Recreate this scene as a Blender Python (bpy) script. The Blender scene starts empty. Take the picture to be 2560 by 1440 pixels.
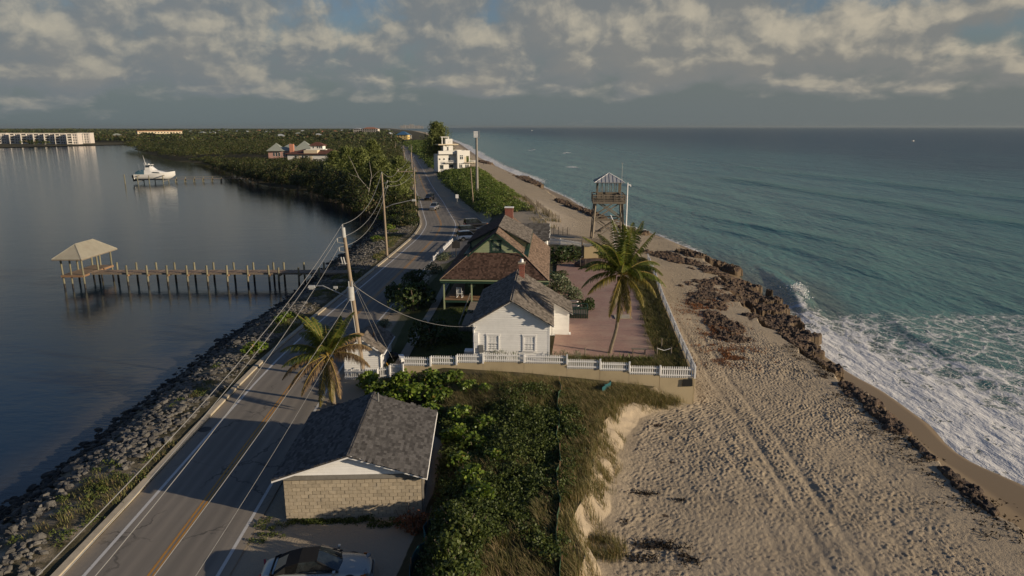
import bpy, math, random
import numpy as np
from mathutils import Vector, Matrix

# ------------------------------------------------------------------ camera, sky, sun, exposure
scene = bpy.context.scene
COL = scene.collection
CAM_H = 20.0
cam_data = bpy.data.cameras.new('camera')
cam_data.sensor_width = 36.0
cam_data.lens = 24.0
cam_data.clip_start = 0.5
cam_data.clip_end = 90000.0
cam = bpy.data.objects.new('camera', cam_data)
cam.location = (0.0, 0.0, CAM_H)
PITCH = math.atan(403 / (2560 * 24 / 36))
cam.rotation_euler = (math.pi / 2 - PITCH, 0.0, 0.0)
COL.objects.link(cam)
scene.camera = cam

SUN_EL = math.radians(15.0)
SUN_AZ = math.radians(110.0)          # measured from +Y (straight ahead) towards +X (the sea)
sun_dir = Vector((math.sin(SUN_AZ) * math.cos(SUN_EL), math.cos(SUN_AZ) * math.cos(SUN_EL), math.sin(SUN_EL)))
sd = bpy.data.lights.new('sun', 'SUN')
sd.energy = 5.0
sd.angle = math.radians(0.6)
sd.color = (1.0, 0.83, 0.62)
sun = bpy.data.objects.new('sun', sd)
sun.rotation_euler = (-sun_dir).to_track_quat('-Z', 'Y').to_euler()
sun.location = (60, -30, 60)
COL.objects.link(sun)

scene.view_settings.view_transform = 'Standard'
scene.view_settings.look = 'None'
scene.view_settings.exposure = 0.16
scene.view_settings.gamma = 1.0
scene.view_settings.use_curve_mapping = False
scene.cycles.use_denoising = True
scene.cycles.max_bounces = 5
scene.cycles.diffuse_bounces = 2
scene.cycles.glossy_bounces = 2
scene.cycles.transmission_bounces = 3
scene.cycles.transparent_max_bounces = 6
scene.cycles.volume_bounces = 0
scene.cycles.caustics_reflective = False
scene.cycles.caustics_refractive = False


class NT:
    """short-hand for wiring shader nodes"""
    def __init__(self, tree):
        self.t = tree
        self.n = tree.nodes
        self.l = tree.links

    def put(self, node, key, val):
        sock = node.inputs[key]
        if isinstance(val, bpy.types.NodeSocket):
            self.l.new(val, sock)
        else:
            if sock.type in ('RGBA',) and len(val) == 3:
                val = (*val, 1.0)
            sock.default_value = val

    def node(self, typ, out=0, props=None, **inp):
        nd = self.n.new(typ)
        for k, v in (props or {}).items():
            setattr(nd, k, v)
        for k, v in inp.items():
            key = k.replace('_', ' ') if isinstance(k, str) else k
            if key[0] == 'i' and key[1:].isdigit():
                key = int(key[1:])
            self.put(nd, key, v)
        return nd.outputs[out]

    def m(self, op, a, b=0.0, c=0.0, clamp=False):
        nd = self.n.new('ShaderNodeMath')
        nd.operation = op
        nd.use_clamp = clamp
        self.put(nd, 0, a)
        self.put(nd, 1, b)
        if op in ('MULTIPLY_ADD', 'SMOOTH_MIN', 'SMOOTH_MAX', 'COMPARE'):
            self.put(nd, 2, c)
        return nd.outputs[0]

    def ss(self, x, a, b):
        nd = self.n.new('ShaderNodeMapRange')
        nd.interpolation_type = 'SMOOTHSTEP'
        self.put(nd, 0, x)
        self.put(nd, 1, a)
        self.put(nd, 2, b)
        return nd.outputs[0]

    def mix(self, f, a, b, blend='MIX'):
        nd = self.n.new('ShaderNodeMix')
        nd.data_type = 'RGBA'
        nd.blend_type = blend
        self.put(nd, 0, f)
        self.put(nd, 6, a)
        self.put(nd, 7, b)
        return nd.outputs[2]

    def noise(self, vec, scale, detail=4.0, rough=0.55, dist=0.0, out=0):
        nd = self.n.new('ShaderNodeTexNoise')
        if vec is not None:
            self.l.new(vec, nd.inputs['Vector'])
        nd.inputs['Scale'].default_value = scale
        nd.inputs['Detail'].default_value = detail
        nd.inputs['Roughness'].default_value = rough
        nd.inputs['Distortion'].default_value = dist
        return nd.outputs[out]

    def vec(self, x, y, z):
        nd = self.n.new('ShaderNodeCombineXYZ')
        self.put(nd, 0, x)
        self.put(nd, 1, y)
        self.put(nd, 2, z)
        return nd.outputs[0]

    def vm(self, op, a, b=(0, 0, 0)):
        nd = self.n.new('ShaderNodeVectorMath')
        nd.operation = op
        self.put(nd, 0, a)
        if op == 'SCALE':
            self.put(nd, 'Scale', b)
        else:
            self.put(nd, 1, b)
        return nd.outputs[0]

    def attr(self, name):
        nd = self.n.new('ShaderNodeAttribute')
        nd.attribute_name = name
        return nd.outputs['Fac']

    def pos(self):
        return self.n.new('ShaderNodeNewGeometry').outputs['Position']

    def obj(self):
        return self.n.new('ShaderNodeTexCoord').outputs['Object']

    def bump(self, h, strength=0.5, dist=0.05):
        nd = self.n.new('ShaderNodeBump')
        nd.inputs['Strength'].default_value = strength
        nd.inputs['Distance'].default_value = dist
        self.l.new(h, nd.inputs['Height'])
        return nd.outputs[0]


world = bpy.data.worlds.new('World')
scene.world = world
world.use_nodes = True
wt = NT(world.node_tree)
world.node_tree.nodes.clear()
SKY_STRENGTH = 0.076
sky = wt.n.new('ShaderNodeTexSky')
sky.sky_type = 'NISHITA'
sky.sun_disc = False
sky.sun_elevation = SUN_EL
sky.sun_rotation = SUN_AZ
sky.air_density = 1.4
sky.dust_density = 1.2
sky.ozone_density = 2.0
gen = wt.n.new('ShaderNodeTexCoord').outputs['Generated']
sep = wt.n.new('ShaderNodeSeparateXYZ')
wt.l.new(gen, sep.inputs[0])
dx, dy, dz = sep.outputs
el = wt.m('MAXIMUM', dz, 0.0)
az = wt.m('ARCTAN2', dx, dy)
den = wt.m('ADD', el, 0.075)
qx = wt.m('MULTIPLY', az, 5.4)
qy = wt.m('MULTIPLY', wt.m('LOGARITHM', den, math.e), 1.35)
q = wt.vec(qx, qy, 3.7)
warp = wt.noise(q, 3.0, 3, 0.5, out=1)
qw = wt.vm('ADD', q, wt.vm('SCALE', wt.vm('SUBTRACT', warp, (0.5, 0.5, 0.5)), 0.16))
warm_side = wt.ss(az, -0.45, 0.75)


def cloud_density(vec):
    bank = wt.noise(wt.vm('MULTIPLY', vec, (0.6, 1.7, 1.0)), 0.85, 2, 0.5)
    puff = wt.noise(vec, 2.5, 8, 0.53)
    return wt.m('ADD', wt.m('MULTIPLY', bank, 0.62), wt.m('MULTIPLY', puff, 0.58))


d0 = cloud_density(qw)
d1 = cloud_density(wt.vm('ADD', qw, (0.065, 0.105, 0.0)))
edge_n = wt.noise(wt.vec(wt.m('MULTIPLY', az, 3.1), 1.7, 0.0), 1.0, 4, 0.6)
ele = wt.m('ADD', el, wt.m('MULTIPLY', wt.m('SUBTRACT', edge_n, 0.45), 0.055))
rise = wt.m('ADD', wt.m('MULTIPLY', wt.ss(ele, -0.005, 0.068), 0.29), wt.m('MULTIPLY', wt.ss(el, 0.09, 0.16), 0.045))
cover = wt.m('SUBTRACT', rise, wt.m('MULTIPLY', wt.ss(el, 0.20, 0.42), 0.42))
dd = wt.m('ADD', d0, cover)
alpha = wt.ss(dd, 0.755, 0.905)
lit = wt.ss(wt.m('SUBTRACT', d0, d1), -0.03, 0.13)
fine = wt.noise(qw, 8.0, 5, 0.6)
lit = wt.m('MULTIPLY', lit, wt.m('ADD', 0.45, wt.m('MULTIPLY', fine, 0.95)), clamp=True)
thick = wt.ss(dd, 0.86, 1.05)
lowfade = wt.ss(el, 0.0, 0.10)
grey = wt.mix(thick, (2.05, 2.32, 2.48), (2.5, 2.58, 2.55))
grey = wt.mix(wt.m('MULTIPLY', warm_side, 0.5), grey, (2.95, 2.75, 2.35))
bright = wt.mix(warm_side, (5.2, 4.75, 3.8), (5.9, 5.2, 4.0))
ccol = wt.mix(wt.m('MULTIPLY', lit, wt.m('ADD', 0.45, wt.m('MULTIPLY', lowfade, 0.55))), grey, bright)
skyc = wt.mix(1.0, sky.outputs[0], (0.60, 0.70, 0.98), 'MULTIPLY')
airband = wt.m('SUBTRACT', 1.0, wt.ss(el, 0.02, 0.16))
skyc = wt.mix(wt.m('MULTIPLY', airband, 0.9), skyc, wt.mix(warm_side, (1.60, 2.02, 2.16), (1.82, 2.08, 2.12)))
total = wt.mix(wt.m('MULTIPLY', alpha, 0.93), skyc, ccol)
bg = wt.n.new('ShaderNodeBackground')
bg.inputs['Strength'].default_value = SKY_STRENGTH
wt.l.new(total, bg.inputs['Color'])
wout = wt.n.new('ShaderNodeOutputWorld')
wt.l.new(bg.outputs[0], wout.inputs['Surface'])

# ------------------------------------------------------------------ helpers
FPX = 2560 * 24 / 36
SP, CP = math.sin(PITCH), math.cos(PITCH)
rng = np.random.default_rng(7)
random.seed(11)


def G(px, py, z=0.0):
    """survey: a point of known height z sighted at a pixel of the photograph"""
    u = (px - 1280) / FPX
    v = (py - 720) / FPX
    t = (CAM_H - z) / (SP + v * CP)
    return Vector((u * t, t * (CP - v * SP), z))


def GY(px, py, Y):
    """survey: a point at known distance Y sighted at a pixel"""
    u = (px - 1280) / FPX
    v = (py - 720) / FPX
    t = Y / (CP - v * SP)
    return Vector((u * t, Y, CAM_H - t * (SP + v * CP)))


def link(ob, parent=None):
    COL.objects.link(ob)
    if parent is not None:
        ob.parent = parent
    return ob


def tag(ob, label=None, cat=None, group=None, kind=None):
    if label:
        ob['label'] = label
    if cat:
        ob['category'] = cat
    if group:
        ob['group'] = group
    if kind:
        ob['kind'] = kind
    return ob


def empty(name, loc=(0, 0, 0), rz=0.0, label=None, cat=None, group=None):
    e = bpy.data.objects.new(name, None)
    e.empty_display_size = 0.3
    e.location = loc
    e.rotation_euler = (0, 0, rz)
    COL.objects.link(e)
    return tag(e, label, cat, group)


def inst(name, mesh, parent=None, loc=(0, 0, 0), rot=(0, 0, 0), scale=(1, 1, 1)):
    o = bpy.data.objects.new(name, mesh)
    o.location = loc
    o.rotation_euler = rot
    o.scale = scale
    return link(o, parent)


class MB:
    """collects vertices and faces of one mesh"""
    def __init__(self):
        self.v = []
        self.f = []
        self.mi = []

    def add(self, vs, fs, mi=0):
        k = len(self.v)
        self.v.extend([tuple(p) for p in vs])
        for f in fs:
            self.f.append(tuple(i + k for i in f))
            self.mi.append(mi)
        return self

    def box(self, c, s, rz=0.0, mi=0, taper=1.0, M=None):
        x, y, z = s[0] / 2, s[1] / 2, s[2] / 2
        t = taper
        P = [(-x, -y, -z), (x, -y, -z), (x, y, -z), (-x, y, -z), (-x * t, -y * t, z), (x * t, -y * t, z), (x * t, y * t, z), (-x * t, y * t, z)]
        cr, sr = math.cos(rz), math.sin(rz)
        Q = []
        for p in P:
            if M is not None:
                w = M @ Vector(p)
                Q.append((w.x + c[0], w.y + c[1], w.z + c[2]))
            else:
                Q.append((p[0] * cr - p[1] * sr + c[0], p[0] * sr + p[1] * cr + c[1], p[2] + c[2]))
        return self.add(Q, [(0, 3, 2, 1), (4, 5, 6, 7), (0, 1, 5, 4), (1, 2, 6, 5), (2, 3, 7, 6), (3, 0, 4, 7)], mi)

    def span(self, x0, x1, y0, y1, z0, z1, mi=0):
        return self.box(((x0 + x1) / 2, (y0 + y1) / 2, (z0 + z1) / 2), (x1 - x0, y1 - y0, z1 - z0), mi=mi)

    def tube(self, pts, rad, n=8, mi=0, cap=True):
        pts = [Vector(p) for p in pts]
        if not hasattr(rad, '__len__'):
            rad = [rad] * len(pts)
        rings = []
        up = Vector((0, 0, 1))
        prev = None
        for i, p in enumerate(pts):
            a = pts[max(i - 1, 0)]
            b = pts[min(i + 1, len(pts) - 1)]
            d = (b - a)
            if d.length < 1e-9:
                d = Vector((0, 0, 1))
            d.normalize()
            ref = prev if prev is not None else (Vector((1, 0, 0)) if abs(d.z) > 0.95 else up)
            s = d.cross(ref)
            if s.length < 1e-6:
                s = d.cross(Vector((0, 1, 0)))
            s.normalize()
            t = s.cross(d)
            prev = t
            rings.append([p + (s * math.cos(2 * math.pi * k / n) + t * math.sin(2 * math.pi * k / n)) * rad[i] for k in range(n)])
        vs = [v for r in rings for v in r]
        fs = []
        for i in range(len(rings) - 1):
            for k in range(n):
                a = i * n + k
                b = i * n + (k + 1) % n
                fs.append((a, a + n, b + n, b))
        if cap:
            fs.append(tuple(range(n)))
            fs.append(tuple((len(rings) - 1) * n + k for k in reversed(range(n))))
        return self.add(vs, fs, mi)

    def bar(self, a, b, w, h=None, mi=0):
        """a straight timber of w x h section from a to b"""
        a, b = Vector(a), Vector(b)
        h = h or w
        d = b - a
        L = d.length
        d.normalize()
        s = d.cross(Vector((0, 0, 1)))
        if s.length < 1e-5:
            s = Vector((1, 0, 0))
        s.normalize()
        t = s.cross(d)
        R = Matrix((s, d, t)).transposed()
        return self.box((a + b) / 2, (w, L, h), mi=mi, M=R)

    def prism(self, poly, d, mi=0):
        """polygon of 3-D points pushed by vector d"""
        n = len(poly)
        P = [Vector(p) for p in poly]
        D = Vector(d)
        vs = P + [p + D for p in P]
        fs = [tuple(range(n))[::-1], tuple(range(n, 2 * n))]
        for i in range(n):
            j = (i + 1) % n
            fs.append((i, j, j + n, i + n))
        return self.add(vs, fs, mi)

    def mesh(self, name, mats, smooth=False):
        me = bpy.data.meshes.new(name)
        me.from_pydata(self.v, [], self.f)
        if not isinstance(mats, (list, tuple)):
            mats = [mats]
        for m_ in mats:
            me.materials.append(m_)
        if len(mats) > 1:
            me.polygons.foreach_set('material_index', self.mi)
        if smooth:
            me.polygons.foreach_set('use_smooth', [True] * len(self.f))
        me.update()
        return me

    def build(self, name, mats, parent=None, smooth=False, loc=(0, 0, 0), rot=(0, 0, 0)):
        return inst(name, self.mesh(name, mats, smooth), parent, loc, rot)


def np_mesh(name, V, Fq, mat, attrs=None, smooth=False, face_attrs=None):
    """mesh from numpy arrays; Fq is (n,4) or (n,3)"""
    me = bpy.data.meshes.new(name)
    V = np.ascontiguousarray(V, dtype=np.float32)
    Fq = np.ascontiguousarray(Fq, dtype=np.int32)
    k = Fq.shape[1]
    me.vertices.add(len(V))
    me.vertices.foreach_set('co', V.ravel())
    me.loops.add(Fq.size)
    me.loops.foreach_set('vertex_index', Fq.ravel())
    me.polygons.add(len(Fq))
    me.polygons.foreach_set('loop_start', np.arange(len(Fq), dtype=np.int32) * k)
    me.update(calc_edges=True)
    me.polygons.foreach_set('use_smooth', np.full(len(Fq), bool(smooth)))
    for nm, arr in (attrs or {}).items():
        a = me.attributes.new(nm, 'FLOAT', 'POINT')
        a.data.foreach_set('value', np.ascontiguousarray(arr, dtype=np.float32))
    for nm, arr in (face_attrs or {}).items():
        a = me.attributes.new(nm, 'FLOAT', 'FACE')
        a.data.foreach_set('value', np.ascontiguousarray(arr, dtype=np.float32))
    for m_ in (mat if isinstance(mat, (list, tuple)) else [mat]):
        me.materials.append(m_)
    return me


def grid_faces(nr, nc):
    i = np.arange(nr - 1)[:, None] * nc + np.arange(nc - 1)[None, :]
    i = i.ravel()
    return np.stack([i, i + 1, i + nc + 1, i + nc], 1)


def copy_tree(o, parent=None, loc=None, rz=None, scale=None):
    c = o.copy()
    COL.objects.link(c)
    c.parent = parent
    if loc is not None:
        c.location = loc
    if rz is not None:
        c.rotation_euler = (0, 0, rz)
    if scale is not None:
        c.scale = (scale, scale, scale) if not hasattr(scale, '__len__') else scale
    for ch in o.children:
        copy_tree(ch, c)
    return c


# value noise for shaping geometry
class VNoise:
    def __init__(self, seed, n=256):
        self.n = n
        self.g = np.random.default_rng(seed).random((n, n)).astype(np.float32)

    def __call__(self, x, y):
        x = np.asarray(x, dtype=np.float64)
        y = np.asarray(y, dtype=np.float64)
        xi = np.floor(x).astype(int)
        yi = np.floor(y).astype(int)
        fx = x - xi
        fy = y - yi
        fx = fx * fx * (3 - 2 * fx)
        fy = fy * fy * (3 - 2 * fy)
        n = self.n
        a = self.g[xi % n, yi % n]
        b = self.g[(xi + 1) % n, yi % n]
        c = self.g[xi % n, (yi + 1) % n]
        d = self.g[(xi + 1) % n, (yi + 1) % n]
        return (a * (1 - fx) + b * fx) * (1 - fy) + (c * (1 - fx) + d * fx) * fy

    def fbm(self, x, y, octv=4, gain=0.5):
        s = 0.0
        a = 1.0
        t = 0.0
        for o in range(octv):
            s = s + a * self(x * 2 ** o + 17.3 * o, y * 2 ** o + 5.1 * o)
            t += a
            a *= gain
        return s / t


vn = VNoise(3)
vn2 = VNoise(9)


# ------------------------------------------------------------------ materials
def matbase(name):
    m_ = bpy.data.materials.new(name)
    m_.use_nodes = True
    m_.node_tree.nodes.clear()
    t = NT(m_.node_tree)
    p = t.n.new('ShaderNodeBsdfPrincipled')
    o = t.n.new('ShaderNodeOutputMaterial')
    t.l.new(p.outputs[0], o.inputs['Surface'])
    return m_, t, p


def piece_random(t):
    info = t.n.new('ShaderNodeObjectInfo').outputs['Random']
    return t.m('FRACT', t.m('ADD', info, t.attr('tint')))


def mat(name, col, rough=0.8, var=0.12, scale=3.0, col2=None, amount=0.6, bump=0.0, bscale=20.0, spec=0.3, rand=0.0, metal=0.0, stretch=None, dirt=None):
    """a painted, wooden, stone or metal surface with mottling, wear and fine relief"""
    m_, t, p = matbase(name)
    co = t.pos()
    if stretch:
        co = t.vm('MULTIPLY', co, stretch)
    n1 = t.noise(co, scale, 5, 0.6)
    c = tuple(col)
    c2 = col2 or tuple(x * (1 - var * 2.2) for x in c)
    base = t.mix(t.m('MULTIPLY', t.ss(n1, 0.35, 0.75), amount), c, c2)
    if dirt:
        n2 = t.noise(co, scale * 0.37, 6, 0.65)
        base = t.mix(t.m('MULTIPLY', t.ss(n2, 0.5, 0.8), dirt[1]), base, dirt[0])
    if rand:
        r = piece_random(t)
        k = t.m('ADD', 1.0 - rand, t.m('MULTIPLY', r, 2 * rand))
        base = t.mix(1.0, base, t.vec(k, k, k), 'MULTIPLY')
    t.put(p, 'Base Color', base)
    p.inputs['Roughness'].default_value = rough
    p.inputs['Metallic'].default_value = metal
    p.inputs['Specular IOR Level'].default_value = spec
    if bump:
        t.l.new(t.bump(t.noise(co, bscale, 4, 0.6), 0.6, bump), p.inputs['Normal'])
    return m_


def leaf_mat(name, dark, light, dry=None, dry_amt=0.0, trans=0.35, rough=0.5):
    m_ = bpy.data.materials.new(name)
    m_.use_nodes = True
    m_.node_tree.nodes.clear()
    t = NT(m_.node_tree)
    r = t.attr('tint')
    info = t.n.new('ShaderNodeObjectInfo').outputs['Random']
    c = t.mix(r, dark, light)
    if dry:
        c = t.mix(t.m('MULTIPLY', t.ss(t.m('FRACT', t.m('MULTIPLY', r, 7.31)), 1.0 - dry_amt, 1.0 - dry_amt + 0.05), 1.0), c, dry)
    k = t.m('ADD', 0.85, t.m('MULTIPLY', info, 0.3))
    c = t.mix(1.0, c, t.vec(k, k, k), 'MULTIPLY')
    p = t.n.new('ShaderNodeBsdfPrincipled')
    t.put(p, 'Base Color', c)
    p.inputs['Roughness'].default_value = rough
    p.inputs['Specular IOR Level'].default_value = 0.25
    tr = t.n.new('ShaderNodeBsdfTranslucent')
    t.put(tr, 'Color', t.mix(1.0, c, (1.25, 1.3, 0.6), 'MULTIPLY'))
    mx = t.n.new('ShaderNodeMixShader')
    mx.inputs[0].default_value = trans
    t.l.new(p.outputs[0], mx.inputs[1])
    t.l.new(tr.outputs[0], mx.inputs[2])
    o = t.n.new('ShaderNodeOutputMaterial')
    t.l.new(mx.outputs[0], o.inputs['Surface'])
    return m_


M = {}


def make_materials():
    # sand
    for nm, near in (('sand', True), ('sand_far', False)):
        m_, t, p = matbase(nm)
        po = t.pos()
        wet = t.attr('wet')
        n = t.noise(po, 0.35, 6, 0.6)
        n2 = t.noise(po, 9.0, 4, 0.7)
        c = t.mix(t.ss(n, 0.3, 0.75), (0.365, 0.298, 0.208), (0.300, 0.243, 0.166))
        c = t.mix(t.m('MULTIPLY', n2, 0.35), c, (0.23, 0.182, 0.124))
        c = t.mix(t.attr('pale'), c, (0.50, 0.42, 0.32))
        weed = t.attr('weed')
        wn = t.noise(po, 1.6, 7, 0.72)
        c = t.mix(t.ss(t.m('ADD', t.m('MULTIPLY', wn, 0.9), t.m('MULTIPLY', weed, 0.6)), 0.80, 0.88), c, (0.045, 0.03, 0.02))
        c = t.mix(wet, c, (0.205, 0.148, 0.082))
        t.put(p, 'Base Color', c)
        t.put(p, 'Roughness', t.m('SUBTRACT', 0.9, t.m('MULTIPLY', wet, 0.45)))
        p.inputs['Specular IOR Level'].default_value = 0.25
        sc = t.m('SUBTRACT', 1.0, wet)
        h = t.m('ADD', t.m('MULTIPLY', t.noise(po, 2.3, 5, 0.65), 0.7), t.m('MULTIPLY', t.noise(po, 14.0, 3, 0.6), 0.3))
        b = t.n.new('ShaderNodeBump')
        t.l.new(sc, b.inputs['Strength'])
        b.inputs['Distance'].default_value = 0.10 if near else 0.35
        t.l.new(h, b.inputs['Height'])
        t.l.new(b.outputs[0], p.inputs['Normal'])
        M[nm] = m_
    # land
    m_, t, p = matbase('land_soil')
    po = t.pos()
    n = t.noise(po, 0.5, 7, 0.65)
    c = t.mix(t.ss(n, 0.35, 0.7), (0.055, 0.050, 0.026), (0.10, 0.085, 0.05))
    c = t.mix(t.ss(t.m('ADD', t.attr('sandy'), t.m('MULTIPLY', t.m('SUBTRACT', n, 0.5), 0.9)), 0.35, 0.65), c, (0.33, 0.275, 0.20))
    c = t.mix(t.attr('lawn'), c, (0.055, 0.065, 0.022))
    t.put(p, 'Base Color', c)
    p.inputs['Roughness'].default_value = 0.95
    p.inputs['Specular IOR Level'].default_value = 0.1
    t.l.new(t.bump(t.noise(po, 6.0, 5, 0.7), 0.9, 0.08), p.inputs['Normal'])
    M['land'] = m_
    # asphalt
    m_, t, p = matbase('asphalt')
    po = t.pos()
    sx = t.vm('MULTIPLY', po, (1.0, 0.07, 1.0))
    n = t.noise(sx, 1.1, 6, 0.6)
    n2 = t.noise(po, 40.0, 3, 0.7)
    c = t.mix(t.ss(n, 0.3, 0.7), (0.228, 0.200, 0.162), (0.158, 0.142, 0.118))
    c = t.mix(t.m('MULTIPLY', t.ss(t.noise(po, 0.9, 6, 0.7), 0.6, 0.8), 0.5), c, (0.075, 0.07, 0.065))
    c = t.mix(t.m('MULTIPLY', n2, 0.3), c, (0.24, 0.22, 0.19))
    off = t.attr('offset')
    lane = t.m('ABSOLUTE', t.m('SUBTRACT', t.m('ABSOLUTE', off), 1.55))
    wheel = t.m('SUBTRACT', 1.0, t.ss(t.m('ABSOLUTE', t.m('SUBTRACT', lane, 0.72)), 0.08, 0.42))
    c = t.mix(t.m('MULTIPLY', wheel, 0.30), c, (0.095, 0.088, 0.078))
    oil = t.m('SUBTRACT', 1.0, t.ss(lane, 0.05, 0.40))
    c = t.mix(t.m('MULTIPLY', oil, 0.22), c, (0.060, 0.058, 0.056))
    vc = t.n.new('ShaderNodeTexVoronoi')
    vc.feature = 'DISTANCE_TO_EDGE'
    vc.inputs['Scale'].default_value = 0.22
    t.l.new(t.vm('ADD', po, t.vm('SCALE', t.noise(po, 0.9, 5, 0.6, out=1), 1.6)), vc.inputs['Vector'])
    crack = t.m('MULTIPLY', t.m('SUBTRACT', 1.0, t.ss(vc.outputs[0], 0.004, 0.018)), t.ss(t.noise(po, 0.17, 3, 0.5), 0.45, 0.6))
    c = t.mix(t.m('MULTIPLY', crack, 0.65), c, (0.03, 0.029, 0.028))
    dust = t.m('MULTIPLY', t.ss(t.m('ADD', t.m('ABSOLUTE', t.m('ADD', off, 0.22)), t.m('MULTIPLY', t.noise(po, 1.4, 6, 0.7), 1.2)), 3.55, 4.5), 0.75)
    c = t.mix(dust, c, (0.27, 0.225, 0.165))
    t.put(p, 'Base Color', c)
    p.inputs['Roughness'].default_value = 0.85
    p.inputs['Specular IOR Level'].default_value = 0.25
    t.l.new(t.bump(n2, 0.5, 0.01), p.inputs['Normal'])
    M['asphalt'] = m_

    def paint(nm, col, thin):
        m_, t, p = matbase(nm)
        po = t.pos()
        w = t.ss(t.noise(po, 5.0, 6, 0.75), 0.50 + thin, 0.66 + thin)
        t.put(p, 'Base Color', t.mix(t.m('MULTIPLY', w, 0.75), col, (0.15, 0.14, 0.12)))
        p.inputs['Roughness'].default_value = 0.7
        M[nm] = m_
    paint('paint_white', (0.50, 0.49, 0.46), 0.04)
    paint('paint_yellow', (0.42, 0.20, 0.028), 0.0)
    # water of the lagoon
    m_, t, p = matbase('lagoon')
    po = t.pos()
    n = t.noise(t.vm('MULTIPLY', po, (0.02, 0.035, 1)), 1.0, 4, 0.6)
    shallow = t.attr('shallow')
    sn = t.noise(t.vm('MULTIPLY', po, (0.10, 0.04, 1)), 1.0, 5, 0.65)
    c = t.mix(t.ss(n, 0.35, 0.7), (0.006, 0.017, 0.030), (0.010, 0.020, 0.028))
    c = t.mix(t.m('MULTIPLY', t.ss(t.m('ADD', t.m('MULTIPLY', shallow, 0.75), t.m('MULTIPLY', t.m('SUBTRACT', sn, 0.5), 1.3)), 0.25, 0.95), 0.8), c, (0.085, 0.070, 0.046))
    t.put(p, 'Base Color', c)
    p.inputs['Roughness'].default_value = 0.09
    p.inputs['IOR'].default_value = 1.333
    h = t.m('ADD', t.noise(t.vm('MULTIPLY', po, (0.9, 2.2, 1)), 1.0, 4, 0.6), t.m('MULTIPLY', t.noise(t.vm('MULTIPLY', po, (0.16, 0.35, 1)), 1.0, 3, 0.5), 1.5))
    t.l.new(t.bump(h, 0.30, 0.07), p.inputs['Normal'])
    M['lagoon'] = m_
    # sea
    m_, t, p = matbase('sea_water')
    po = t.pos()
    d = t.attr('depth')
    foam = t.attr('foam')
    big = t.noise(t.vm('MULTIPLY', po, (0.012, 0.006, 1)), 1.0, 4, 0.6)
    dn = t.m('ADD', d, t.m('MULTIPLY', t.m('SUBTRACT', big, 0.5), 0.5))
    c = t.mix(t.ss(dn, -0.06, 0.05), (0.110, 0.122, 0.088), (0.066, 0.172, 0.152))
    c = t.mix(t.ss(dn, 0.15, 0.55), c, (0.042, 0.140, 0.138))
    c = t.mix(t.ss(dn, 0.50, 1.0), c, (0.008, 0.042, 0.060))
    c = t.mix(t.m('MULTIPLY', t.attr('crest'), 0.8), c, (0.030, 0.150, 0.110))
    wp = t.vm('ADD', po, t.vm('SCALE', t.noise(po, 0.5, 4, 0.6, out=1), 2.2))
    vor = t.n.new('ShaderNodeTexVoronoi')
    vor.feature = 'DISTANCE_TO_EDGE'
    vor.inputs['Scale'].default_value = 0.55
    t.l.new(t.vm('MULTIPLY', wp, (1.0, 0.65, 1.0)), vor.inputs['Vector'])
    vor2 = t.n.new('ShaderNodeTexVoronoi')
    vor2.feature = 'DISTANCE_TO_EDGE'
    vor2.inputs['Scale'].default_value = 1.7
    t.l.new(wp, vor2.inputs['Vector'])
    net = t.m('SUBTRACT', 1.0, t.m('MINIMUM', t.m('MULTIPLY', vor.outputs[0], 3.2), t.m('ADD', 0.12, t.m('MULTIPLY', vor2.outputs[0], 4.0))))
    fn = t.noise(wp, 0.8, 7, 0.68)
    fv = t.m('ADD', t.m('ADD', t.m('MULTIPLY', net, 0.42), t.m('MULTIPLY', fn, 0.75)), t.m('MULTIPLY', t.m('SUBTRACT', foam, 1.0), 1.0))
    fm = t.ss(fv, 0.21, 0.51)
    c = t.mix(t.m('MULTIPLY', fm, 0.96), c, (0.62, 0.61, 0.585))
    t.put(p, 'Base Color', c)
    t.put(p, 'Roughness', t.m('ADD', t.m('ADD', 0.18, t.m('MULTIPLY', d, 0.16)), t.m('MULTIPLY', fm, 0.6)))
    p.inputs['IOR'].default_value = 1.333
    h = t.m('ADD', t.noise(t.vm('MULTIPLY', po, (0.75, 0.32, 1)), 1.0, 6, 0.62), t.m('MULTIPLY', t.noise(t.vm('MULTIPLY', po, (0.09, 0.028, 1)), 1.0, 4, 0.6), 4.0))
    h = t.m('ADD', h, t.m('MULTIPLY', fm, 0.35))
    t.l.new(t.bump(h, 0.85, 0.55), p.inputs['Normal'])
    M['sea'] = m_


make_materials()
# ------------------------------------------------------------------ the lie of the land
def curve_fn(pts, smooth=3.0):
    ys = np.array([p[0] for p in pts], float)
    xs = np.array([p[1] for p in pts], float)

    def f(y):
        y = np.asarray(y, float)
        w = np.maximum(smooth, y * 0.03)
        return (np.interp(y - w, ys, xs) + 2 * np.interp(y, ys, xs) + np.interp(y + w, ys, xs)) / 4
    return f


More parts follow.
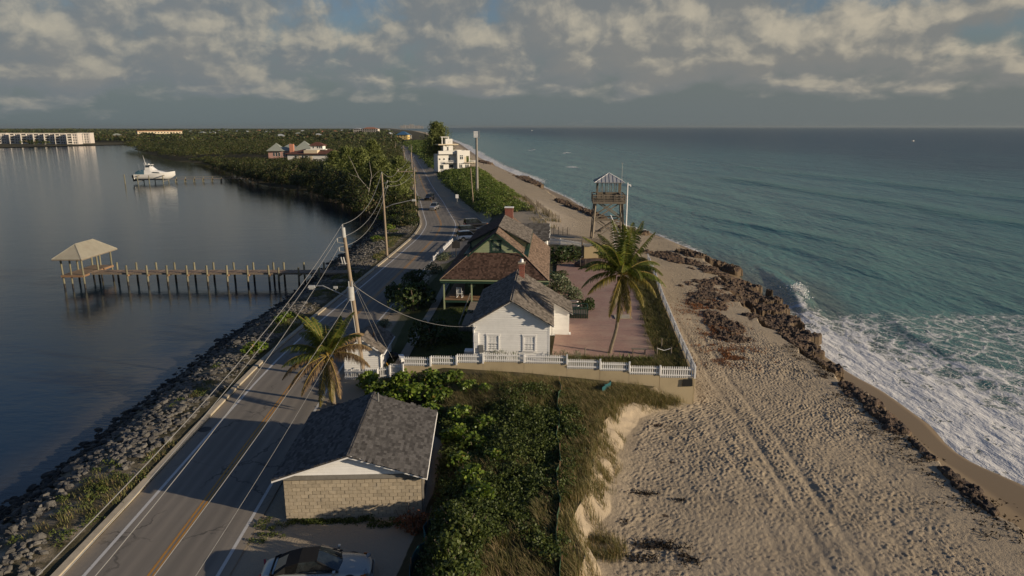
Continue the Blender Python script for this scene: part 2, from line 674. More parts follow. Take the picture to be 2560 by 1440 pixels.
road_c = curve_fn([(-20, -15.6), (10, -16.1), (27, -16.5), (42, -17.2), (57, -17.75), (70, -17.2), (89, -16.1), (107, -15.1), (127, -14.2), (143, -14.8),
                   (164, -18.3), (187, -21.9), (231, -29.6), (345, -47.9), (567, -84.8), (833, -131), (1562, -259), (3200, -560), (9000, -1900)], 5)
river_x = curve_fn([(-20, -29), (35, -29), (47, -29.4), (68, -29.8), (82, -29), (115, -29.4), (132, -29.7), (154, -30), (165, -34), (187, -44), (230, -67), (266, -99),
                    (310, -124), (407, -180), (450, -222), (699, -385), (722, -392), (735, -380), (800, -395), (900, -420), (2000, -900), (9000, -3600)], 1.5)
coast_x = curve_fn([(-20, 36), (30, 35.5), (41, 33.8), (44, 32.2), (47, 32.3), (50.3, 33.1), (57, 33.2), (62, 32.3), (68, 32.2), (75, 31.3), (84, 33.2), (97, 35.2), (112, 36.5), (123, 35.9),
                    (136, 33.5), (146, 32), (180, 22.3), (227, 18.6), (295, 8.6), (417, -9.6), (526, -24.2), (958, -71), (1796, -185), (3182, -400), (9000, -1500)], 1.2)
HALF = 3.05
KERB = 4.0
# breakpoints across the land, west to east: (Y, [(x, z) at lot edge, mid, crest, beach foot, berm])
ST = [
    (-20, [(-10, 0), (-4, .6), (0, 1.0), (1.2, -.9), (27, -1.5)]),
    (22, [(-6.2, 0), (-3.2, 1.3), (1.9, .75), (2.7, -.85), (27.2, -1.55)]),
    (28, [(-5.2, .1), (-2.6, 1.4), (2.9, .75), (3.7, -.8), (27.4, -1.6)]),
    (34.5, [(-4.5, .1), (-1.5, 1.0), (4.0, .7), (5.1, -.8), (27.7, -1.6)]),
    (40.3, [(-4.5, .2), (0, 1.2), (5.5, .7), (6.7, -.8), (28.1, -1.6)]),
    (46, [(-8, .3), (0, 1.4), (7.3, .6), (9.0, -.8), (28.7, -1.6)]),
    (49.2, [(-9.5, .6), (-1, 1.35), (10.0, .2), (13.6, -.9), (28.9, -1.6)]),
    (50.5, [(-10.5, .5), (-6, 1.75), (14.0, 1.25), (14.3, -.85), (29.1, -1.6)]),
    (58, [(-11, .25), (-6, 1.75), (14.85, 1.3), (15.1, -.6), (28.6, -1.4)]),
    (72, [(-11.3, .2), (-6.6, 1.1), (16.4, 1.4), (16.7, -.2), (27.4, -1.0)]),
    (84, [(-11, .1), (-6.6, 1.1), (18.0, 1.4), (18.3, 0), (28, -.9)]),
    (97, [(-10, .1), (-5, 1.2), (19.5, 1.4), (19.8, .2), (30, -.8)]),
    (112, [(-9.2, .1), (-3, 1.3), (14, 1.3), (20.5, .3), (31, -.8)]),
    (125, [(-8.6, .1), (-2, 1.5), (8, 1.6), (19, .4), (30, -.9)]),
    (150, [(-6.2, .2), (-1.5, 2.0), (4.2, 2.4), (13, .5), (25, -1.0)]),
    (190, [(-14.5, .5), (-10, 2.2), (-1.5, 2.4), (4, .6), (15, -1)]),
    (230, [(-22, .6), (-17, 2.2), (-7.5, 2.6), (-2, .6), (12, -1)]),
    (300, [(-33, .6), (-27, 2.4), (-17, 3.0), (-11, .6), (2, -1)]),
    (420, [(-52, .6), (-44, 2.4), (-32, 3.0), (-24, .6), (-15, -1)]),
    (560, [(-78, .6), (-68, 2.4), (-52, 3.0), (-43, .6), (-34, -1)]),
    (958, [(-148, .6), (-130, 2.4), (-100, 3.0), (-90, .6), (-79, -1)]),
    (1800, [(-295, .6), (-270, 2.4), (-225, 3.0), (-212, .6), (-197, -1)]),
    (3200, [(-555, .6), (-520, 2.4), (-455, 3.0), (-435, .6), (-415, -1)]),
    (9000, [(-1890, .6), (-1800, 2.4), (-1600, 3.0), (-1560, .6), (-1520, -1)]),
]
SY = np.array([s[0] for s in ST], float)
SX = np.array([[p[0] for p in s[1]] for s in ST])
SZ = np.array([[p[1] for p in s[1]] for s in ST])


def section(Y):
    """break line positions (x, z) of the cross section at each Y, west to east"""
    Y = np.asarray(Y, float)
    rc = road_c(Y)
    cx = coast_x(Y)
    rv = river_x(Y)
    X = [rv - 8, rv, rc - KERB - 0.35, rc - KERB + 0.3, rc + HALF + 0.9]
    Z = [np.full_like(rc, -3.4), np.full_like(rc, -1.52), np.full_like(rc, 0.06), np.full_like(rc, -0.06), np.full_like(rc, -0.06)]
    for k in range(5):
        X.append(np.interp(Y, SY, SX[:, k]))
        Z.append(np.interp(Y, SY, SZ[:, k]))
    X += [cx, cx + 12]
    Z += [np.full_like(rc, -3.0), np.full_like(rc, -5.5)]
    lot = np.clip((48.0 - Y) / 3.0, 0, 1)
    X[7] = X[7] + lot * (1.5 * (vn2.fbm(Y * 0.33, 0 * Y + 2.0, 4) - 0.5))
    X[8] = X[8] + lot * (1.5 * (vn2.fbm(Y * 0.33, 0 * Y + 2.0, 3) - 0.5) + 0.5 * (vn.fbm(Y * 0.8, 0 * Y, 3) - .5))
    X = np.stack(X, -1)
    X = np.maximum.accumulate(X, axis=-1)
    return X, np.stack(Z, -1)


BANK = 0.62


def land_z(x, y):
    x = np.atleast_1d(np.asarray(x, float))
    y = np.atleast_1d(np.asarray(y, float))
    X, Z = section(y)
    out = np.zeros_like(x)
    for i in range(X.shape[1] - 1):
        a, b = X[..., i], X[..., i + 1]
        m_ = (x >= a) & (x < b)
        t = np.where(m_, (x - a) / np.maximum(b - a, 1e-6), 0)
        out = np.where(m_, Z[..., i] + (Z[..., i + 1] - Z[..., i]) * t + (BANK * np.sin(math.pi * t) * np.clip((160 - y) / 20, 0, 1) if i == 1 else 0.0), out)
    out = np.where(x < X[..., 0], Z[..., 0], out)
    return out


def lz(x, y):
    return float(land_z(x, y)[0])


def rows(y0, y1, dmin, k):
    ys = [y0]
    while ys[-1] < y1:
        ys.append(ys[-1] + max(dmin, abs(ys[-1]) * k))
    return np.array(ys)


def strip(name, Y, i0, i1, sub, matl, bumpy=None, kind='structure', label=None, attr_fn=None):
    X, Z = section(Y)
    xs, zs, ts = [], [], []
    for i in range(i0, i1):
        n = sub[i - i0]
        for j in range(n + (1 if i == i1 - 1 else 0)):
            t = j / n
            xs.append(X[:, i] * (1 - t) + X[:, i + 1] * t)
            zs.append(Z[:, i] * (1 - t) + Z[:, i + 1] * t)
            ts.append(np.full(len(Y), i + t))
    x = np.stack(xs, 1)
    z = np.stack(zs, 1)
    ts = np.stack(ts, 1)
    y = np.repeat(Y[:, None], x.shape[1], 1)
    if bumpy is not None:
        x, y, z = bumpy(x, y, z, ts)
    V = np.stack([x.ravel(), y.ravel(), z.ravel()], 1)
    at = attr_fn(x.ravel(), y.ravel(), z.ravel(), ts.ravel()) if attr_fn else None
    me = np_mesh(name, V, grid_faces(*x.shape), matl, attrs=at, smooth=True)
    o = inst(name, me)
    tag(o, label, None, None, kind)
    return o


def land_attr(x, y, z, t):
    sandy = np.zeros_like(x)
    sandy += np.where((t > 3.6) & (t < 5.05), 0.75, 0)                         # shoulders of the road
    sandy += np.where((t > 4) & (y < 32) & (x < -5.5), 0.55, 0)               # bare ground where the car is parked
    sandy += np.where((t < 2) & (y < 150), 0.45, 0)
    park = (y > 104) & (y < 160) & (x < -4.5) & (t > 3)
    sandy += np.where(park, 1.0, 0)
    dune = (y > 109.8) & (y < 148) & (x > -1)
    sandy += np.where(dune, 1.0, 0)
    lawn = np.where((y > 50.6) & (y < 104) & (x < -3) & (t > 4.6), 0.75, 0)
    return {'sandy': sandy, 'lawn': lawn}


def land_bump(x, y, z, t):
    amp = np.where((t > 1.05) & (t < 1.95), 0.28, np.where((t > 5.2) & (t < 6.9), 0.12, 0.0))
    z = z + np.where((t > 1) & (t < 2), BANK * np.sin(math.pi * (t - 1)) * np.clip((160 - y) / 20, 0, 1), 0.0)
    z = z + amp * (vn.fbm(x * 0.7, y * 0.7, 3) - 0.5)
    return x, y, z


Yl = rows(-15, 9000, 0.5, 0.012)
strip('land', Yl, 0, 7, [3, 10, 2, 4, 6, 12, 14], M['land'], land_bump, attr_fn=land_attr)


# footprints: impulses spread with elongated dimples
FR = 0.068
fnx, fny = 560, 900


def footprint_map():
    H = np.zeros((fnx, fny))
    fx = np.fft.fftfreq(fnx)[:, None] * fnx
    fy = np.fft.fftfreq(fny)[None, :] * fny
    gx, gy = np.meshgrid(np.fft.fftfreq(fnx) * fnx, np.fft.fftfreq(fny) * fny, indexing='ij')
    for ang in (0.2, 0.7, 1.25, 1.9, 2.5, 2.95):
        imp = np.zeros((fnx, fny))
        n = 4200
        imp[rng.integers(0, fnx, n), rng.integers(0, fny, n)] = rng.uniform(0.5, 1.0, n)
        u = gx * math.cos(ang) + gy * math.sin(ang)
        v = -gx * math.sin(ang) + gy * math.cos(ang)
        ker = -np.exp(-(u / 2.0) ** 2 - (v / 1.25) ** 2) + 0.42 * np.exp(-(u / 4.2) ** 2 - (v / 2.9) ** 2)
        H += np.real(np.fft.ifft2(np.fft.fft2(imp) * np.fft.fft2(ker)))
    return H / H.std()


FOOT = footprint_map()


def foot(x, y):
    i = x / FR
    j = y / FR
    i0 = np.floor(i).astype(int)
    j0 = np.floor(j).astype(int)
    a = i - i0
    b = j - j0
    g = lambda p, q_: FOOT[p % fnx, q_ % fny]
    return (g(i0, j0) * (1 - a) + g(i0 + 1, j0) * a) * (1 - b) + (g(i0, j0 + 1) * (1 - a) + g(i0 + 1, j0 + 1) * a) * b


def track_d(x, y):
    xc = np.interp(y, [20, 29, 36.4, 45, 54.4, 70, 90], [15.7, 16.5, 17.2, 17.7, 17.6, 18.6, 20.5])
    return x - xc


def beach_bump(x, y, z, t):
    flat = np.clip((t - 8.0) / 0.04, 0, 1) * np.clip((8.93 - t) / 0.12, 0, 1)
    fade = np.clip((78 - y) / 16, 0.0, 1)
    d = track_d(x, y)
    tr = np.exp(-((np.abs(d) - 0.85) / 0.26) ** 2) + 0.6 * np.exp(-((np.abs(d + 2.3) - 0.8) / 0.22) ** 2) * (y > 30)
    tr = tr * (0.35 + 0.9 * vn.fbm(x * .5, y * .35, 2))
    calm = 1 - 0.75 * np.clip(tr, 0, 1)
    busy = np.clip(0.25 + 1.5 * vn2.fbm(x * .13 + 4, y * .13, 3) - .1, 0.3, 1.25)
    z = z + flat * fade * (0.029 * foot(x * 1.5 + 0.2 * vn(x * .8, y * .8), y * 1.5) + 0.012 * foot(x * .85 + 11, y * .85 + 3 + .3 * vn(y * .6, x * .6))) * calm * busy
    z = z + flat * (-0.018 * np.clip(tr, 0, 1))
    z = z + flat * 0.30 * (vn.fbm(x * .16, y * .16, 3) - 0.5)
    # slumped, gullied scarp
    sc = np.clip((t - 7.0) / 0.3, 0, 1) * np.clip((8.05 - t) / 0.35, 0, 1) * (y < 49.5)
    x = x + sc * 0.55 * (vn2.fbm(y * 0.55, t * 1.2, 4) - 0.5) * 2
    z = z + sc * (0.22 * (vn.fbm(x * 1.8, y * 1.8, 4) - 0.5) + 0.25 * (vn2.fbm(x * .7, y * 2.6, 3) - .5))
    # dry sand heaped against the foot of the scarp
    heap = np.where(t > 8.0, np.exp(-np.clip(t - 8.0, 0, 1) / 0.06), np.exp(-np.clip(8.0 - t, 0, 1) / 0.45))
    z = z + 0.22 * heap * (y < 49) * (0.4 + 1.1 * vn(y * .45, y * 0 + 3.0)) * np.clip((t - 7.0) / .3, 0, 1)
    # berm edge: a small broken cliff above the wet sand
    be = np.exp(-((t - 9.0) / 0.16) ** 2)
    z = z - np.clip((t - 9.0) / 0.10, 0, 1) * np.clip((9.9 - t) / 0.5, 0, 1) * 0.55
    x = x + be * 0.9 * (vn2.fbm(y * 0.45, 2.0, 4) - 0.5) * 2
    return x, y, z


def beach_attr(x, y, z, t):
    wet = np.clip((t - 9.04) / 0.05, 0, 1)
    pale = np.clip(1 - np.abs(t - 7.6) / 0.6, 0, 1) * 0.12 * (y < 49.5)
    pale = np.maximum(pale, np.exp(-((x - 6.5) / 5) ** 2 - ((y - 150) / 32) ** 2))
    weed = 0.55 * np.exp(-((t - 8.93) / 0.07) ** 2) * (0.4 + 1.1 * vn(y * 0.35, 1.0))
    weed = np.maximum(weed, 0.5 * np.exp(-((t - 8.14) / 0.10) ** 2) * (vn(y * 0.22, 8.0) > 0.42) * (y < 47))
    for (px, py, r) in ((8.9, 30.2, 1.0), (7.1, 28.4, .8), (8.4, 33.6, .8), (10.3, 28.0, .7), (10.2, 45.2, .9), (6.8, 35.8, .5), (11.0, 25.5, .8)):
        weed = np.maximum(weed, 0.66 * np.exp(-((x - px) ** 2 / (2.2 * r) + (y - py) ** 2 / (0.7 * r))))
    return {'wet': wet, 'pale': pale, 'weed': weed}


Yb = np.arange(18, 78.001, 0.092)
strip('beach', Yb, 7, 11, [26, 290, 26, 6], M['sand'], beach_bump, attr_fn=beach_attr)
Yf = rows(77.9, 9000, 0.7, 0.012)
strip('beach', Yf, 7, 11, [8, 40, 12, 4], M['sand_far'], beach_bump, attr_fn=beach_attr)

# far shore of the lagoon, west to north
m_ = MB()
m_.add([(-9000, 640, -1.0), (-533, 728, -1.0), (-466, 858, -1.0), (-330, 905, -1.0), (-420, 1800, -1.0), (-2600, 9000, -1.0), (-20000, 9000, -1.0), (-20000, 640, -1.0)], [(0, 1, 2, 3, 4, 5, 6, 7)])
tag(m_.build('far_shore_land', M['land']), kind='structure')

# ------------------------------------------------------------------ waters
Yr = rows(-40, 4000, 1.2, 0.02)
off = np.concatenate([[-4, -1, 0, 1.5, 3, 5, 8, 12, 18, 27, 40, 70, 120, 250, 600, 1500, 4000, 9000]])
rx = river_x(np.minimum(Yr, 720))
x = rx[:, None] - off[None, :]
y = np.repeat(Yr[:, None], len(off), 1)
sh = np.exp(-np.clip(off, 0, None) / 9.0)[None, :] * np.ones_like(x)
V = np.stack([x.ravel(), y.ravel(), np.full(x.size, -1.5)], 1)
lag = inst('lagoon_water', np_mesh('lagoon_water', V, grid_faces(*x.shape)[:, ::-1], M['lagoon'], {'shallow': sh.ravel()}))
tag(lag, kind='structure')

Yo = np.concatenate([rows(14, 60, 0.5, 0)[:-1], rows(60, 45000, 0.5, 0.012)])
do = np.concatenate([np.arange(-4, 30, 0.48), rows(30, 45000, 0.65, 0.036)])
cx = coast_x(Yo)
far_blend = np.clip((Yo - 3000) / 20000, 0, 1)
x = cx[:, None] + do[None, :] * (1 + 0 * Yo[:, None])
y = np.repeat(Yo[:, None], len(do), 1)
d = np.repeat(do[None, :], len(Yo), 0)


def crest_line(d, y, d0, y0, y1, slope, w_front, w_back, amp):
    c = d0 + slope * (y - y0) + 3.0 * (vn.fbm(y * 0.03 + d0, y * 0 + d0, 2) - 0.5)
    u = d - c
    prof = np.where(u < 0, np.exp(-(u / w_front) ** 2), np.exp(-(u / w_back) ** 2))
    ends = np.clip((y - y0) / 20, 0, 1) * np.clip((y1 - y) / 20, 0, 1)
    return amp * prof * ends


near = np.exp(-np.clip(d, 0, None) / 160.0)
swell = 0.16 * np.sin((d + 0.10 * y) * 2 * math.pi / 21 + 3 * vn.fbm(x * .015, y * .015, 2)) * np.clip(d / 25, 0, 1) * np.exp(-d / 400.0)
swell = swell + 0.22 * (vn.fbm(x * .22, y * .10, 3) - .5) * np.clip(d / 10, 0, 1) * np.exp(-np.maximum(d, y * .5) / 150.0)
br1 = crest_line(d, y, 3.4, 74, 118, 0.03, 0.9, 1.8, 0.75)
br2 = crest_line(d, y, 11.0, 56, 84, 0.10, 0.9, 2.0, 0.55)
br0 = crest_line(d, y, 24.0, 44, 70, -0.05, 1.0, 2.5, 0.5)
sw1 = crest_line(d, y, 96, 120, 330, -0.04, 3.6, 10.0, 0.85)
sw2 = crest_line(d, y, 48, 170, 300, -0.12, 3, 8.0, 0.4)
sw3 = crest_line(d, y, 60, 90, 230, 0.05, 3, 9.0, 0.35)
sw4 = crest_line(d, y, 34, 120, 260, -0.10, 2.6, 7.0, 0.5) + crest_line(d, y, 150, 150, 420, -0.05, 4.0, 12.0, 0.7) + crest_line(d, y, 22, 96, 170, -0.05, 1.8, 5.0, 0.45)
z = -3.0 + sw4 + swell + br1 + br2 + br0 + sw1 + sw2 + sw3
edge = np.clip(1 - d / 5.0, 0, 1)
z = z + 0.16 * edge * (vn2.fbm(y * 0.22, d * 0.05, 3) - 0.45)
foam = 0.98 * np.exp(-np.clip(d - 3.2 - np.clip((66 - y) / 6, 0, 3.5) - 2.5 * vn.fbm(y * .12, y * 0 + 1, 2), 0, None) / 6.5) * np.clip((132 - y) / 20, 0, 1) * np.clip(1.25 - np.clip(y - 62, 0, 60) / 42, 0.45, 1)
foam = np.maximum(foam, 0.74 * np.exp(-np.clip(d - 9 - np.clip(68 - y, 0, 30) * 0.9, 0, None) / 11.0) * (y < 95) * np.clip((92 - y) / 12, 0, 1))
foam = np.maximum(foam, 0.62 * np.exp(-np.clip(d - 30, 0, None) / 14.0) * np.clip((92 - y) / 10, 0, 1))
foam = np.maximum(foam, np.clip(br1 * 1.7, 0, 1.05) * np.clip((98 - y) / 12, 0.3, 1))
foam = np.maximum(foam, np.clip(br2 * 1.9, 0, .95))
foam = np.maximum(foam, 0.88 * np.exp(-np.clip(d, 0, None) / 3.5) * np.clip((y - 120) / 8, 0, 1))
band = 9 + 9 * vn.fbm(y * .012, y * 0, 2)
foam = np.maximum(foam, 0.93 * np.exp(-np.clip(d - band * .4, 0, None) / (band * .5)) * np.clip((y - 250) / 60, 0, 1))
for (fx_, fy_, a_, b_) in ((49, 632, 7, 26), (37.4, 405, 8, 11), (20, 709, 6, 30)):
    foam = np.maximum(foam, 0.95 * np.exp(-((x - fx_ - 3 * np.sin(y * .15)) / (a_ * .6)) ** 2 - ((y - fy_) / b_) ** 2))
wake = np.clip(1 - np.abs((x - 677) * 0.941 - (y - 1179) * 0.338 + 0) / 9, 0, 1) * (y < 1180) * (y > 640)
foam = np.maximum(foam, 0.78 * wake * np.clip((y - 600) / 500, 0.55, 1))
depth = 1 - np.exp(-np.clip(d, 0, None) / 170.0)
depth = np.where(y > 200, np.maximum(depth, np.clip((y - 500) / 2500, 0, 1) * 0.8), depth)
crest = np.clip(sw1 * 0.9 + sw4 * .8 + sw2 * .6 + sw3 * .5 + br0 * .5, 0, 1)
V = np.stack([x.ravel(), y.ravel(), z.ravel()], 1)
sea = inst('sea', np_mesh('sea', V, grid_faces(*x.shape), M['sea'], {'depth': depth.ravel(), 'foam': foam.ravel(), 'crest': crest.ravel()}, smooth=True))
tag(sea, kind='structure')

# ------------------------------------------------------------------ road, kerb, markings
Yroad = np.concatenate([rows(-12, 1700, 1.0, 0.012)])
rc = road_c(Yroad)
# direction of the road for true offsets
tang = np.gradient(rc, Yroad)
nx = 1 / np.sqrt(1 + tang ** 2)
ny = -tang * nx


def road_strip(name, o0, o1, z0, matl, parent=None, h=None, ya=-12, yb=1700, z1=None):
    k = (Yroad >= ya) & (Yroad <= yb)
    L = np.stack([rc[k] + nx[k] * o0, Yroad[k] + ny[k] * o0, np.full(k.sum(), z0)], 1)
    R = np.stack([rc[k] + nx[k] * o1, Yroad[k] + ny[k] * o1, np.full(k.sum(), z0 if z1 is None else z1)], 1)
    if h is None:
        P = np.stack([L, R], 1)
        V = P.reshape(-1, 3)
        F_ = grid_faces(len(L), 2)
    else:
        A = L.copy(); A[:, 2] -= h
        B = R.copy(); B[:, 2] -= h
        P = np.stack([A, L, R, B], 1)
        V = P.reshape(-1, 3)
        F_ = grid_faces(len(L), 4)
    return inst(name, np_mesh(name, V, F_, matl), parent)


cols = np.linspace(-KERB, HALF + 0.55, 15)
V = np.stack([rc[:, None] + nx[:, None] * cols[None], Yroad[:, None] + ny[:, None] * cols[None], np.zeros((len(rc), len(cols)))], -1).reshape(-1, 3)
road = inst('road', np_mesh('road', V, grid_faces(len(rc), len(cols)), M['asphalt'], {'offset': np.repeat(cols[None], len(rc), 0).ravel()}))
tag(road, kind='structure')
for a, b, mt in ((-HALF - .09, -HALF + .09, 'paint_white'), (HALF - .07, HALF + .10, 'paint_white')):
    road_strip('edge_line', a, b, 0.005, M[mt], road)
for a, b in ((-.17, -.06), (.06, .17)):
    road_strip('centre_line', a, b, 0.005, M['paint_yellow'], road)
M['concrete'] = mat('weathered_concrete', (0.40, 0.345, 0.255), 0.9, 0.15, 1.5, bump=0.01, dirt=((0.14, 0.12, 0.09), 0.6), rand=0.08)
# kerb stones
Yk = np.arange(12, 165, 3.0)
for a in Yk:
    yy = np.array([a, a + 2.97])
    o = []
    mb = MB()
    xs_ = road_c(yy) - KERB
    mb.add([(xs_[0] - .42, yy[0], -.3), (xs_[0] - .02, yy[0], -.3), (xs_[0] - .06, yy[0], .15), (xs_[0] - .42, yy[0], .17),
            (xs_[1] - .42, yy[1], -.3), (xs_[1] - .02, yy[1], -.3), (xs_[1] - .06, yy[1], .15), (xs_[1] - .42, yy[1], .17)],
           [(0, 1, 2, 3), (7, 6, 5, 4), (1, 5, 6, 2), (2, 6, 7, 3), (0, 3, 7, 4)])
    mb.build('kerb', M['concrete'], road)
M['metal_dark'] = mat('dark_cast_iron', (0.05, 0.048, 0.045), 0.6, 0.2, 8, metal=0.3)
mb = MB()
c = G(512, 1073, 0.012)
mb.tube([(c.x, c.y, 0.0), (c.x, c.y, 0.012)], .42, 20)
mb.build('manhole_cover', M['metal_dark'], road)
# ------------------------------------------------------------------ building kit
M['block'] = mat('sandy_concrete_block', (0.43, 0.36, 0.255), 0.9, 0.16, 5, bump=0.012, bscale=30, rand=0.13, dirt=((0.36, 0.33, 0.28), 0.4))
M['mortar'] = mat('grey_mortar', (0.15, 0.125, 0.092), 0.95, 0.2, 6, bump=0.01, dirt=((0.12, 0.10, 0.08), 0.5))
M['white_paint'] = mat('white_house_paint', (0.80, 0.79, 0.75), 0.55, 0.06, 2.5, bump=0.003, bscale=40, rand=0.03, dirt=((0.45, 0.42, 0.36), 0.25))
M['white_trim'] = mat('white_trim_paint', (0.80, 0.79, 0.76), 0.5, 0.05, 4, bump=0.002, dirt=((0.48, 0.45, 0.40), 0.3))
M['grey_band'] = mat('grey_weathered_beam', (0.22, 0.205, 0.175), 0.85, 0.2, 3, bump=0.006, dirt=((0.10, 0.09, 0.075), 0.5))
M['asphalt_shingle'] = mat('grey_roof_shingle', (0.118, 0.110, 0.100), 0.95, 0.22, 7, bump=0.006, bscale=60, rand=0.40, spec=0.1, dirt=((0.075, 0.072, 0.07), 0.35))
M['cottage_shingle'] = mat('brown_grey_roof_shingle', (0.165, 0.143, 0.118), 0.95, 0.2, 5, bump=0.006, bscale=60, rand=0.42, spec=0.1, dirt=((0.10, 0.088, 0.075), 0.35))
M['cedar'] = mat('cedar_shingle', (0.088, 0.054, 0.040), 0.9, 0.25, 4, bump=0.006, bscale=40, rand=0.50, spec=0.15, stretch=(1, 1, 1), dirt=((0.055, 0.034, 0.026), 0.5))
M['cedar_pale'] = mat('pale_cedar_shingle', (0.185, 0.130, 0.092), 0.9, 0.25, 4, bump=0.006, bscale=40, rand=0.42, spec=0.15, dirt=((0.18, 0.12, 0.08), 0.4))  # paler cedar for the right slope and the hip caps
M['deck_under'] = mat('roof_underlay', (0.07, 0.062, 0.055), 0.95, 0.1, 5)
M['green_light'] = mat('light_green_siding_paint', (0.30, 0.345, 0.20), 0.6, 0.07, 3, bump=0.003, rand=0.04)
M['green_dark'] = mat('dark_green_trim_paint', (0.022, 0.055, 0.036), 0.5, 0.15, 4, bump=0.002)
M['brick'] = None
M['glass'] = None
M['wood_grey'] = mat('weathered_grey_timber', (0.215, 0.180, 0.135), 0.85, 0.2, 2.0, stretch=(4, 4, 1), bump=0.006, rand=0.18, dirt=((0.10, 0.085, 0.06), 0.5))
M['wood_warm'] = mat('warm_brown_timber', (0.26, 0.155, 0.085), 0.8, 0.22, 2.0, stretch=(4, 4, 1), bump=0.006, rand=0.2, dirt=((0.13, 0.085, 0.05), 0.5))
M['metal_roof'] = mat('standing_seam_metal_roof', (0.47, 0.47, 0.45), 0.45, 0.08, 2, metal=0.35, dirt=((0.30, 0.29, 0.26), 0.4))
M['tan_metal'] = mat('tan_enclosure_paint', (0.52, 0.415, 0.235), 0.55, 0.05, 1.0, dirt=((0.42, 0.34, 0.2), 0.3))
M['steel'] = mat('galvanised_steel', (0.42, 0.42, 0.40), 0.4, 0.1, 5, metal=0.7)
M['retaining'] = mat('tan_concrete_wall', (0.46, 0.375, 0.235), 0.9, 0.10, 0.8, bump=0.008, dirt=((0.27, 0.20, 0.11), 0.55), rand=0.05)
M['black'] = mat('black_plastic', (0.018, 0.018, 0.018), 0.5, 0.1, 4)
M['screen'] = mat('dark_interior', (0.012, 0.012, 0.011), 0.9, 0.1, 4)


def brick_mat():
    m_, t, p = matbase('red_brick')
    co = t.obj()
    br = t.n.new('ShaderNodeTexBrick')
    sw = t.n.new('ShaderNodeSeparateXYZ')
    t.l.new(co, sw.inputs[0])
    t.l.new(t.vec(t.m('ADD', sw.outputs[0], sw.outputs[1]), sw.outputs[2], 0.0), br.inputs['Vector'])
    br.inputs['Color1'].default_value = (0.30, 0.065, 0.035, 1)
    br.inputs['Color2'].default_value = (0.20, 0.045, 0.028, 1)
    br.inputs['Mortar'].default_value = (0.36, 0.29, 0.22, 1)
    br.inputs['Scale'].default_value = 1.0
    br.inputs['Mortar Size'].default_value = 0.012
    br.inputs['Brick Width'].default_value = 0.22
    br.inputs['Row Height'].default_value = 0.085
    c = t.mix(t.m('MULTIPLY', t.noise(co, 6, 5, 0.6), 0.4), br.outputs[0], (0.10, 0.04, 0.03))
    t.put(p, 'Base Color', c)
    p.inputs['Roughness'].default_value = 0.9
    t.l.new(t.bump(br.outputs[1], 0.6, -0.01), p.inputs['Normal'])
    return m_


def glass_mat(name, tint=(0.03, 0.04, 0.045), rough=0.06):
    m_, t, p = matbase(name)
    n = t.noise(t.obj(), 1.3, 3, 0.5)
    t.put(p, 'Base Color', t.mix(t.ss(n, 0.4, 0.65), tint, tuple(min(1, x * 2.2) for x in tint)))
    p.inputs['Roughness'].default_value = rough
    p.inputs['Specular IOR Level'].default_value = 0.8
    return m_


M['brick'] = brick_mat()
M['glass'] = glass_mat('dark_window_glass')
M['glass_pale'] = glass_mat('pale_window_glass_with_blinds', (0.20, 0.225, 0.215), 0.15)


def roof_plane(parent, poly, thick, deck_mat, name='roof'):
    """a roof slope: slab of the given outline, lying just below the shingles"""
    P = [Vector(p) for p in poly]
    n = (P[1] - P[0]).cross(P[2] - P[0]).normalized()
    if n.z < 0:
        n = -n
    mb = MB()
    mb.prism([p - n * 0.012 for p in P], -n * thick)
    return mb.build(name, deck_mat, parent), n


def point_in(poly, u, v):
    c = False
    j = len(poly) - 1
    for i in range(len(poly)):
        if (poly[i][1] > v) != (poly[j][1] > v) and u < (poly[j][0] - poly[i][0]) * (v - poly[i][1]) / (poly[j][1] - poly[i][1]) + poly[i][0]:
            c = not c
        j = i
    return c


SH_MESH = {}


def shingle_mesh(w, h, th, matl):
    key = (round(w, 3), round(h, 3), matl.name)
    if key not in SH_MESH:
        mb = MB()
        mb.add([(-w / 2, 0, 0), (w / 2, 0, 0), (w / 2, h, -.004), (-w / 2, h, -.004), (-w / 2, 0, th), (w / 2, 0, th), (w / 2, h, th * .25), (-w / 2, h, th * .25)],
               [(4, 5, 6, 7), (0, 1, 5, 4), (1, 2, 6, 5), (3, 0, 4, 7)])
        SH_MESH[key] = mb.mesh('shingle', matl)
    return SH_MESH[key]


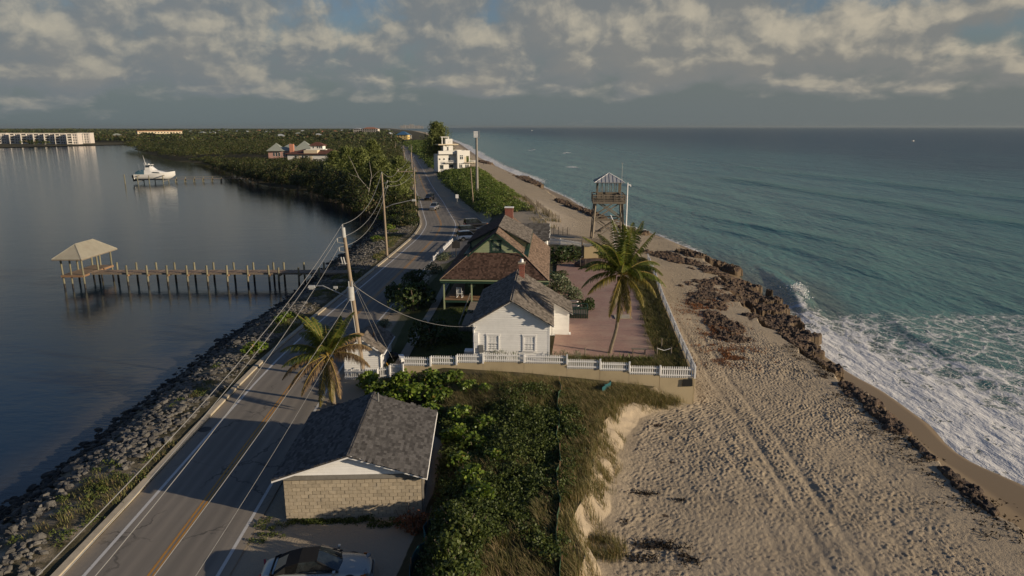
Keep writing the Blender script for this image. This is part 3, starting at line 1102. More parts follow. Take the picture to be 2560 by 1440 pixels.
def shingles(roof, world_m, poly, base, sw, sh, matl, n_parts, th=0.028, jitter=0.35, uneven=0.012):
    """cover one slope (3-D outline; base = two outline points along the eave) with shingles;
    the n_parts nearest the camera are objects, the rest one joined part"""
    P = [Vector(p) for p in poly]
    O = Vector(base[0])
    U = (Vector(base[1]) - O).normalized()
    n = (P[1] - P[0]).cross(P[2] - P[0]).normalized()
    if n.z < 0:
        n = -n
    Vd = n.cross(U)
    if Vd.z < 0:
        Vd = -Vd
    pu = [((p - O).dot(U), (p - O).dot(Vd)) for p in P]
    umin = min(p[0] for p in pu); umax = max(p[0] for p in pu)
    vmax = max(p[1] for p in pu)
    R = Matrix((U, Vd, n)).transposed()
    if R.determinant() < 0:
        U2 = -U
        R = Matrix((U2, Vd, n)).transposed()
    items = []
    r = 0
    widths = [sw * 0.72, sw, sw * 1.3]
    while r * sh < vmax:
        v = r * sh
        u = umin - random.random() * sw
        while u < umax:
            w = random.choice(widths)
            uc = u + w / 2
            if point_in(pu, uc, v + sh * 0.4):
                items.append((O + U * uc + Vd * (v + random.uniform(-uneven, uneven)) + n * random.uniform(0, 0.006), w))
            u += w + 0.006
        r += 1
    cw = Vector((0, 0, CAM_H))
    items.sort(key=lambda it: (world_m @ it[0] - cw).length)
    eul = R.to_euler()
    for p, w in items[:n_parts]:
        inst('shingle', shingle_mesh(w, sh * 1.2, th, matl), roof, p, eul)
    rest = items[n_parts:]
    if rest:
        V_, F_, T_ = [], [], []
        for k, (p, w) in enumerate(rest):
            b = len(V_)
            for (a, c, d_) in ((-w / 2, 0, 0), (w / 2, 0, 0), (w / 2, sh * 1.2, -.004), (-w / 2, sh * 1.2, -.004), (-w / 2, 0, th), (w / 2, 0, th), (w / 2, sh * 1.2, th * .25), (-w / 2, sh * 1.2, th * .25)):
                V_.append(p + R @ Vector((a, c, d_)))
            for f in ((4, 5, 6, 7), (0, 1, 5, 4), (1, 2, 6, 5), (3, 0, 4, 7)):
                F_.append([b + i for i in f])
                T_.append(random.random() if len(T_) % 4 == 0 else T_[-1])
        o = inst('shingle_field', np_mesh('shingle_field', np.array([tuple(q_) for q_ in V_]), np.array(F_), matl, face_attrs={'tint': np.array(T_)}), roof)
        tag(o, kind='stuff')
    return items


def boards(parent, x0, x1, z0, z1, y, step, matl, gable=None, name='siding_board', th=0.034, face=-1):
    """lap siding on a wall facing -y (face=-1): each board its own piece; gable=(xc, zeave, zpeak, halfwidth)"""
    z = z0
    while z < z1 - 0.02:
        zt = min(z + step, z1)
        a0, a1, b0, b1 = x0, x1, x0, x1
        if gable and zt > gable[1]:
            xc, ze, zp, hw = gable
            def lim(zz):
                k = 1 if zz <= ze else max(0.0, (zp - zz) / (zp - ze))
                return max(x0, xc - hw * k), min(x1, xc + hw * k)
            a0, a1 = lim(z)
            b0, b1 = lim(zt)
        if a1 - a0 > 0.05:
            mb = MB()
            mb.add([(a0, y + face * (th + .012), z), (a1, y + face * (th + .012), z), (b1, y + face * th * .35, zt + .004), (b0, y + face * th * .35, zt + .004),
                    (a0, y, z), (a1, y, z), (b1, y, zt + .004), (b0, y, zt + .004)],
                   [(0, 1, 2, 3), (4, 5, 1, 0), (1, 5, 6, 2), (3, 7, 4, 0), (2, 6, 7, 3)])
            mb.build(name, matl, parent)
        z = zt


def window(parent, x, z, w, h, y, frame, glass, cols=3, rws=2, trim=None, sash=True):
    """double-hung window on a wall facing -y, centre x, sill z"""
    root = MB()
    t = 0.10
    trim = trim or frame
    for (x0, x1, z0, z1) in ((x - w / 2 - t, x - w / 2, z - .04, z + h + .02), (x + w / 2, x + w / 2 + t, z - .04, z + h + .02), (x - w / 2 - t - .04, x + w / 2 + t + .04, z + h + .02, z + h + .16)):
        root.span(x0, x1, y - .06, y + .02, z0, z1)
    win = root.build('window', trim, parent)
    MB().span(x - w / 2 - t - .05, x + w / 2 + t + .05, y - .11, y + .02, z - .10, z - .04).build('sill', trim, win)
    dz = h / 2
    for k in range(2 if sash else 1):
        z0 = z + k * dz
        hh = dz if sash else h
        yy = y - .02 + (k * 0.012)
        s = MB()
        b = .045
        s.span(x - w / 2, x - w / 2 + b, yy - .02, yy + .02, z0, z0 + hh).span(x + w / 2 - b, x + w / 2, yy - .02, yy + .02, z0, z0 + hh)
        s.span(x - w / 2 + b, x + w / 2 - b, yy - .02, yy + .02, z0, z0 + b).span(x - w / 2 + b, x + w / 2 - b, yy - .02, yy + .02, z0 + hh - b, z0 + hh)
        iw = (w - 2 * b)
        ih = (hh - 2 * b)
        for c in range(1, cols):
            xx = x - w / 2 + b + iw * c / cols
            s.span(xx - .012, xx + .012, yy - .012, yy + .014, z0 + b, z0 + hh - b)
        for r in range(1, rws):
            zz = z0 + b + ih * r / rws
            s.span(x - w / 2 + b, x + w / 2 - b, yy - .0125, yy + .0125, zz - .012, zz + .012)
        s.build('sash', frame, win)
        for c in range(cols):
            for r in range(rws):
                xx = x - w / 2 + b + iw * c / cols
                zz = z0 + b + ih * r / rws
                g = MB()
                g.span(xx + .002, xx + iw / cols - .002, yy + .015, yy + .02, zz + .002, zz + ih / rws - .002)
                g.build('pane', glass, win)
    return win


def chimney(parent, x, y, w, d, z0, z1, cap_mat, pots=0, cap=0.12):
    ch = MB().span(x - w / 2, x + w / 2, y - d / 2, y + d / 2, z0, z1).span(x - w / 2 - .04, x + w / 2 + .04, y - d / 2 - .04, y + d / 2 + .04, z1 - .22, z1 - .06).build('chimney', M['brick'], parent)
    MB().span(x - w / 2 - .08, x + w / 2 + .08, y - d / 2 - .08, y + d / 2 + .08, z1 + .002, z1 + cap).build('chimney_cap', cap_mat, ch)
    if pots:
        MB().tube([(x, y, z1 + cap), (x, y, z1 + cap + .28)], [.17, .13], 12).build('flue', M['white_trim'], ch)
    return ch


# ------------------------------------------------------------------ block garage
gar = empty('block_garage', (-11.8, 32.0, 0), math.radians(2.4), 'sandy block garage with grey shingled gable roof beside the road', 'garage')
GM = Matrix.Translation((-11.8, 32.0, 0)) @ Matrix.Rotation(math.radians(2.4), 4, 'Z')
GW, GD = 7.06, 7.6
w = MB().span(0, GW, 0, .2, 0, 2.56).span(0, .2, .2, GD, 0, 2.5).span(GW - .2, GW, .2, GD, 0, 2.5).span(.2, GW - .2, GD - .2, GD, 0, 2.5)
wall = w.build('wall', M['mortar'], gar)
bl = {}
for full in (1, 0):
    for v_ in range(3):
        L_ = .392 if full else .192
        mb = MB()
        j = [random.uniform(-.006, .006) for _ in range(8)]
        mb.add([(-L_ / 2 + j[0], 0, j[1]), (L_ / 2 + j[2], 0, j[3]), (L_ / 2 + j[4], 0, .188 + j[5]), (-L_ / 2 + j[6], 0, .188 + j[7]),
                (-L_ / 2, .03, 0), (L_ / 2, .03, 0), (L_ / 2, .03, .188), (-L_ / 2, .03, .188)],
               [(0, 1, 2, 3), (4, 5, 1, 0), (1, 5, 6, 2), (3, 7, 4, 0), (2, 6, 7, 3)])
        bl[(full, v_)] = mb.mesh('concrete_block', M['block'])
for r in range(11):
    x = 0.0
    z = r * .202
    if r % 2:
        inst('concrete_block', bl[(0, random.randrange(3))], wall, (.105, -.026, z))
        x = .205
    while x < GW - .12:
        full = 1 if x + .40 <= GW + .01 else 0
        L_ = .40 if full else .20
        if x + L_ <= GW + .01:
            inst('concrete_block', bl[(full, random.randrange(3))], wall, (x + L_ / 2 + .003, -.030 + random.uniform(-.014, .006), z + random.uniform(-.004, .004)), (0, random.uniform(-.008, .008), 0))
        x += L_ + .016
MB().span(-.01, GW + .01, -.05, .1, 2.26, 2.50).build('lintel_beam', M['grey_band'], gar)
# gable, rakes, roof
gx, gz = 3.43, 3.74
eL, eR, ez = -.5, 7.40, 2.46
slope = (gz - ez) / (gx - eL)
gab = MB().prism([(0.0, .02, 2.5), (GW, .02, 2.5), (gx, .02, gz - .16)], (0, .1, 0)).build('gable_wall', M['white_paint'], gar)
boards(gab, .0, GW, 2.52, 3.58, .0, .15, M['white_paint'], (gx, 2.52, gz - .14, gx))
for (a, b) in (((eL, ez), (gx, gz)), ((gx, gz), (eR, ez))):
    MB().prism([(a[0], -.34, a[1] - .17), (b[0], -.34, b[1] - .17), (b[0], -.34, b[1] - .01), (a[0], -.34, a[1] - .01)], (0, .035, 0)).build('rake_board', M['white_trim'], gar)
for (x_, s_) in ((eL, -1), (eR, 1)):
    MB().span(x_ - .02, x_ + .02, -.30, GD + .4, ez - .20, ez - .03).build('eave_board', M['white_trim'], gar)
RS = [(gx, -.36, gz), (eR, -.36, ez), (eR, GD + .45, ez), (gx, GD + .45, gz)]
LS = [(gx, -.36, gz), (eL, -.36, ez), (eL, GD + .45, ez), (gx, GD + .45, gz)]
rf, _ = roof_plane(gar, RS, .06, M['deck_under'])
shingles(rf, GM, RS, (RS[1], RS[2]), .30, .155, M['asphalt_shingle'], 300)
rf2, _ = roof_plane(gar, LS, .06, M['deck_under'])
shingles(rf2, GM, LS, (LS[1], LS[2]), .30, .155, M['asphalt_shingle'], 0)
for k in range(27):
    MB().add([(gx - .15, -.36 + k * .32, gz - .035), (gx, -.36 + k * .32, gz + .028), (gx + .15, -.36 + k * .32, gz - .035), (gx - .15, -.04 + k * .32, gz - .045), (gx, -.04 + k * .32, gz + .018), (gx + .15, -.04 + k * .32, gz - .045)],
             [(0, 1, 4, 3), (1, 2, 5, 4)]).build('ridge_cap', M['asphalt_shingle'], rf)
# soil pipe corner post, down the right
MB().span(GW + .02, GW + .12, .1, .2, 0, 2.4).build('corner_post', M['grey_band'], gar)
MB().tube([(3.9, GD - .6, gz - .3), (3.9, GD - .6, gz + .42)], .05, 8).build('vent_pipe', M['steel'], gar)

# ------------------------------------------------------------------ white cottage
CR = math.radians(-3.2)
CB = 1.7
CL = (-3.10, 52.15, CB)
cot = empty('white_cottage', CL, CR, 'white clapboard cottage with brown grey shingled roof and red brick chimney', 'house')
CMx = Matrix.Translation(CL) @ Matrix.Rotation(CR, 4, 'Z')
CW, CD = 6.1, 11.3
ze, zp = 4.96 - CB, 6.80 - CB
xc = CW / 2
w = MB()
w.prism([(0, .0, -1.2), (CW, .0, -1.2), (CW, .0, ze), (xc, .0, zp - .12), (0, .0, ze)], (0, .15, 0))
w.span(0, .15, .15, CD, -1.2, ze - .02).span(CW - .15, CW, .15, CD, -1.2, ze - .02)
w.prism([(0, CD, -1.2), (CW, CD, -1.2), (CW, CD, ze), (xc, CD, zp - .12), (0, CD, ze)], (0, -.15, 0))
cw_ = w.build('wall', M['white_paint'], cot)
boards(cw_, .10, CW - .10, -.6, zp - .16, -.001, .185, M['white_paint'], (xc, ze - .02, zp - .12, xc - .02))
for x_ in (0, CW - .10):
    MB().span(x_ - .012, x_ + .112, -.045, .02, -1.2, ze - .05).build('corner_board', M['white_trim'], cot)
for x_ in (xc - 1.47, xc + 1.43):
    window(cot, x_, .95, .86, 1.15, -.02, M['white_trim'], M['glass_pale'], 3, 2)
for a, b in (((-.32, ze - .20), (xc, zp)), ((xc, zp), (CW + .32, ze - .20))):
    MB().prism([(a[0], -.30, a[1] - .15), (b[0], -.30, b[1] - .15), (b[0], -.30, b[1] - .012), (a[0], -.30, a[1] - .012)], (0, .04, 0)).build('rake_board', M['white_trim'], cot)
    d_ = 1 if a[0] > 1 else -1
cs = (zp - (ze - .20)) / (xc + .32)
RS = [(xc, -.34, zp), (CW + .32, -.34, ze - .20), (CW + .32, CD + .3, ze - .20), (xc, CD + .3, zp)]
LS = [(xc, -.34, zp), (-.32, -.34, ze - .20), (-.32, CD + .3, ze - .20), (xc, CD + .3, zp)]
rfc, _ = roof_plane(cot, RS, .07, M['deck_under'])
shingles(rfc, CMx, RS, (RS[1], RS[2]), .34, .20, M['cottage_shingle'], 300)
rfl, _ = roof_plane(cot, LS, .07, M['deck_under'])
shingles(rfl, CMx, LS, (LS[1], LS[2]), .34, .20, M['cottage_shingle'], 0)
MB().prism([(xc - .16, -.35, zp - .06), (xc, -.35, zp + .035), (xc + .16, -.35, zp - .06)], (0, CD + .66, 0)).build('ridge_cap', M['asphalt_shingle'], cot)
chimney(cot, xc + .42, 9.6, .50, .50, zp - .6, zp + 1.0, M['concrete'], pots=1)
# lean-to bay on the sea side
ex0, ex1, ey0, ey1 = CW - .05, CW + 1.75, 7.6, 11.3
xz = ze - .20 - 1.5 * cs
bay = MB().prism([(ex0, ey0, -1.2), (ex1, ey0, -1.2), (ex1, ey0, xz - .04), (ex0, ey0, ze - .15)], (0, .12, 0)).span(ex1 - .12, ex1, ey0 + .12, ey1, -1.2, xz - .06).build('side_bay_wall', M['white_paint'], cot)
boards(bay, ex0 + .3, ex1, -.5, xz - .06, ey0 - .001, .185, M['white_paint'])
MB().span(ex1 - .02, ex1 + .16, ey0 - .05, ey0 + .5, -1.2, .05).build('bay_plinth', M['white_trim'], cot)
BS = [(CW + .325, ey0 - .25, ze - .205), (ex1 + .3, ey0 - .25, xz - .12), (ex1 + .3, ey1 + .3, xz - .12), (CW + .325, ey1 + .3, ze - .205)]
rfb, _ = roof_plane(cot, BS, .06, M['deck_under'])
shingles(rfb, CMx, BS, (BS[1], BS[2]), .34, .20, M['cottage_shingle'], 0)
MB().prism([(CW + .30, ey0 - .22, ze - .32), (ex1 + .3, ey0 - .22, xz - .26), (ex1 + .3, ey0 - .22, xz - .14), (CW + .30, ey0 - .22, ze - .215)], (0, .03, 0)).build('rake_board', M['white_trim'], cot)
# meters, boxes and pipes at the left corner
MB().span(.45, .82, -.20, -.035, .75, 1.35).build('meter_box', M['steel'], cot)
MB().span(.50, .82, -.22, -.035, .05, .42).build('meter_box', M['white_trim'], cot)
MB().tube([(.66, -.10, .42), (.66, -.10, .75)], .03, 8).build('conduit', M['white_trim'], cot)
MB().tube([(.08, -.12, .2), (.08, -.12, 2.6), (.3, -.14, 2.85)], .05, 8).build('conduit', M['white_trim'], cot)
MB().span(.05, .44, -.16, -.03, 1.1, 2.35).span(.05, .42, -.2, -.16, 1.6, 2.2).build('service_panel', M['white_trim'], cot)
ac = MB().span(-.75, -.05, .1, .8, -.2, .75).build('air_conditioner_cabinet', M['white_trim'], cot)
for k in range(5):
    MB().span(-.72, -.08, .075, .1, -.05 + k * .15, .03 + k * .15).build('louvre', M['steel'], ac)

# ------------------------------------------------------------------ big green-and-cedar house
HR = math.radians(-3.4)
HB = 1.0
HL = (-7.60, 70.35, HB)
hs = empty('shingled_house', HL, HR, 'large house with red brown cedar roof, light green gable and dark green porch', 'house')
HM = Matrix.Translation(HL) @ Matrix.Rotation(HR, 4, 'Z')
W_, L_, e_ = 11.5, 20.3, 3.35
cx_ = W_ / 2
rz_ = 8.05
sl = (rz_ - e_) / cx_
SB = 2.5
st = e_ + 2.40
hx = (rz_ - st) / sl
SK = [(0, 0, e_), (W_, 0, e_), (cx_ + hx, SB, st), (cx_ - hx, SB, st)]
RSl = [(W_, 0, e_), (W_, L_, e_), (cx_, L_, rz_), (cx_, SB - .35, rz_), (cx_ + hx, SB - .02, st)]
LSl = [(0, 0, e_), (0, L_, e_), (cx_, L_, rz_), (cx_, SB - .35, rz_), (cx_ - hx, SB - .02, st)]
r1, _ = roof_plane(hs, SK, .08, M['deck_under'])
shingles(r1, HM, SK, (SK[0], SK[1]), .20, .21, M['cedar'], 300, th=.030)


def planar(poly):
    a, b, c = [Vector(p) for p in poly[:3]]
    n = (b - a).cross(c - a).normalized()
    out = []
    for p in poly:
        p = Vector(p)
        p.z -= (p - a).dot(n) / n.z
        out.append(tuple(p))
    return out


RSl = planar(RSl)
LSl = planar(LSl)
r2, _ = roof_plane(hs, RSl, .08, M['deck_under'])
shingles(r2, HM, RSl, (RSl[0], RSl[1]), .30, .21, M['cedar_pale'], 0, th=.030)
r3, _ = roof_plane(hs, LSl, .08, M['deck_under'])
shingles(r3, HM, LSl, (LSl[0], LSl[1]), .30, .21, M['cedar'], 0, th=.030)
# hip strips
for p in ((SK[0], SK[3]), (SK[1], SK[2])):
    MB().bar(Vector(p[0]) + Vector((0, 0, .03)), Vector(p[1]) + Vector((0, 0, .03)), .22, .05).build('hip_cap', M['cedar_pale'], hs)
# light green front gable
gw = MB().prism([(cx_ - hx - .05, SB + .05, st - .1), (cx_ + hx + .05, SB + .05, st - .1), (cx_, SB + .05, rz_ - .08)], (0, .12, 0)).build('gable_wall', M['green_light'], hs)
boards(gw, cx_ - hx, cx_ + hx, st - .02, rz_ - .12, SB + .05, .17, M['green_light'], (cx_, st - .02, rz_ - .1, hx))
for s_ in (-1, 1):
    a = Vector((cx_ + s_ * (hx + .32), SB - .40, st - .29))
    b = Vector((cx_, SB - .40, rz_ - .015))
    MB().prism([a - Vector((0, 0, .20)), b - Vector((0, 0, .20)), b, a], (0, .06, 0)).build('rake_board', M['green_dark'], hs)
window(hs, cx_ + .02, st + .16, .92, 1.12, SB + .02, M['green_dark'], M['glass'], 2, 1)
# shed dormers under the broad upper roof
uy0, uy1, uhw = 6.1, 16.3, 3.55
uz1, uz0 = rz_ + .10, rz_ + .10 - 3.55 * .535
for s_ in (1, -1):
    US = planar([(cx_, uy0, uz1), (cx_ + s_ * uhw, uy0, uz0), (cx_ + s_ * uhw, uy1, uz0), (cx_, uy1, uz1)])
    ru, _ = roof_plane(hs, US, .09, M['deck_under'])
    shingles(ru, HM, US, (US[1], US[2]), .30, .21, M['cedar'] if s_ < 0 else M['cottage_shingle'], 0, th=.030)
    MB().prism([(cx_ + s_ * .05, uy0 + .02, uz1 - .24), (cx_ + s_ * uhw, uy0 + .02, uz0 - .20), (cx_ + s_ * uhw, uy0 + .02, uz0 - .02), (cx_ + s_ * .05, uy0 + .02, uz1 - .05)], (0, .05, 0)).build('rake_board', M['green_dark'], hs)
    xo = uhw - .35
    zb = rz_ - sl * xo
    dw = MB().prism([(cx_, uy0 + .35, uz1 - .12), (cx_, uy0 + .35, rz_ - .4), (cx_ + s_ * xo, uy0 + .35, zb - .3), (cx_ + s_ * xo, uy0 + .35, uz0 + .06)], (0, .12, 0)).build('dormer_end_wall', M['green_light'] if s_ > 0 else M['green_light'], hs)
    MB().span(cx_ + s_ * xo - .08, cx_ + s_ * xo + .08, uy0 + .28, uy0 + .46, zb - .3, uz0 + .05).build('corner_board', M['green_dark'], hs)
    dside = MB().prism([(cx_ + s_ * xo, uy0 + .47, zb - .3), (cx_ + s_ * xo, uy1 - .3, zb - .3), (cx_ + s_ * xo, uy1 - .3, uz0 + .04), (cx_ + s_ * xo, uy0 + .47, uz0 + .04)], (-s_ * .1, 0, 0)).build('dormer_wall', M['green_light'], hs)
    for k in range(4):
        yk = uy0 + 1.6 + k * 2.3
        MB().span(cx_ + s_ * (xo + .01) - .02, cx_ + s_ * (xo + .01) + .02, yk - .35, yk + .35, zb + .15, uz0 - .08).build('dormer_window', M['glass'], hs)
    MB().span(cx_ + s_ * uhw - .03, cx_ + s_ * uhw + .03, uy0 + .06, uy1, uz0 - .19, uz0 - .03).build('eave_board', M['green_dark'], hs)
chimney(hs, cx_ + .5, 16.9, 1.0, .75, rz_ - .9, rz_ + .95, M['white_trim'], cap=.10)
# eaves
MB().span(-.02, W_ + .02, -.06, .0, e_ - .17, e_ - .045).build('eave_board', M['green_light'], hs)
MB().span(.02, W_ - .02, .04, .16, e_ - .44, e_ - .19).build('porch_beam', M['green_dark'], hs)
for x_ in (-.03, W_ + .03):
    MB().span(x_ - .03, x_ + .03, .0, L_, e_ - .20, e_ - .045).build('eave_board', M['green_dark'], hs)
# body walls, porch floor, posts
body = MB().span(2.3, W_ - 2.3, SB, L_ - 1.5, -.8, e_ + 2.3).build('wall', M['green_dark'], hs)
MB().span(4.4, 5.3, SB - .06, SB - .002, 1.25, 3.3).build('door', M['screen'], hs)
for x_ in (3.2, 7.1, 8.3):
    MB().span(x_ - .4, x_ + .4, SB - .05, SB - .002, 2.0, 3.3).build('porch_window', M['glass'], hs)
for k in range(16):
    MB().span(.35, W_ - .35, .25 + k * .141, .25 + k * .141 + .132, 1.02, 1.07).build('deck_board', M['wood_warm'], hs)
MB().span(.35, W_ - .35, .30, SB, .75, 1.015).build('porch_frame', M['green_dark'], hs)
MB().span(W_ - 2.3, W_ - .35, SB + .02, L_ - 2, .78, 1.05).build('side_porch_floor', M['wood_warm'], hs)
MB().span(.35, 2.28, SB + .02, L_ - 2, .78, 1.05).build('side_porch_floor', M['wood_warm'], hs)
for x_, y_ in ((.35, .3), (3.3, .3), (6.6, .3), (W_ - .35, .3), (W_ - .35, 5), (W_ - .35, 10), (W_ - .35, 15), (.35, 5), (.35, 10), (.35, 15)):
    pp = MB().span(x_ - .07, x_ + .07, y_ - .07, y_ + .07, -.6, e_ - .19).build('porch_post', M['green_light'] if y_ < 1 else M['green_dark'], hs)
    if y_ < 1:
        for s_ in (-1, 1):
            if 0 < x_ + s_ * .5 < W_:
                MB().bar((x_ + s_ * .08, y_, e_ - .95), (x_ + s_ * .55, y_, e_ - .42), .07, .08).build('bracket', M['green_dark'], pp)
for k in range(3):
    MB().span(W_ - .40, W_ - .30, .4, L_ - 2, 1.35 + k * .3, 1.42 + k * .3).build('porch_rail', M['green_dark'], hs)
# sea side steps with a green handrail
for k in range(5):
    MB().span(W_ - .3 + k * .32, W_ + .02 + k * .32, 11, 12.6, .5 - .8, .95 - k * .19).build('step', M['wood_grey'], hs)
for y_ in (10.95, 12.65):
    MB().bar((W_ - .2, y_, 1.95), (W_ + 1.7, y_, .9), .07).bar((W_ + 1.7, y_, .9), (W_ + 1.7, y_, -.5), .09).bar((W_ - .2, y_, 1.5), (W_ + 1.7, y_, .5), .05).build('handrail', M['green_dark'], hs)

# slatted rocking chair on the porch
def rocking_chair(name, loc, rz, label):
    e = empty(name, loc, rz, label, 'chair')
    m1 = M['white_trim']
    for s_ in (-1, 1):
        MB().tube([(s_ * .28, -.45, .10), (s_ * .28, -.1, .03), (s_ * .28, .3, .05), (s_ * .28, .55, .16)], .022, 6).build('rocker', m1, e)
        MB().bar((s_ * .27, -.25, .05), (s_ * .27, -.25, .66), .045).build('leg', m1, e)
        MB().bar((s_ * .27, .22, .05), (s_ * .27, .45, 1.22), .045).build('back_post', m1, e)
        MB().bar((s_ * .29, -.32, .67), (s_ * .29, .30, .67), .09, .03).build('armrest', m1, e)
    for k in range(6):
        MB().bar((-.26, -.22 + k * .085, .42), (.26, -.22 + k * .085, .42), .06, .02).build('seat_slat', m1, e)
    for k in range(5):
        t_ = k / 4
        MB().bar((-.26, .29 + t_ * .13, .55 + t_ * .6), (.26, .29 + t_ * .13, .55 + t_ * .6), .03, .07).build('back_slat', m1, e)
    return e


p = HM @ Vector((1.9, 1.3, 1.07))
rocking_chair('rocking_chair', p, math.radians(170), 'white slatted rocking chair on the dark porch of the big house')

# ------------------------------------------------------------------ small white shed by the road
SL = (-13.95, 53.7, .1)
SR = math.radians(-1)
sd_ = empty('roadside_shed', SL, SR, 'small white shed with weathered shingle roof behind the utility pole', 'shed')
SMx = Matrix.Translation(SL) @ Matrix.Rotation(SR, 4, 'Z')
sw_, sdp, se, spk = 3.1, 4.5, 1.95, 3.0
w = MB().prism([(0, 0, -.3), (sw_, 0, -.3), (sw_, 0, se), (sw_ / 2, 0, spk - .1), (0, 0, se)], (0, .1, 0)).span(0, .1, .1, sdp, -.3, se - .02).span(sw_ - .1, sw_, .1, sdp, -.3, se - .02)
w.prism([(0, sdp, -.3), (sw_, sdp, -.3), (sw_, sdp, se), (sw_ / 2, sdp, spk - .1), (0, sdp, se)], (0, -.1, 0))
ww = w.build('wall', M['white_paint'], sd_)
boards(ww, .05, sw_ - .05, -.2, spk - .12, -.001, .17, M['white_paint'], (sw_ / 2, se - .02, spk - .1, sw_ / 2))
for s_ in (1, -1):
    xe = sw_ / 2 + s_ * (sw_ / 2 + .28)
    Pn = planar([(sw_ / 2, -.25, spk), (xe, -.25, se - .2), (xe, sdp + .25, se - .2), (sw_ / 2, sdp + .25, spk)])
    rr, _ = roof_plane(sd_, Pn, .06, M['deck_under'])
    shingles(rr, SMx, Pn, (Pn[1], Pn[2]), .32, .2, M['cottage_shingle'], 60 if s_ > 0 else 0)
    a = Vector((xe, -.27, se - .2)); b = Vector((sw_ / 2, -.27, spk))
    MB().prism([a - Vector((0, 0, .13)), b - Vector((0, 0, .13)), b - Vector((0, 0, .01)), a - Vector((0, 0, .01))], (0, .03, 0)).build('rake_board', M['white_trim'], sd_)
MB().tube([(2.2, 1.8, 2.3), (2.2, 1.8, 2.95)], .06, 8).build('vent_pipe', M['wood_warm'], sd_)
MB().span(sw_ - .002, sw_ + .04, 1.4, 2.3, -.1, 1.75).build('door', M['white_trim'], sd_)
MB().span(sw_ - .002, sw_ + .05, 2.8, 3.5, .8, 1.5).build('shutter', M['white_trim'], sd_)
MB().bar((sw_ + .29, -.25, se - .30), (sw_ + .29, sdp + .25, se - .30), .09, .09).tube([(sw_ + .29, -.2, se - .3), (sw_ + .15, -.12, se - .5), (sw_ + .1, -.1, 0)], .04, 6).build('gutter', M['white_trim'], sd_)

# ------------------------------------------------------------------ white outbuilding behind the big house
RB = (1.0, 100.5, 1.2)
ob = empty('rear_outbuilding', RB, math.radians(-5), 'small white outbuilding with dark shingle roof behind the big house', 'outbuilding')
RMx = Matrix.Translation(RB) @ Matrix.Rotation(math.radians(-5), 4, 'Z')
MB().span(0, 4.2, 0, 5.0, -.6, 2.6).prism([(4.2, 0, 2.6), (4.2, 5, 2.6), (4.2, 2.5, 4.4)], (-4.2, 0, 0)).build('wall', M['white_paint'], ob)
for s_ in (-1, 1):
    ye = 2.5 + s_ * 2.85
    Pn = planar([(-.3, 2.5, 4.6), (-.3, ye, 2.45), (4.5, ye, 2.45), (4.5, 2.5, 4.6)])
    rr, _ = roof_plane(ob, Pn, .07, M['deck_under'])
    shingles(rr, RMx, Pn, (Pn[1], Pn[2]), .34, .22, M['asphalt_shingle'], 0)
    a = Vector((4.51, ye, 2.45)); b = Vector((4.51, 2.5, 4.6))
    MB().prism([a - Vector((0, 0, .2)), b - Vector((0, 0, .2)), b, a], (.05, 0, 0)).build('rake_board', M['white_trim'], ob)
MB().span(1.4, 2.2, -.03, 0, .8, 1.9).build('window', M['glass'], ob)
# ------------------------------------------------------------------ retaining wall and picket fences
PICK = None


def picket_mesh(h, w=.085):
    mb = MB()
    mb.add([(-w / 2, -.012, 0), (w / 2, -.012, 0), (w / 2, -.012, h - .05), (0, -.012, h), (-w / 2, -.012, h - .05),
            (-w / 2, .012, 0), (w / 2, .012, 0), (w / 2, .012, h - .05), (0, .012, h), (-w / 2, .012, h - .05)],
           [(0, 1, 2, 3, 4), (9, 8, 7, 6, 5), (0, 4, 9, 5), (1, 6, 7, 2), (2, 7, 8, 3), (4, 3, 8, 9)])
    return mb.mesh('picket', M['white_trim'])


PM = {}


def picket_fence(name, segs, pitch, label, width=.085, post_h=.04):
    """segs: list of (p0, p1, z0, z1, height); pickets stand on z"""
    e = empty(name, (segs[0][0][0], segs[0][0][1], segs[0][2]), 0, label, 'fence')
    o = Vector(e.location)
    for (a, b, z0, z1, h) in segs:
        key = (round(h, 2), width)
        if key not in PM:
            PM[key] = picket_mesh(h, width)
        A = Vector((a[0], a[1], z0)) - o
        B = Vector((b[0], b[1], z1)) - o
        L = (B - A).length
        ang = math.atan2(B.y - A.y, B.x - A.x)
        n = max(2, int(L / pitch))
        for k in range(n):
            t = (k + .5) / n
            inst('picket', PM[key], e, A.lerp(B, t) + Vector((0, 0, random.uniform(0, .012))), (random.uniform(-.02, .02), 0, ang))
        off_ = Vector((-math.sin(ang), math.cos(ang), 0)) * .035
        for hz in (.22, .75):
            MB().bar(A + off_ + Vector((0, 0, h * hz)), B + off_ + Vector((0, 0, h * hz)), .04, .09).build('rail', M['white_trim'], e)
        MB().box(A + off_ * 2.2 + Vector((0, 0, (h + post_h) / 2)), (.11, .11, h + post_h), ang).box(A + off_ * 2.2 + Vector((0, 0, h + post_h + .012)), (.13, .13, .024), ang).build('post', M['white_trim'], e)
    return e


WA = Vector((14.12, 49.35, 0))
WD = Vector((-math.cos(math.radians(3.2)), math.sin(math.radians(3.2)), 0))


def on_wall(px):
    """point of the wall line seen at pixel column px (wall top about 1.6 m)"""
    lo, hi = 0.0, 30.0
    for _ in range(40):
        mid = (lo + hi) / 2
        P = WA + WD * mid
        dep = P.y * CP + (CAM_H - 1.6) * SP
        x = 1280 + FPX * P.x / dep
        if x > px:
            lo = mid
        else:
            hi = mid
    return WA + WD * lo


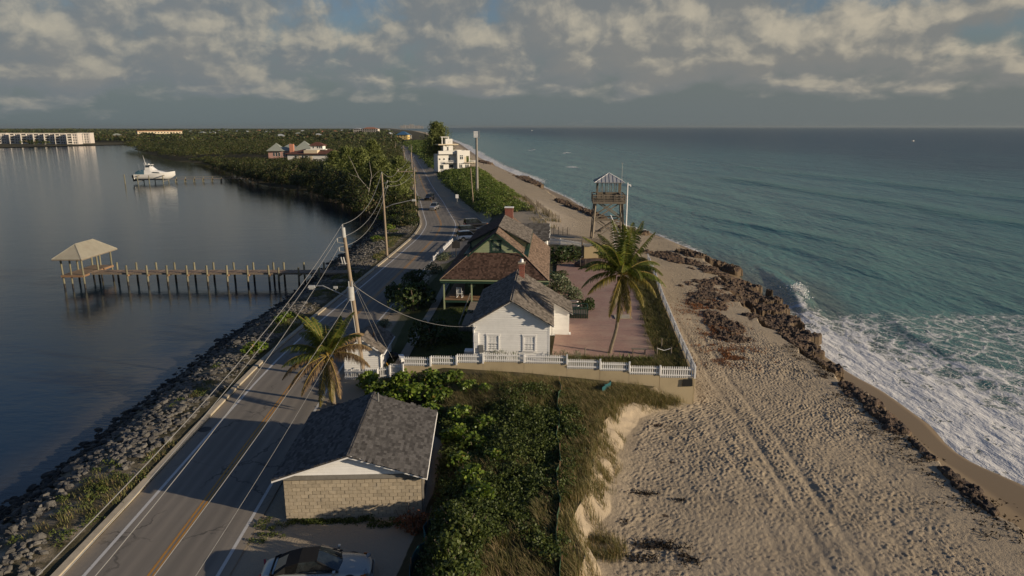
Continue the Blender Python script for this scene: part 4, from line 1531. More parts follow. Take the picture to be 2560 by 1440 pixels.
secs = [(1737, 1650, 945, 917), (1650, 1573, 937, 915.6), (1573, 1500, 928, 907), (1500, 1417, 923, 899), (1417, 1310, 910, 888), (1310, 1208, 906, 885), (1208, 1142, 908, 886), (1142, 1077, 912, 890), (1077, 1010, 915, 894)]
segs = []
wl = empty('retaining_wall', (WA.x, WA.y, -1), 0, 'long tan concrete retaining wall below the stepped white picket fence', 'wall')
for (xa, xb, yb, yt) in secs:
    a, b = on_wall(xa), on_wall(xb)
    zc = GY((xa + xb) / 2, yb, (a.y + b.y) / 2).z
    zt = GY((xa + xb) / 2, yt, (a.y + b.y) / 2).z
    segs.append((a, b, zc + .03, zc + .03, round(max(.72, zt - zc), 2)))
    o = Vector(wl.location)
    d = (b - a).normalized()
    nrm = Vector((-d.y, d.x, 0)) * -1
    A = a - o + d * .01
    B = b - o - d * .01
    MB().prism([(A.x, A.y, -1.6), (B.x, B.y, -1.6), (B.x, B.y, zc + 1), (A.x, A.y, zc + 1)], (0.012, .26, 0)).build('wall_panel', M['retaining'], wl)
    MB().prism([(a - o).to_tuple()[:2] + (-1.6,), (a - o + d * .05).to_tuple()[:2] + (-1.6,), (a - o + d * .05).to_tuple()[:2] + (zc + .93,), (a - o).to_tuple()[:2] + (zc + .93,)], (0, .15, 0)).build('joint_strip', M['wood_warm'] if xa == 1500 or xa == 1650 else M['concrete'], wl)
picket_fence('picket_fence', segs, .158, 'white picket fence stepping along the top of the tan retaining wall')
sg = on_wall(1722)
s_ = MB()
s_.prism([(-.42, 0, .55), (.30, 0, .55), (.34, 0, -.02), (-.46, 0, -.02)], (0, .04, 0))
sgn = s_.build('wall_sign', M['black'], None, loc=(sg.x, sg.y - .08, .62))
tag(sgn, 'black square board fixed to the right end of the retaining wall', 'sign')
# wall and fence along the beach
bpts = [(14.12, 49.35, 1.25), (14.95, 58, 1.3), (16.5, 72, 1.4), (18.1, 84, 1.4), (19.6, 97, 1.4)]
bw = empty('beach_side_wall', (14.1, 49.6, 0), 0, 'low tan concrete wall carrying the long white fence beside the beach', 'wall')
bs = []
for i in range(len(bpts) - 1):
    a, b = Vector(bpts[i]), Vector(bpts[i + 1])
    n = 4
    for k in range(n):
        p0, p1 = a.lerp(b, k / n), a.lerp(b, (k + 1) / n)
        if i == 0 and k == 0:
            p0 = a.lerp(b, .045)
        bs.append((p0, p1, p0.z, p1.z, .85))
        o = Vector(bw.location)
        dd_ = (p1 - p0).normalized() * .01
        MB().prism([(p0 + dd_ - o).to_tuple()[:2] + (-1.8,), (p1 - dd_ - o).to_tuple()[:2] + (-1.8,), (p1 - dd_ - o).to_tuple()[:2] + (p1.z - .02,), (p0 + dd_ - o).to_tuple()[:2] + (p0.z - .02,)], (-.22, 0, 0)).build('wall_panel', M['retaining'], bw)
picket_fence('picket_fence', bs, .19, 'long white picket fence running away along the edge of the beach', .10)
# back fence by the tower, roadside fence, fence by the shed with its gate
P0, P1, P2 = G(1345, 607, 1.3), G(1400, 611, 1.3), G(1460, 621, 1.3)
picket_fence('picket_fence', [(P0, P1, 1.25, 1.25, .95), (P1, P2, 1.25, 1.25, .95)], .22, 'white picket fence across the back of the yard near the watchtower', .11)
Q0, Q1, Q2 = [q_ + Vector((.95, 0, 0)) for q_ in (G(1069, 651, .3), G(1119, 604, .3), G(1149, 604, .3))]
segs_ = []
for i in range(6):
    segs_.append((Q0.lerp(Q1, i / 6), Q0.lerp(Q1, (i + 1) / 6), .25, .25, .7))
picket_fence('picket_fence', segs_, .28, 'white picket fence along the road in front of the big house', .07)
e_l = on_wall(1010)
gp = e_l + Vector((-1.15, .25, 0))
picket_fence('gate', [(e_l + Vector((-.06, 0, 0)), gp, .95, .95, .95)], .12, 'closed white picket gate beside the end of the retaining wall', .085)
bpy.data.objects['gate']['category'] = 'gate'
picket_fence('picket_fence', [(gp, gp + Vector((-1.0, .05, 0)), .75, .6, .95), (gp + Vector((-1.0, .05, 0)), Vector((-13.4, 51.6, 0)), .5, .3, .9)], .16, 'short white picket fence in front of the roadside shed', .085)

# ------------------------------------------------------------------ courtyard, path, parking
m_, t, p = matbase('brick_paving')
po = t.pos()
br = t.n.new('ShaderNodeTexBrick')
t.l.new(po, br.inputs['Vector'])
br.inputs['Color1'].default_value = (0.37, 0.215, 0.165, 1)
br.inputs['Color2'].default_value = (0.285, 0.165, 0.13, 1)
br.inputs['Mortar'].default_value = (0.21, 0.165, 0.13, 1)
br.inputs['Scale'].default_value = 1.0
br.inputs['Mortar Size'].default_value = 0.012
br.inputs['Brick Width'].default_value = 0.22
br.inputs['Row Height'].default_value = 0.11
c = t.mix(t.m('MULTIPLY', t.ss(t.noise(po, 0.5, 6, 0.65), 0.4, 0.7), 0.55), br.outputs[0], (0.38, 0.28, 0.205))
c = t.mix(t.m('MULTIPLY', t.ss(t.noise(t.vm('MULTIPLY', po, (0.25, 1.5, 1)), 1.0, 5, 0.6), 0.5, 0.75), 0.35), c, (0.15, 0.10, 0.08))
t.put(p, 'Base Color', c)
p.inputs['Roughness'].default_value = 0.85
t.l.new(t.bump(br.outputs[1], 0.5, -0.01), p.inputs['Normal'])
M['paving'] = m_


def sheet(name, pts, dz, matl, n=24, kind='structure'):
    """a thin paved sheet following the ground: pts = left/right rail pairs"""
    L = [Vector(p) for p in pts[0]]
    R = [Vector(p) for p in pts[1]]
    V, F_ = [], []
    nc = 10
    ys = np.linspace(0, len(L) - 1, n)
    for s in ys:
        i = min(int(s), len(L) - 2)
        f = s - i
        a = L[i].lerp(L[i + 1], f)
        b = R[i].lerp(R[i + 1], f)
        for k in range(nc):
            q_ = a.lerp(b, k / (nc - 1))
            V.append((q_.x, q_.y, lz(q_.x, q_.y) + dz))
    me = np_mesh(name, np.array(V), grid_faces(n, nc), matl, smooth=True)
    return tag(inst(name, me), kind=kind)


cy = sheet('courtyard_paving', ([(3.2, 52.8, 0), (4.0, 60, 0), (4.6, 70, 0), (5.2, 80, 0), (6.5, 96, 0)], [(11.9, 52.8, 0), (12.4, 60, 0), (13.6, 70, 0), (14.6, 80, 0), (15.0, 96, 0)]), .16, M['paving'], 40)
# a pale slab in the brickwork
MB().span(10.2, 11.9, 64.9, 66.3, 1.6, lz(11, 65.5) + .19).build('paving_slab', M['concrete'], cy)
M['path'] = mat('pale_concrete_path', (0.27, 0.235, 0.185), 0.9, 0.15, 1.5, dirt=((0.12, 0.105, 0.075), 0.5))
sheet('path', ([(-9.9, 52.0, 0), (-9.6, 60, 0), (-9.1, 68, 0), (-8.8, 78, 0), (-8.6, 92, 0)], [(-8.8, 52.0, 0), (-8.6, 60, 0), (-8.2, 68, 0), (-7.9, 78, 0), (-7.7, 92, 0)]), .10, M['path'], 30)
sheet('parking_area', ([(-13.2, 100, 0), (-10.9, 112, 0), (-10.3, 127, 0), (-10.9, 143, 0), (-14.2, 160, 0), (-17.0, 176, 0)], [(-9.6, 100, 0), (-6.2, 112, 0), (-4.9, 127, 0), (-5.6, 143, 0), (-9.0, 160, 0), (-14.5, 176, 0)]), .05, mat('sandy_parking_gravel', (0.24, 0.205, 0.16), 0.95, 0.2, 1.0, bump=.02, dirt=((0.14, 0.12, 0.095), 0.6)), 40)

# ------------------------------------------------------------------ watchtower
TW = Vector((16.0, 114.0, .35))
tw = empty('watchtower', TW, math.radians(-4), 'tall weathered timber watchtower with metal hip roof above the beach', 'tower')
B_, T_, DK = 2.75, 2.15, 7.75
W1 = M['wood_grey']
cor = [(-1, -1), (1, -1), (1, 1), (-1, 1)]
for sx, sy in cor:
    MB().bar((sx * B_, sy * B_, -1.2), (sx * T_, sy * T_, DK), .24).build('leg', W1, tw)
for i in range(4):
    a, b = cor[i], cor[(i + 1) % 4]
    for (f0, f1) in ((.18, .62), (.62, 1.0)):
        r0 = B_ + (T_ - B_) * f0
        r1 = B_ + (T_ - B_) * f1
        MB().bar((a[0] * r0, a[1] * r0, DK * f0), (b[0] * r1, b[1] * r1, DK * f1), .09, .18).bar((b[0] * r0, b[1] * r0, DK * f0), (a[0] * r1, a[1] * r1, DK * f1), .09, .18).build('cross_brace', W1, tw)
        MB().bar((a[0] * r1, a[1] * r1, DK * f1 - .1), (b[0] * r1, b[1] * r1, DK * f1 - .1), .10, .22).build('girt', W1, tw)
dkh = 2.62
for k in range(18):
    x0 = -dkh + k * (2 * dkh / 18)
    MB().span(x0 + .006, x0 + 2 * dkh / 18 - .006, -dkh, dkh, DK, DK + .05).build('deck_board', W1, tw)
for i in range(4):
    a, b = cor[i], cor[(i + 1) % 4]
    MB().bar((a[0] * dkh, a[1] * dkh, DK - .16), (b[0] * dkh, b[1] * dkh, DK - .16), .08, .32).build('fascia_beam', W1, tw)
    for hz in (.28, .62, 1.02):
        MB().bar((a[0] * dkh, a[1] * dkh, DK + hz), (b[0] * dkh, b[1] * dkh, DK + hz), .05, .14).build('rail', W1, tw)
    for k in range(3):
        p_ = Vector((a[0] * dkh, a[1] * dkh, 0)).lerp(Vector((b[0] * dkh, b[1] * dkh, 0)), k / 3)
        MB().bar((p_.x, p_.y, DK), (p_.x, p_.y, DK + 1.1), .11).build('rail_post', W1, tw)
ch_ = 1.85
RF = DK + 3.05
for i in range(4):
    a, b = cor[i], cor[(i + 1) % 4]
    for k in range(5):
        p_ = Vector((a[0] * ch_, a[1] * ch_, 0)).lerp(Vector((b[0] * ch_, b[1] * ch_, 0)), k / 5)
        MB().bar((p_.x, p_.y, DK + .05), (p_.x, p_.y, RF), .15 if k == 0 else .09).build('cabin_post', W1, tw)
    MB().prism([(a[0] * ch_, a[1] * ch_, DK + .05), (b[0] * ch_, b[1] * ch_, DK + .05), (b[0] * ch_, b[1] * ch_, DK + 1.15), (a[0] * ch_, a[1] * ch_, DK + 1.15)], (-.05 * (a[0] + b[0]) / 2, -.05 * (a[1] + b[1]) / 2, 0)).build('cabin_wall', M['wood_grey'], tw)
    MB().bar((a[0] * ch_, a[1] * ch_, RF), (b[0] * ch_, b[1] * ch_, RF), .12, .2).build('cabin_beam', W1, tw)
re_, rt = 2.45, RF + 1.45
roof_t = MB()
for i in range(4):
    a, b = cor[i], cor[(i + 1) % 4]
    roof_t.add([(a[0] * re_, a[1] * re_, RF + .05), (b[0] * re_, b[1] * re_, RF + .05), (0, 0, rt), (a[0] * re_ * .98, a[1] * re_ * .98, RF - .04), (b[0] * re_ * .98, b[1] * re_ * .98, RF - .04)], [(0, 1, 2), (0, 3, 4, 1), (4, 3, 2)])
rt_o = roof_t.build('roof', M['metal_roof'], tw)
for i in range(4):
    a, b = cor[i], cor[(i + 1) % 4]
    MB().bar((a[0] * re_, a[1] * re_, RF + .07), (0, 0, rt + .02), .09, .05).build('hip_cap', M['white_trim'], rt_o)
    for k in range(1, 8):
        p_ = Vector((a[0] * re_, a[1] * re_, RF + .05)).lerp(Vector((b[0] * re_, b[1] * re_, RF + .05)), k / 8)
        f = 1 - abs(k / 8 - .5) * 2
        mid_ = Vector(((a[0] + b[0]) / 2 * re_, (a[1] + b[1]) / 2 * re_, RF + .05))
        q_ = p_ + (Vector((0, 0, rt)) - mid_) * f
        MB().bar(p_ + Vector((0, 0, .03)), q_ + Vector((0, 0, .03)), .04, .05).build('roof_seam', M['steel'], rt_o)
MB().tube([(re_ - .2, 1.2, RF - .5), (re_ - .2, 1.2, RF + 3.0)], .035, 8).span(re_ - .32, re_ - .08, 1.1, 1.3, RF + 2.95, RF + 3.03).build('antenna_mast', M['steel'], tw)
# stair zigzag inside
for k in range(9):
    MB().span(-1.4 + k * .28, -1.05 + k * .28, .5, 1.6, 2.5 + k * .2, 2.56 + k * .2).build('stair_tread', W1, tw)
for y_ in (.5, 1.6):
    MB().bar((-1.5, y_, 2.35), (1.4, y_, 4.4), .06, .2).build('stair_stringer', W1, tw)
MB().span(-1.9, -.9, .3, 1.8, 2.3, 2.4).span(-1.9, 1.9, 1.7, 1.9, 4.3, 4.45).build('stair_landing', W1, tw)
# white camera pole beside the tower
cp = G(1567, 618, .4)
cpz = 10.9
pl = MB().tube([(0, 0, -.4), (0, 0, cpz)], [.13, .10], 10).build('camera_pole', M['white_trim'], None, loc=(18.7, 111.3, .3))
tag(pl, 'tall white pole with a small camera beside the watchtower', 'pole')
MB().box((.32, 0, cpz - .35), (.45, .16, .16)).box((.5, 0, cpz - .5), (.14, .14, .25)).build('camera', M['white_trim'], pl)
# white strut frame (swing-like guy posts)
b0, b1, b2 = G(1515, 541, 4.0), None, None
aF = empty('white_boom', (14.9, 103, .9), 0, 'thin white boom and stay leaning behind the palm crown', 'mast')
MB().tube([(0, 0, 6.1), (2.6, -3.2, 0)], .07, 8).build('boom', M['white_trim'], aF)
MB().tube([(0, 0, 6.1), (.9, -1.5, 0)], .03, 6).build('stay', M['white_trim'], aF)
# tan utility box
bx = empty('utility_cabinet', (11.2, 95.3, 1.35), math.radians(-3), 'large tan metal utility cabinet standing at the foot of the watchtower', 'cabinet')
MB().span(-1.05, 1.0, -.6, .6, 0, 2.35).build('cabinet_body', M['tan_metal'], bx)
MB().span(-1.1, 1.05, -.65, .65, 2.36, 2.44).build('lid', M['steel'], bx)
MB().span(-1.0, .95, -.625, -.601, .08, 2.28).build('door', M['tan_metal'], bx)
MB().span(-.9, -.2, -.69, -.655, 2.25, 2.32).build('hinge', M['steel'], bx)
mb = MB().span(-1.35, -1.12, -.3, .6, -.2, 3.1).span(-1.35, 1.4, .62, .72, 2.6, 3.15)
mb.build('side_frame', M['wood_grey'], bx)
MB().tube([(-1.2, -.5, .9), (-1.9, -.9, .1)], .04, 6).build('stay_pipe', M['steel'], bx)
# upturned wooden boat (clinker hull)
ub = empty('upturned_boat', (11.4, 91.2, 1.62), math.radians(-4), 'old wooden boat lying upside down on the brick courtyard', 'boat')
nS, nR = 13, 9
V, F_ = [], []
for i in range(nS):
    t_ = i / (nS - 1)
    x_ = -2.9 + 5.8 * t_
    wv = 1.05 * math.sin(math.pi * min(1, max(0, t_ * .9 + .05))) ** .6
    hv = .95 * (math.sin(math.pi * (t_ * .92 + .04)) ** .45)
    for k in range(nR):
        a_ = math.pi * k / (nR - 1)
        V.append((x_, -math.cos(a_) * wv, max(.02, math.sin(a_) ** .75 * hv)))
F_ = grid_faces(nS, nR)
inst('hull', np_mesh('hull', np.array(V), F_, mat('dark_boat_timber', (0.10, 0.07, 0.055), .8, .2, 2, stretch=(1, 4, 4), bump=.01)), ub)
MB().tube([(-2.85, 0, .15), (-2, 0, .86), (0, 0, 1.0), (2, 0, .86), (2.85, 0, .15)], .05, 6).build('keel', M['wood_warm'], ub)
for k in range(7):
    x_ = -2.1 + k * .7
    MB().tube([(x_, -1.02, .06), (x_, -.9, .5), (x_, -.5, .84), (x_, 0, .95), (x_, .5, .84), (x_, .9, .5), (x_, 1.02, .06)], .028, 5).build('batten', M['wood_grey'], ub)

# ramp with steel rails and planter box beside the cottage
rp = empty('ramp_landing', (5.6, 65.2, 1.6), math.radians(-3), 'dark green ramp landing with looped steel handrails beside the cottage', 'ramp')
MB().span(0, 1.9, 0, 1.6, -.3, .35).build('landing', M['wood_grey'], rp)
for (x0, x1, y0, y1) in ((0, 1.9, -.08, -.02), (0, 1.9, 1.62, 1.68), (1.86, 1.94, 0, 1.6)):
    mb = MB()
    for k in range(9):
        t_ = k / 8
        mb.box((x0 + (x1 - x0) * (t_ if x1 - x0 > .5 else .5), y0 + (y1 - y0) * (t_ if y1 - y0 > .5 else .5), .45), (.06, .06, 1.1))
    mb.span(x0, x1, y0, y1, .95, 1.05)
    mb.build('railing', M['green_dark'], rp)
for y_ in (.2, 1.9):
    MB().tube([(-1.6, y_ + 1.2, .9), (.9, y_ + 1.2, .95), (1.05, y_ + 1.05, .95), (1.05, y_ + .8, .95), (.9, y_ + .65, .95), (-1.6, y_ + .65, .9)], .035, 8).build('steel_handrail', M['steel'], rp)
# bench in the courtyard and rope posts
bn = empty('bench', (10.6, 54.3, lz(10.6, 54.3) + .14), math.radians(-4), 'plain wooden bench at the near edge of the brick courtyard', 'bench')
MB().span(-.62, .62, -.18, .18, .42, .47).build('seat', M['wood_grey'], bn)
for x_ in (-.5, .5):
    MB().span(x_ - .04, x_ + .04, -.14, .14, 0, .42).build('leg', M['wood_grey'], bn)
for i, (x_, y_) in enumerate(((12.0, 53.8), (13.2, 53.9), (12.9, 56.2), (6.0, 53.3))):
    pr = MB().tube([(0, 0, 0), (0, 0, .95)], .05, 8).build('stake', M['wood_grey'], None, loc=(x_, y_, lz(x_, y_)))
    tag(pr, ['short wooden rope stake right of the courtyard bench', 'short wooden rope stake close to the beach fence corner', 'wooden stake in the grass strip behind the bench', 'dark wooden stake at the near edge of the courtyard'][i], 'stake')
rpz = lz(12.6, 53.85)
tag(MB().tube([(12.0, 53.8, lz(12.0, 53.8) + .85), (12.6, 53.85, rpz + .65), (13.2, 53.9, lz(13.2, 53.9) + .85)], .02, 6).build('rope', M['white_trim']), 'pale rope slung between two stakes beside the bench', 'rope')
# white stone seat by the gate
sb = empty('stone_bench', (-9.2, 54.2, lz(-9.2, 54.2)), math.radians(20), 'small white stone bench beside the path behind the gate', 'bench')
MB().span(-.2, .2, -.55, .55, .42, .52).build('seat', M['white_trim'], sb)
for y_ in (-.38, .38):
    MB().span(-.15, .15, y_ - .07, y_ + .07, -.1, .42).build('leg', M['white_trim'], sb)
# dark bags by the shed
for i, (x_, y_) in enumerate(((-10.35, 56.2), (-10.0, 55.6))):
    V = []
    nS, nR = 7, 9
    for a in range(nS):
        for b in range(nR):
            th = math.pi * a / (nS - 1); ph = 2 * math.pi * b / (nR - 1)
            r_ = .34 * (1 + .25 * (vn(a * 1.3 + i * 7, (b % (nR - 1)) * 1.1) - .5))
            V.append((r_ * math.sin(th) * math.cos(ph), r_ * math.sin(th) * math.sin(ph), .3 + r_ * .9 * math.cos(th)))
    tag(inst('rubbish_bag', np_mesh('rubbish_bag', np.array(V), grid_faces(nS, nR), M['black'], smooth=True), None, (x_, y_, lz(x_, y_))), ['black rubbish bag against the roadside shed wall', 'second black rubbish bag nearer the gate'][i], 'bag')
# low grey fence and ramp between cottage and porch
lf = empty('grey_ramp', (-4.9, 60.5, 1.2), math.radians(-4), 'grey timber ramp with slatted sides rising to the porch', 'ramp')
MB().prism([(0, 0, .3), (1.5, 0, .3), (1.5, 8.5, 1.0), (0, 8.5, 1.0)], (0, 0, .06)).build('ramp_deck', M['wood_grey'], lf)
MB().bar((-.02, 0, 1.05), (-.02, 8.5, 1.95), .09, .06).build('handrail', M['wood_grey'], lf)
for k in range(14):
    MB().span(.02 + k * .11, .10 + k * .11, -.05, -.01, -.6, 1.0).build('slat', M['wood_grey'], lf)
# ------------------------------------------------------------------ pier with pavilion
M['pile'] = mat('weathered_green_grey_pile', (0.205, 0.19, 0.125), .9, .2, 1.5, stretch=(3, 3, .8), bump=.01, rand=.12, dirt=((0.11, 0.085, 0.05), .5))
M['pile_wet'] = mat('dark_wet_pile', (0.028, 0.023, 0.018), .5, .2, 3, bump=.01)
M['plank'] = mat('pier_plank', (0.235, 0.175, 0.125), .85, .2, 2, bump=.006, rand=.22, dirt=((0.12, 0.09, 0.065), .5))
pr = empty('pier', (-28, 93.5, -1.5), 0, 'long timber pier on piles ending in a metal roofed pavilion', 'pier')
O_ = Vector((-28, 93.5, -1.5))


def pile(x, y, ztop, parent=None, r=.13, name='pile', zw=-1.5, tilt=None):
    tx, ty = tilt or (random.uniform(-.02, .02), random.uniform(-.01, .01))
    o = O_ if parent is pr else Vector((0, 0, 0))
    f = lambda z: Vector((x + tx * (z - ztop), y + ty * (z - ztop), z)) - o
    q_ = MB().tube([f(zw + .62), f(ztop)], [r * 1.05, r], 10).build(name, M['pile'], parent)
    MB().tube([f(zw - 1.6), f(zw + .62)], [r * 1.12, r * 1.06], 10).build('wet_base', M['pile_wet'], q_)
    return q_


DZ = .28
for i, px in enumerate((323, 373, 423, 472, 522, 572, 623, 675, 700, 750, 801)):
    g = G(px, 714, -1.5)
    pile(g.x, 92.35, 1.40 if i < 8 else 1.1, pr)
    MB().bar(Vector((g.x + .16, 92.2, DZ - .28)) - O_, Vector((g.x + .16, 94.9, DZ - .28)) - O_, .09, .22).build('cross_beam', M['wood_warm'], pr)
for px in (297, 345, 394, 440, 489, 537, 587, 636, 686, 712, 762, 812):
    dep = 94.75 * CP + 21.0 * SP
    pile((px - 1280) / FPX * dep, 94.75, 1.35, pr)
for y_ in (92.55, 94.55):
    MB().bar(Vector((-58.3, y_, DZ - .12)) - O_, Vector((-21.5, y_, DZ - .12)) - O_, .08, .2).build('stringer', M['wood_grey'], pr)
x_ = -58.3
pm = MB().box((0, 0, 0), (.14, 2.1, .05)).mesh('plank', M['plank'])
while x_ < -21.4:
    inst('plank', pm, pr, Vector((x_, 93.55 + random.uniform(-.03, .03), DZ + random.uniform(0, .012))) - O_)
    x_ += .152
# pavilion
px0, px1, py0, py1 = -61.4, -58.45, 90.9, 98.1
pm2 = MB().box((0, 0, 0), (px1 - px0, .14, .05)).mesh('plank', M['plank'])
y_ = py0
while y_ < py1:
    inst('plank', pm2, pr, Vector(((px0 + px1) / 2, y_, DZ + .02 + random.uniform(0, .01))) - O_)
    y_ += .152
for (a, b) in (((px0, py0 - .1), (px1, py0 - .1)), ((px1 + .05, py0), (px1 + .05, 92.3)), ((px1 + .05, 94.8), (px1 + .05, py1)), ((px0 - .05, py0), (px0 - .05, py1)), ((px0, py1 + .05), (px1, py1 + .05))):
    MB().bar(Vector((a[0], a[1], DZ - .1)) - O_, Vector((b[0], b[1], DZ - .1)) - O_, .07, .26).build('fascia_board', M['wood_warm'], pr)
EV = 2.55
for y_ in (91.05, 94.5, 97.9):
    for x_ in (px0 + .1, px1 - .05):
        pile(x_, y_, EV, pr, .12)
for x_ in (-60.1,):
    for y_ in (91.05, 97.9):
        pile(x_, y_, EV, pr, .11)
for y_ in (91.05, 97.9):
    MB().bar(Vector((px0, y_, EV - .05)) - O_, Vector((px1, y_, EV - .05)) - O_, .1, .22).build('roof_beam', M['wood_grey'], pr)
for x_ in (px0 + .1, px1 - .05):
    MB().bar(Vector((x_, 90.9, EV + .02)) - O_, Vector((x_, 98.1, EV + .02)) - O_, .1, .2).build('roof_beam', M['wood_grey'], pr)
ra, rb, ya, yb = -61.95, -57.9, 90.25, 98.75
xr, y1r, y2r, zr = -59.95, 92.6, 96.6, 4.35
A, B, C, D = [Vector((x, y, EV + .08)) - O_ for x, y in ((ra, ya), (rb, ya), (rb, yb), (ra, yb))]
R1, R2 = Vector((xr, y1r, zr)) - O_, Vector((xr, y2r, zr)) - O_
dn = Vector((0, 0, -.06))
rm = MB()
P = [A, B, C, D, R1, R2]
rm.add(P + [p + dn for p in P], [(0, 1, 4), (1, 2, 5, 4), (2, 3, 5), (3, 0, 4, 5), (7, 6, 10), (8, 7, 10, 11), (9, 8, 11), (6, 9, 11, 10), (0, 6, 7, 1), (1, 7, 8, 2), (2, 8, 9, 3), (3, 9, 6, 0)])
M['pav_roof'] = mat('corrugated_pale_roof', (0.35, 0.325, 0.255), .55, .1, 1.2, metal=.1, dirt=((0.30, 0.26, 0.20), .4))
pro = rm.build('pavilion_roof', M['pav_roof'], pr)


def ribs(a, b, r1, r2, n):
    """corrugations running from the eave a-b up to the ridge r1-r2 (r1==r2 for a hip end)"""
    mb = MB()
    ax = (b - a)
    up = ((r1 + r2) / 2 - (a + b) / 2)
    up -= ax * (up.dot(ax) / ax.length_squared)
    h1 = (r1 - a).dot(ax) / ax.length_squared
    h2 = (r2 - a).dot(ax) / ax.length_squared
    for k in range(1, n):
        s = k / n
        f = 1.0 if h1 <= s <= h2 else (s / h1 if s < h1 else (1 - s) / (1 - h2))
        p = a + ax * s
        mb.bar(p + Vector((0, 0, .022)), p + up * f + Vector((0, 0, .022)), .10, .035)
    o = mb.build('roof_rib_sheet', M['pav_roof'], pro)
    tag(o, kind='stuff')


ribs(A, B, R1, R1, 17)
ribs(B, C, R1, R2, 34)
ribs(C, D, R2, R2, 17)
ribs(D, A, R2, R1, 34)
for a, b in ((A, R1), (B, R1), (C, R2), (D, R2), (R1, R2)):
    MB().bar(a + Vector((0, 0, .03)), b + Vector((0, 0, .04)), .16, .05).build('ridge_cap', M['pav_roof'], pro)
for a, b in ((A, B), (B, C), (C, D), (D, A)):
    MB().bar(a + Vector((0, 0, -.10)), b + Vector((0, 0, -.10)), .05, .14).build('eave_board', M['wood_grey'], pr)

# ------------------------------------------------------------------ sport boat on its lift, with the lift pier
M['gelcoat'] = mat('white_boat_gelcoat', (0.74, 0.73, 0.69), .22, .03, 1, spec=.6)
bt_loc = Vector((-139.6, 270.5, -.35))
bt = empty('motor_yacht', bt_loc, math.radians(4), 'white sport fishing yacht raised on a boat lift in the lagoon', 'boat')
nS, nR = 22, 9
V = []
for i in range(nS):
    t = i / (nS - 1)
    x = -7.4 + 14.9 * t
    bw_ = 2.15 * (1 - max(0, (t - .45) / .55) ** 2.3)
    sheer = 2.35 + 1.15 * max(0, (t - .25) / .75) ** 1.6
    keel = 0.0 + 1.9 * max(0, (t - .72) / .28) ** 1.8
    chine = keel + .65 + .55 * max(0, (t - .5) / .5)
    for k in range(nR):
        s = k / (nR - 1) * 2 - 1
        a = abs(s)
        sg_ = 1 if s > 0 else -1
        if a < .5:
            yy, zz = bw_ * .82 * a / .5, keel + (chine - keel) * (a / .5)
        else:
            f = (a - .5) / .5
            yy, zz = bw_ * (.82 + .18 * f), chine + (sheer - chine) * f
        V.append((x, sg_ * yy, min(zz, sheer)))
hull = inst('hull', np_mesh('hull', np.array(V), grid_faces(nS, nR)[:, ::-1], M['gelcoat'], smooth=True), bt)
dk = MB()
P = []
for i in range(nS):
    t = i / (nS - 1)
    x = -7.4 + 14.9 * t
    bw_ = 2.15 * (1 - max(0, (t - .45) / .55) ** 2.3) * .98
    sheer = 2.33 + 1.15 * max(0, (t - .25) / .75) ** 1.6
    P.append((x, bw_, sheer)); P.append((x, -bw_, sheer))
dk.add(P, [(2 * i, 2 * i + 1, 2 * i + 3, 2 * i + 2) for i in range(nS - 1)] + [])
dk.add([(-7.4, 2.15, .6), (-7.4, -2.15, .6), (-7.4, -2.15, 2.35), (-7.4, 2.15, 2.35), (-7.4, 0, 0)], [(0, 1, 2, 3), (0, 4, 1)])
dk.build('deck', M['gelcoat'], bt)


def loft(parent, name, secs, matl, smooth=True):
    """secs: (x, half width bottom, half width top, z bottom, z top)"""
    V, F_ = [], []
    for (x, w0, w1, z0, z1) in secs:
        V += [(x, -w0, z0), (x, -(w0 + w1) / 2, z0 + (z1 - z0) * .75), (x, -w1 * .8, z1), (x, w1 * .8, z1), (x, (w0 + w1) / 2, z0 + (z1 - z0) * .75), (x, w0, z0)]
    n = 6
    mb = MB()
    fs = []
    for i in range(len(secs) - 1):
        for k in range(n - 1):
            a = i * n + k
            fs.append((a, a + n, a + n + 1, a + 1))
    fs.append(tuple(range(n)))
    fs.append(tuple(reversed(range((len(secs) - 1) * n, len(secs) * n))))
    mb.add(V, fs)
    return mb.build(name, matl, parent, smooth=False)


loft(bt, 'cabin', [(-3.6, 1.7, 1.4, 2.2, 4.1), (-1.2, 1.75, 1.45, 2.2, 4.15), (1.2, 1.6, 1.2, 2.3, 3.7), (3.6, 1.2, .8, 2.6, 3.15), (5.2, .6, .4, 2.9, 3.1)], M['gelcoat'])
loft(bt, 'flybridge', [(-3.3, 1.4, 1.2, 4.0, 5.2), (-1.4, 1.4, 1.2, 4.0, 5.5), (-.6, 1.2, 1.0, 4.0, 4.9), (.6, .8, .6, 3.9, 4.0)], M['gelcoat'])
MB().span(-3.5, -.9, -1.35, 1.35, 5.9, 6.05).build('hardtop', M['gelcoat'], bt)
for x_, y_ in ((-3.2, -1.2), (-3.2, 1.2), (-1.2, -1.1), (-1.2, 1.1)):
    MB().tube([(x_, y_, 5.0), (x_ + .1, y_, 5.95)], .05, 6).build('hardtop_post', M['gelcoat'], bt)
for s_ in (-1, 1):
    MB().prism([(-.9, s_ * 1.72, 2.85), (2.4, s_ * 1.50, 2.75), (1.8, s_ * 1.48, 3.1), (-.2, s_ * 1.66, 3.25)], (0, s_ * .03, 0)).build('cabin_window', M['glass'], bt)
    MB().prism([(-3.0, s_ * 1.36, 5.0), (-1.5, s_ * 1.34, 5.0), (-1.5, s_ * 1.2, 5.75), (-2.9, s_ * 1.2, 5.75)], (0, s_ * .03, 0)).build('bridge_window', M['glass'], bt)
MB().prism([(-1.15, -1.1, 5.1), (-1.15, 1.1, 5.1), (-1.3, 1.05, 5.85), (-1.3, -1.05, 5.85)], (.04, 0, 0)).build('windscreen', M['glass'], bt)
M['blue_canvas'] = mat('blue_boat_canvas', (0.055, 0.12, 0.16), .8, .1, 2)
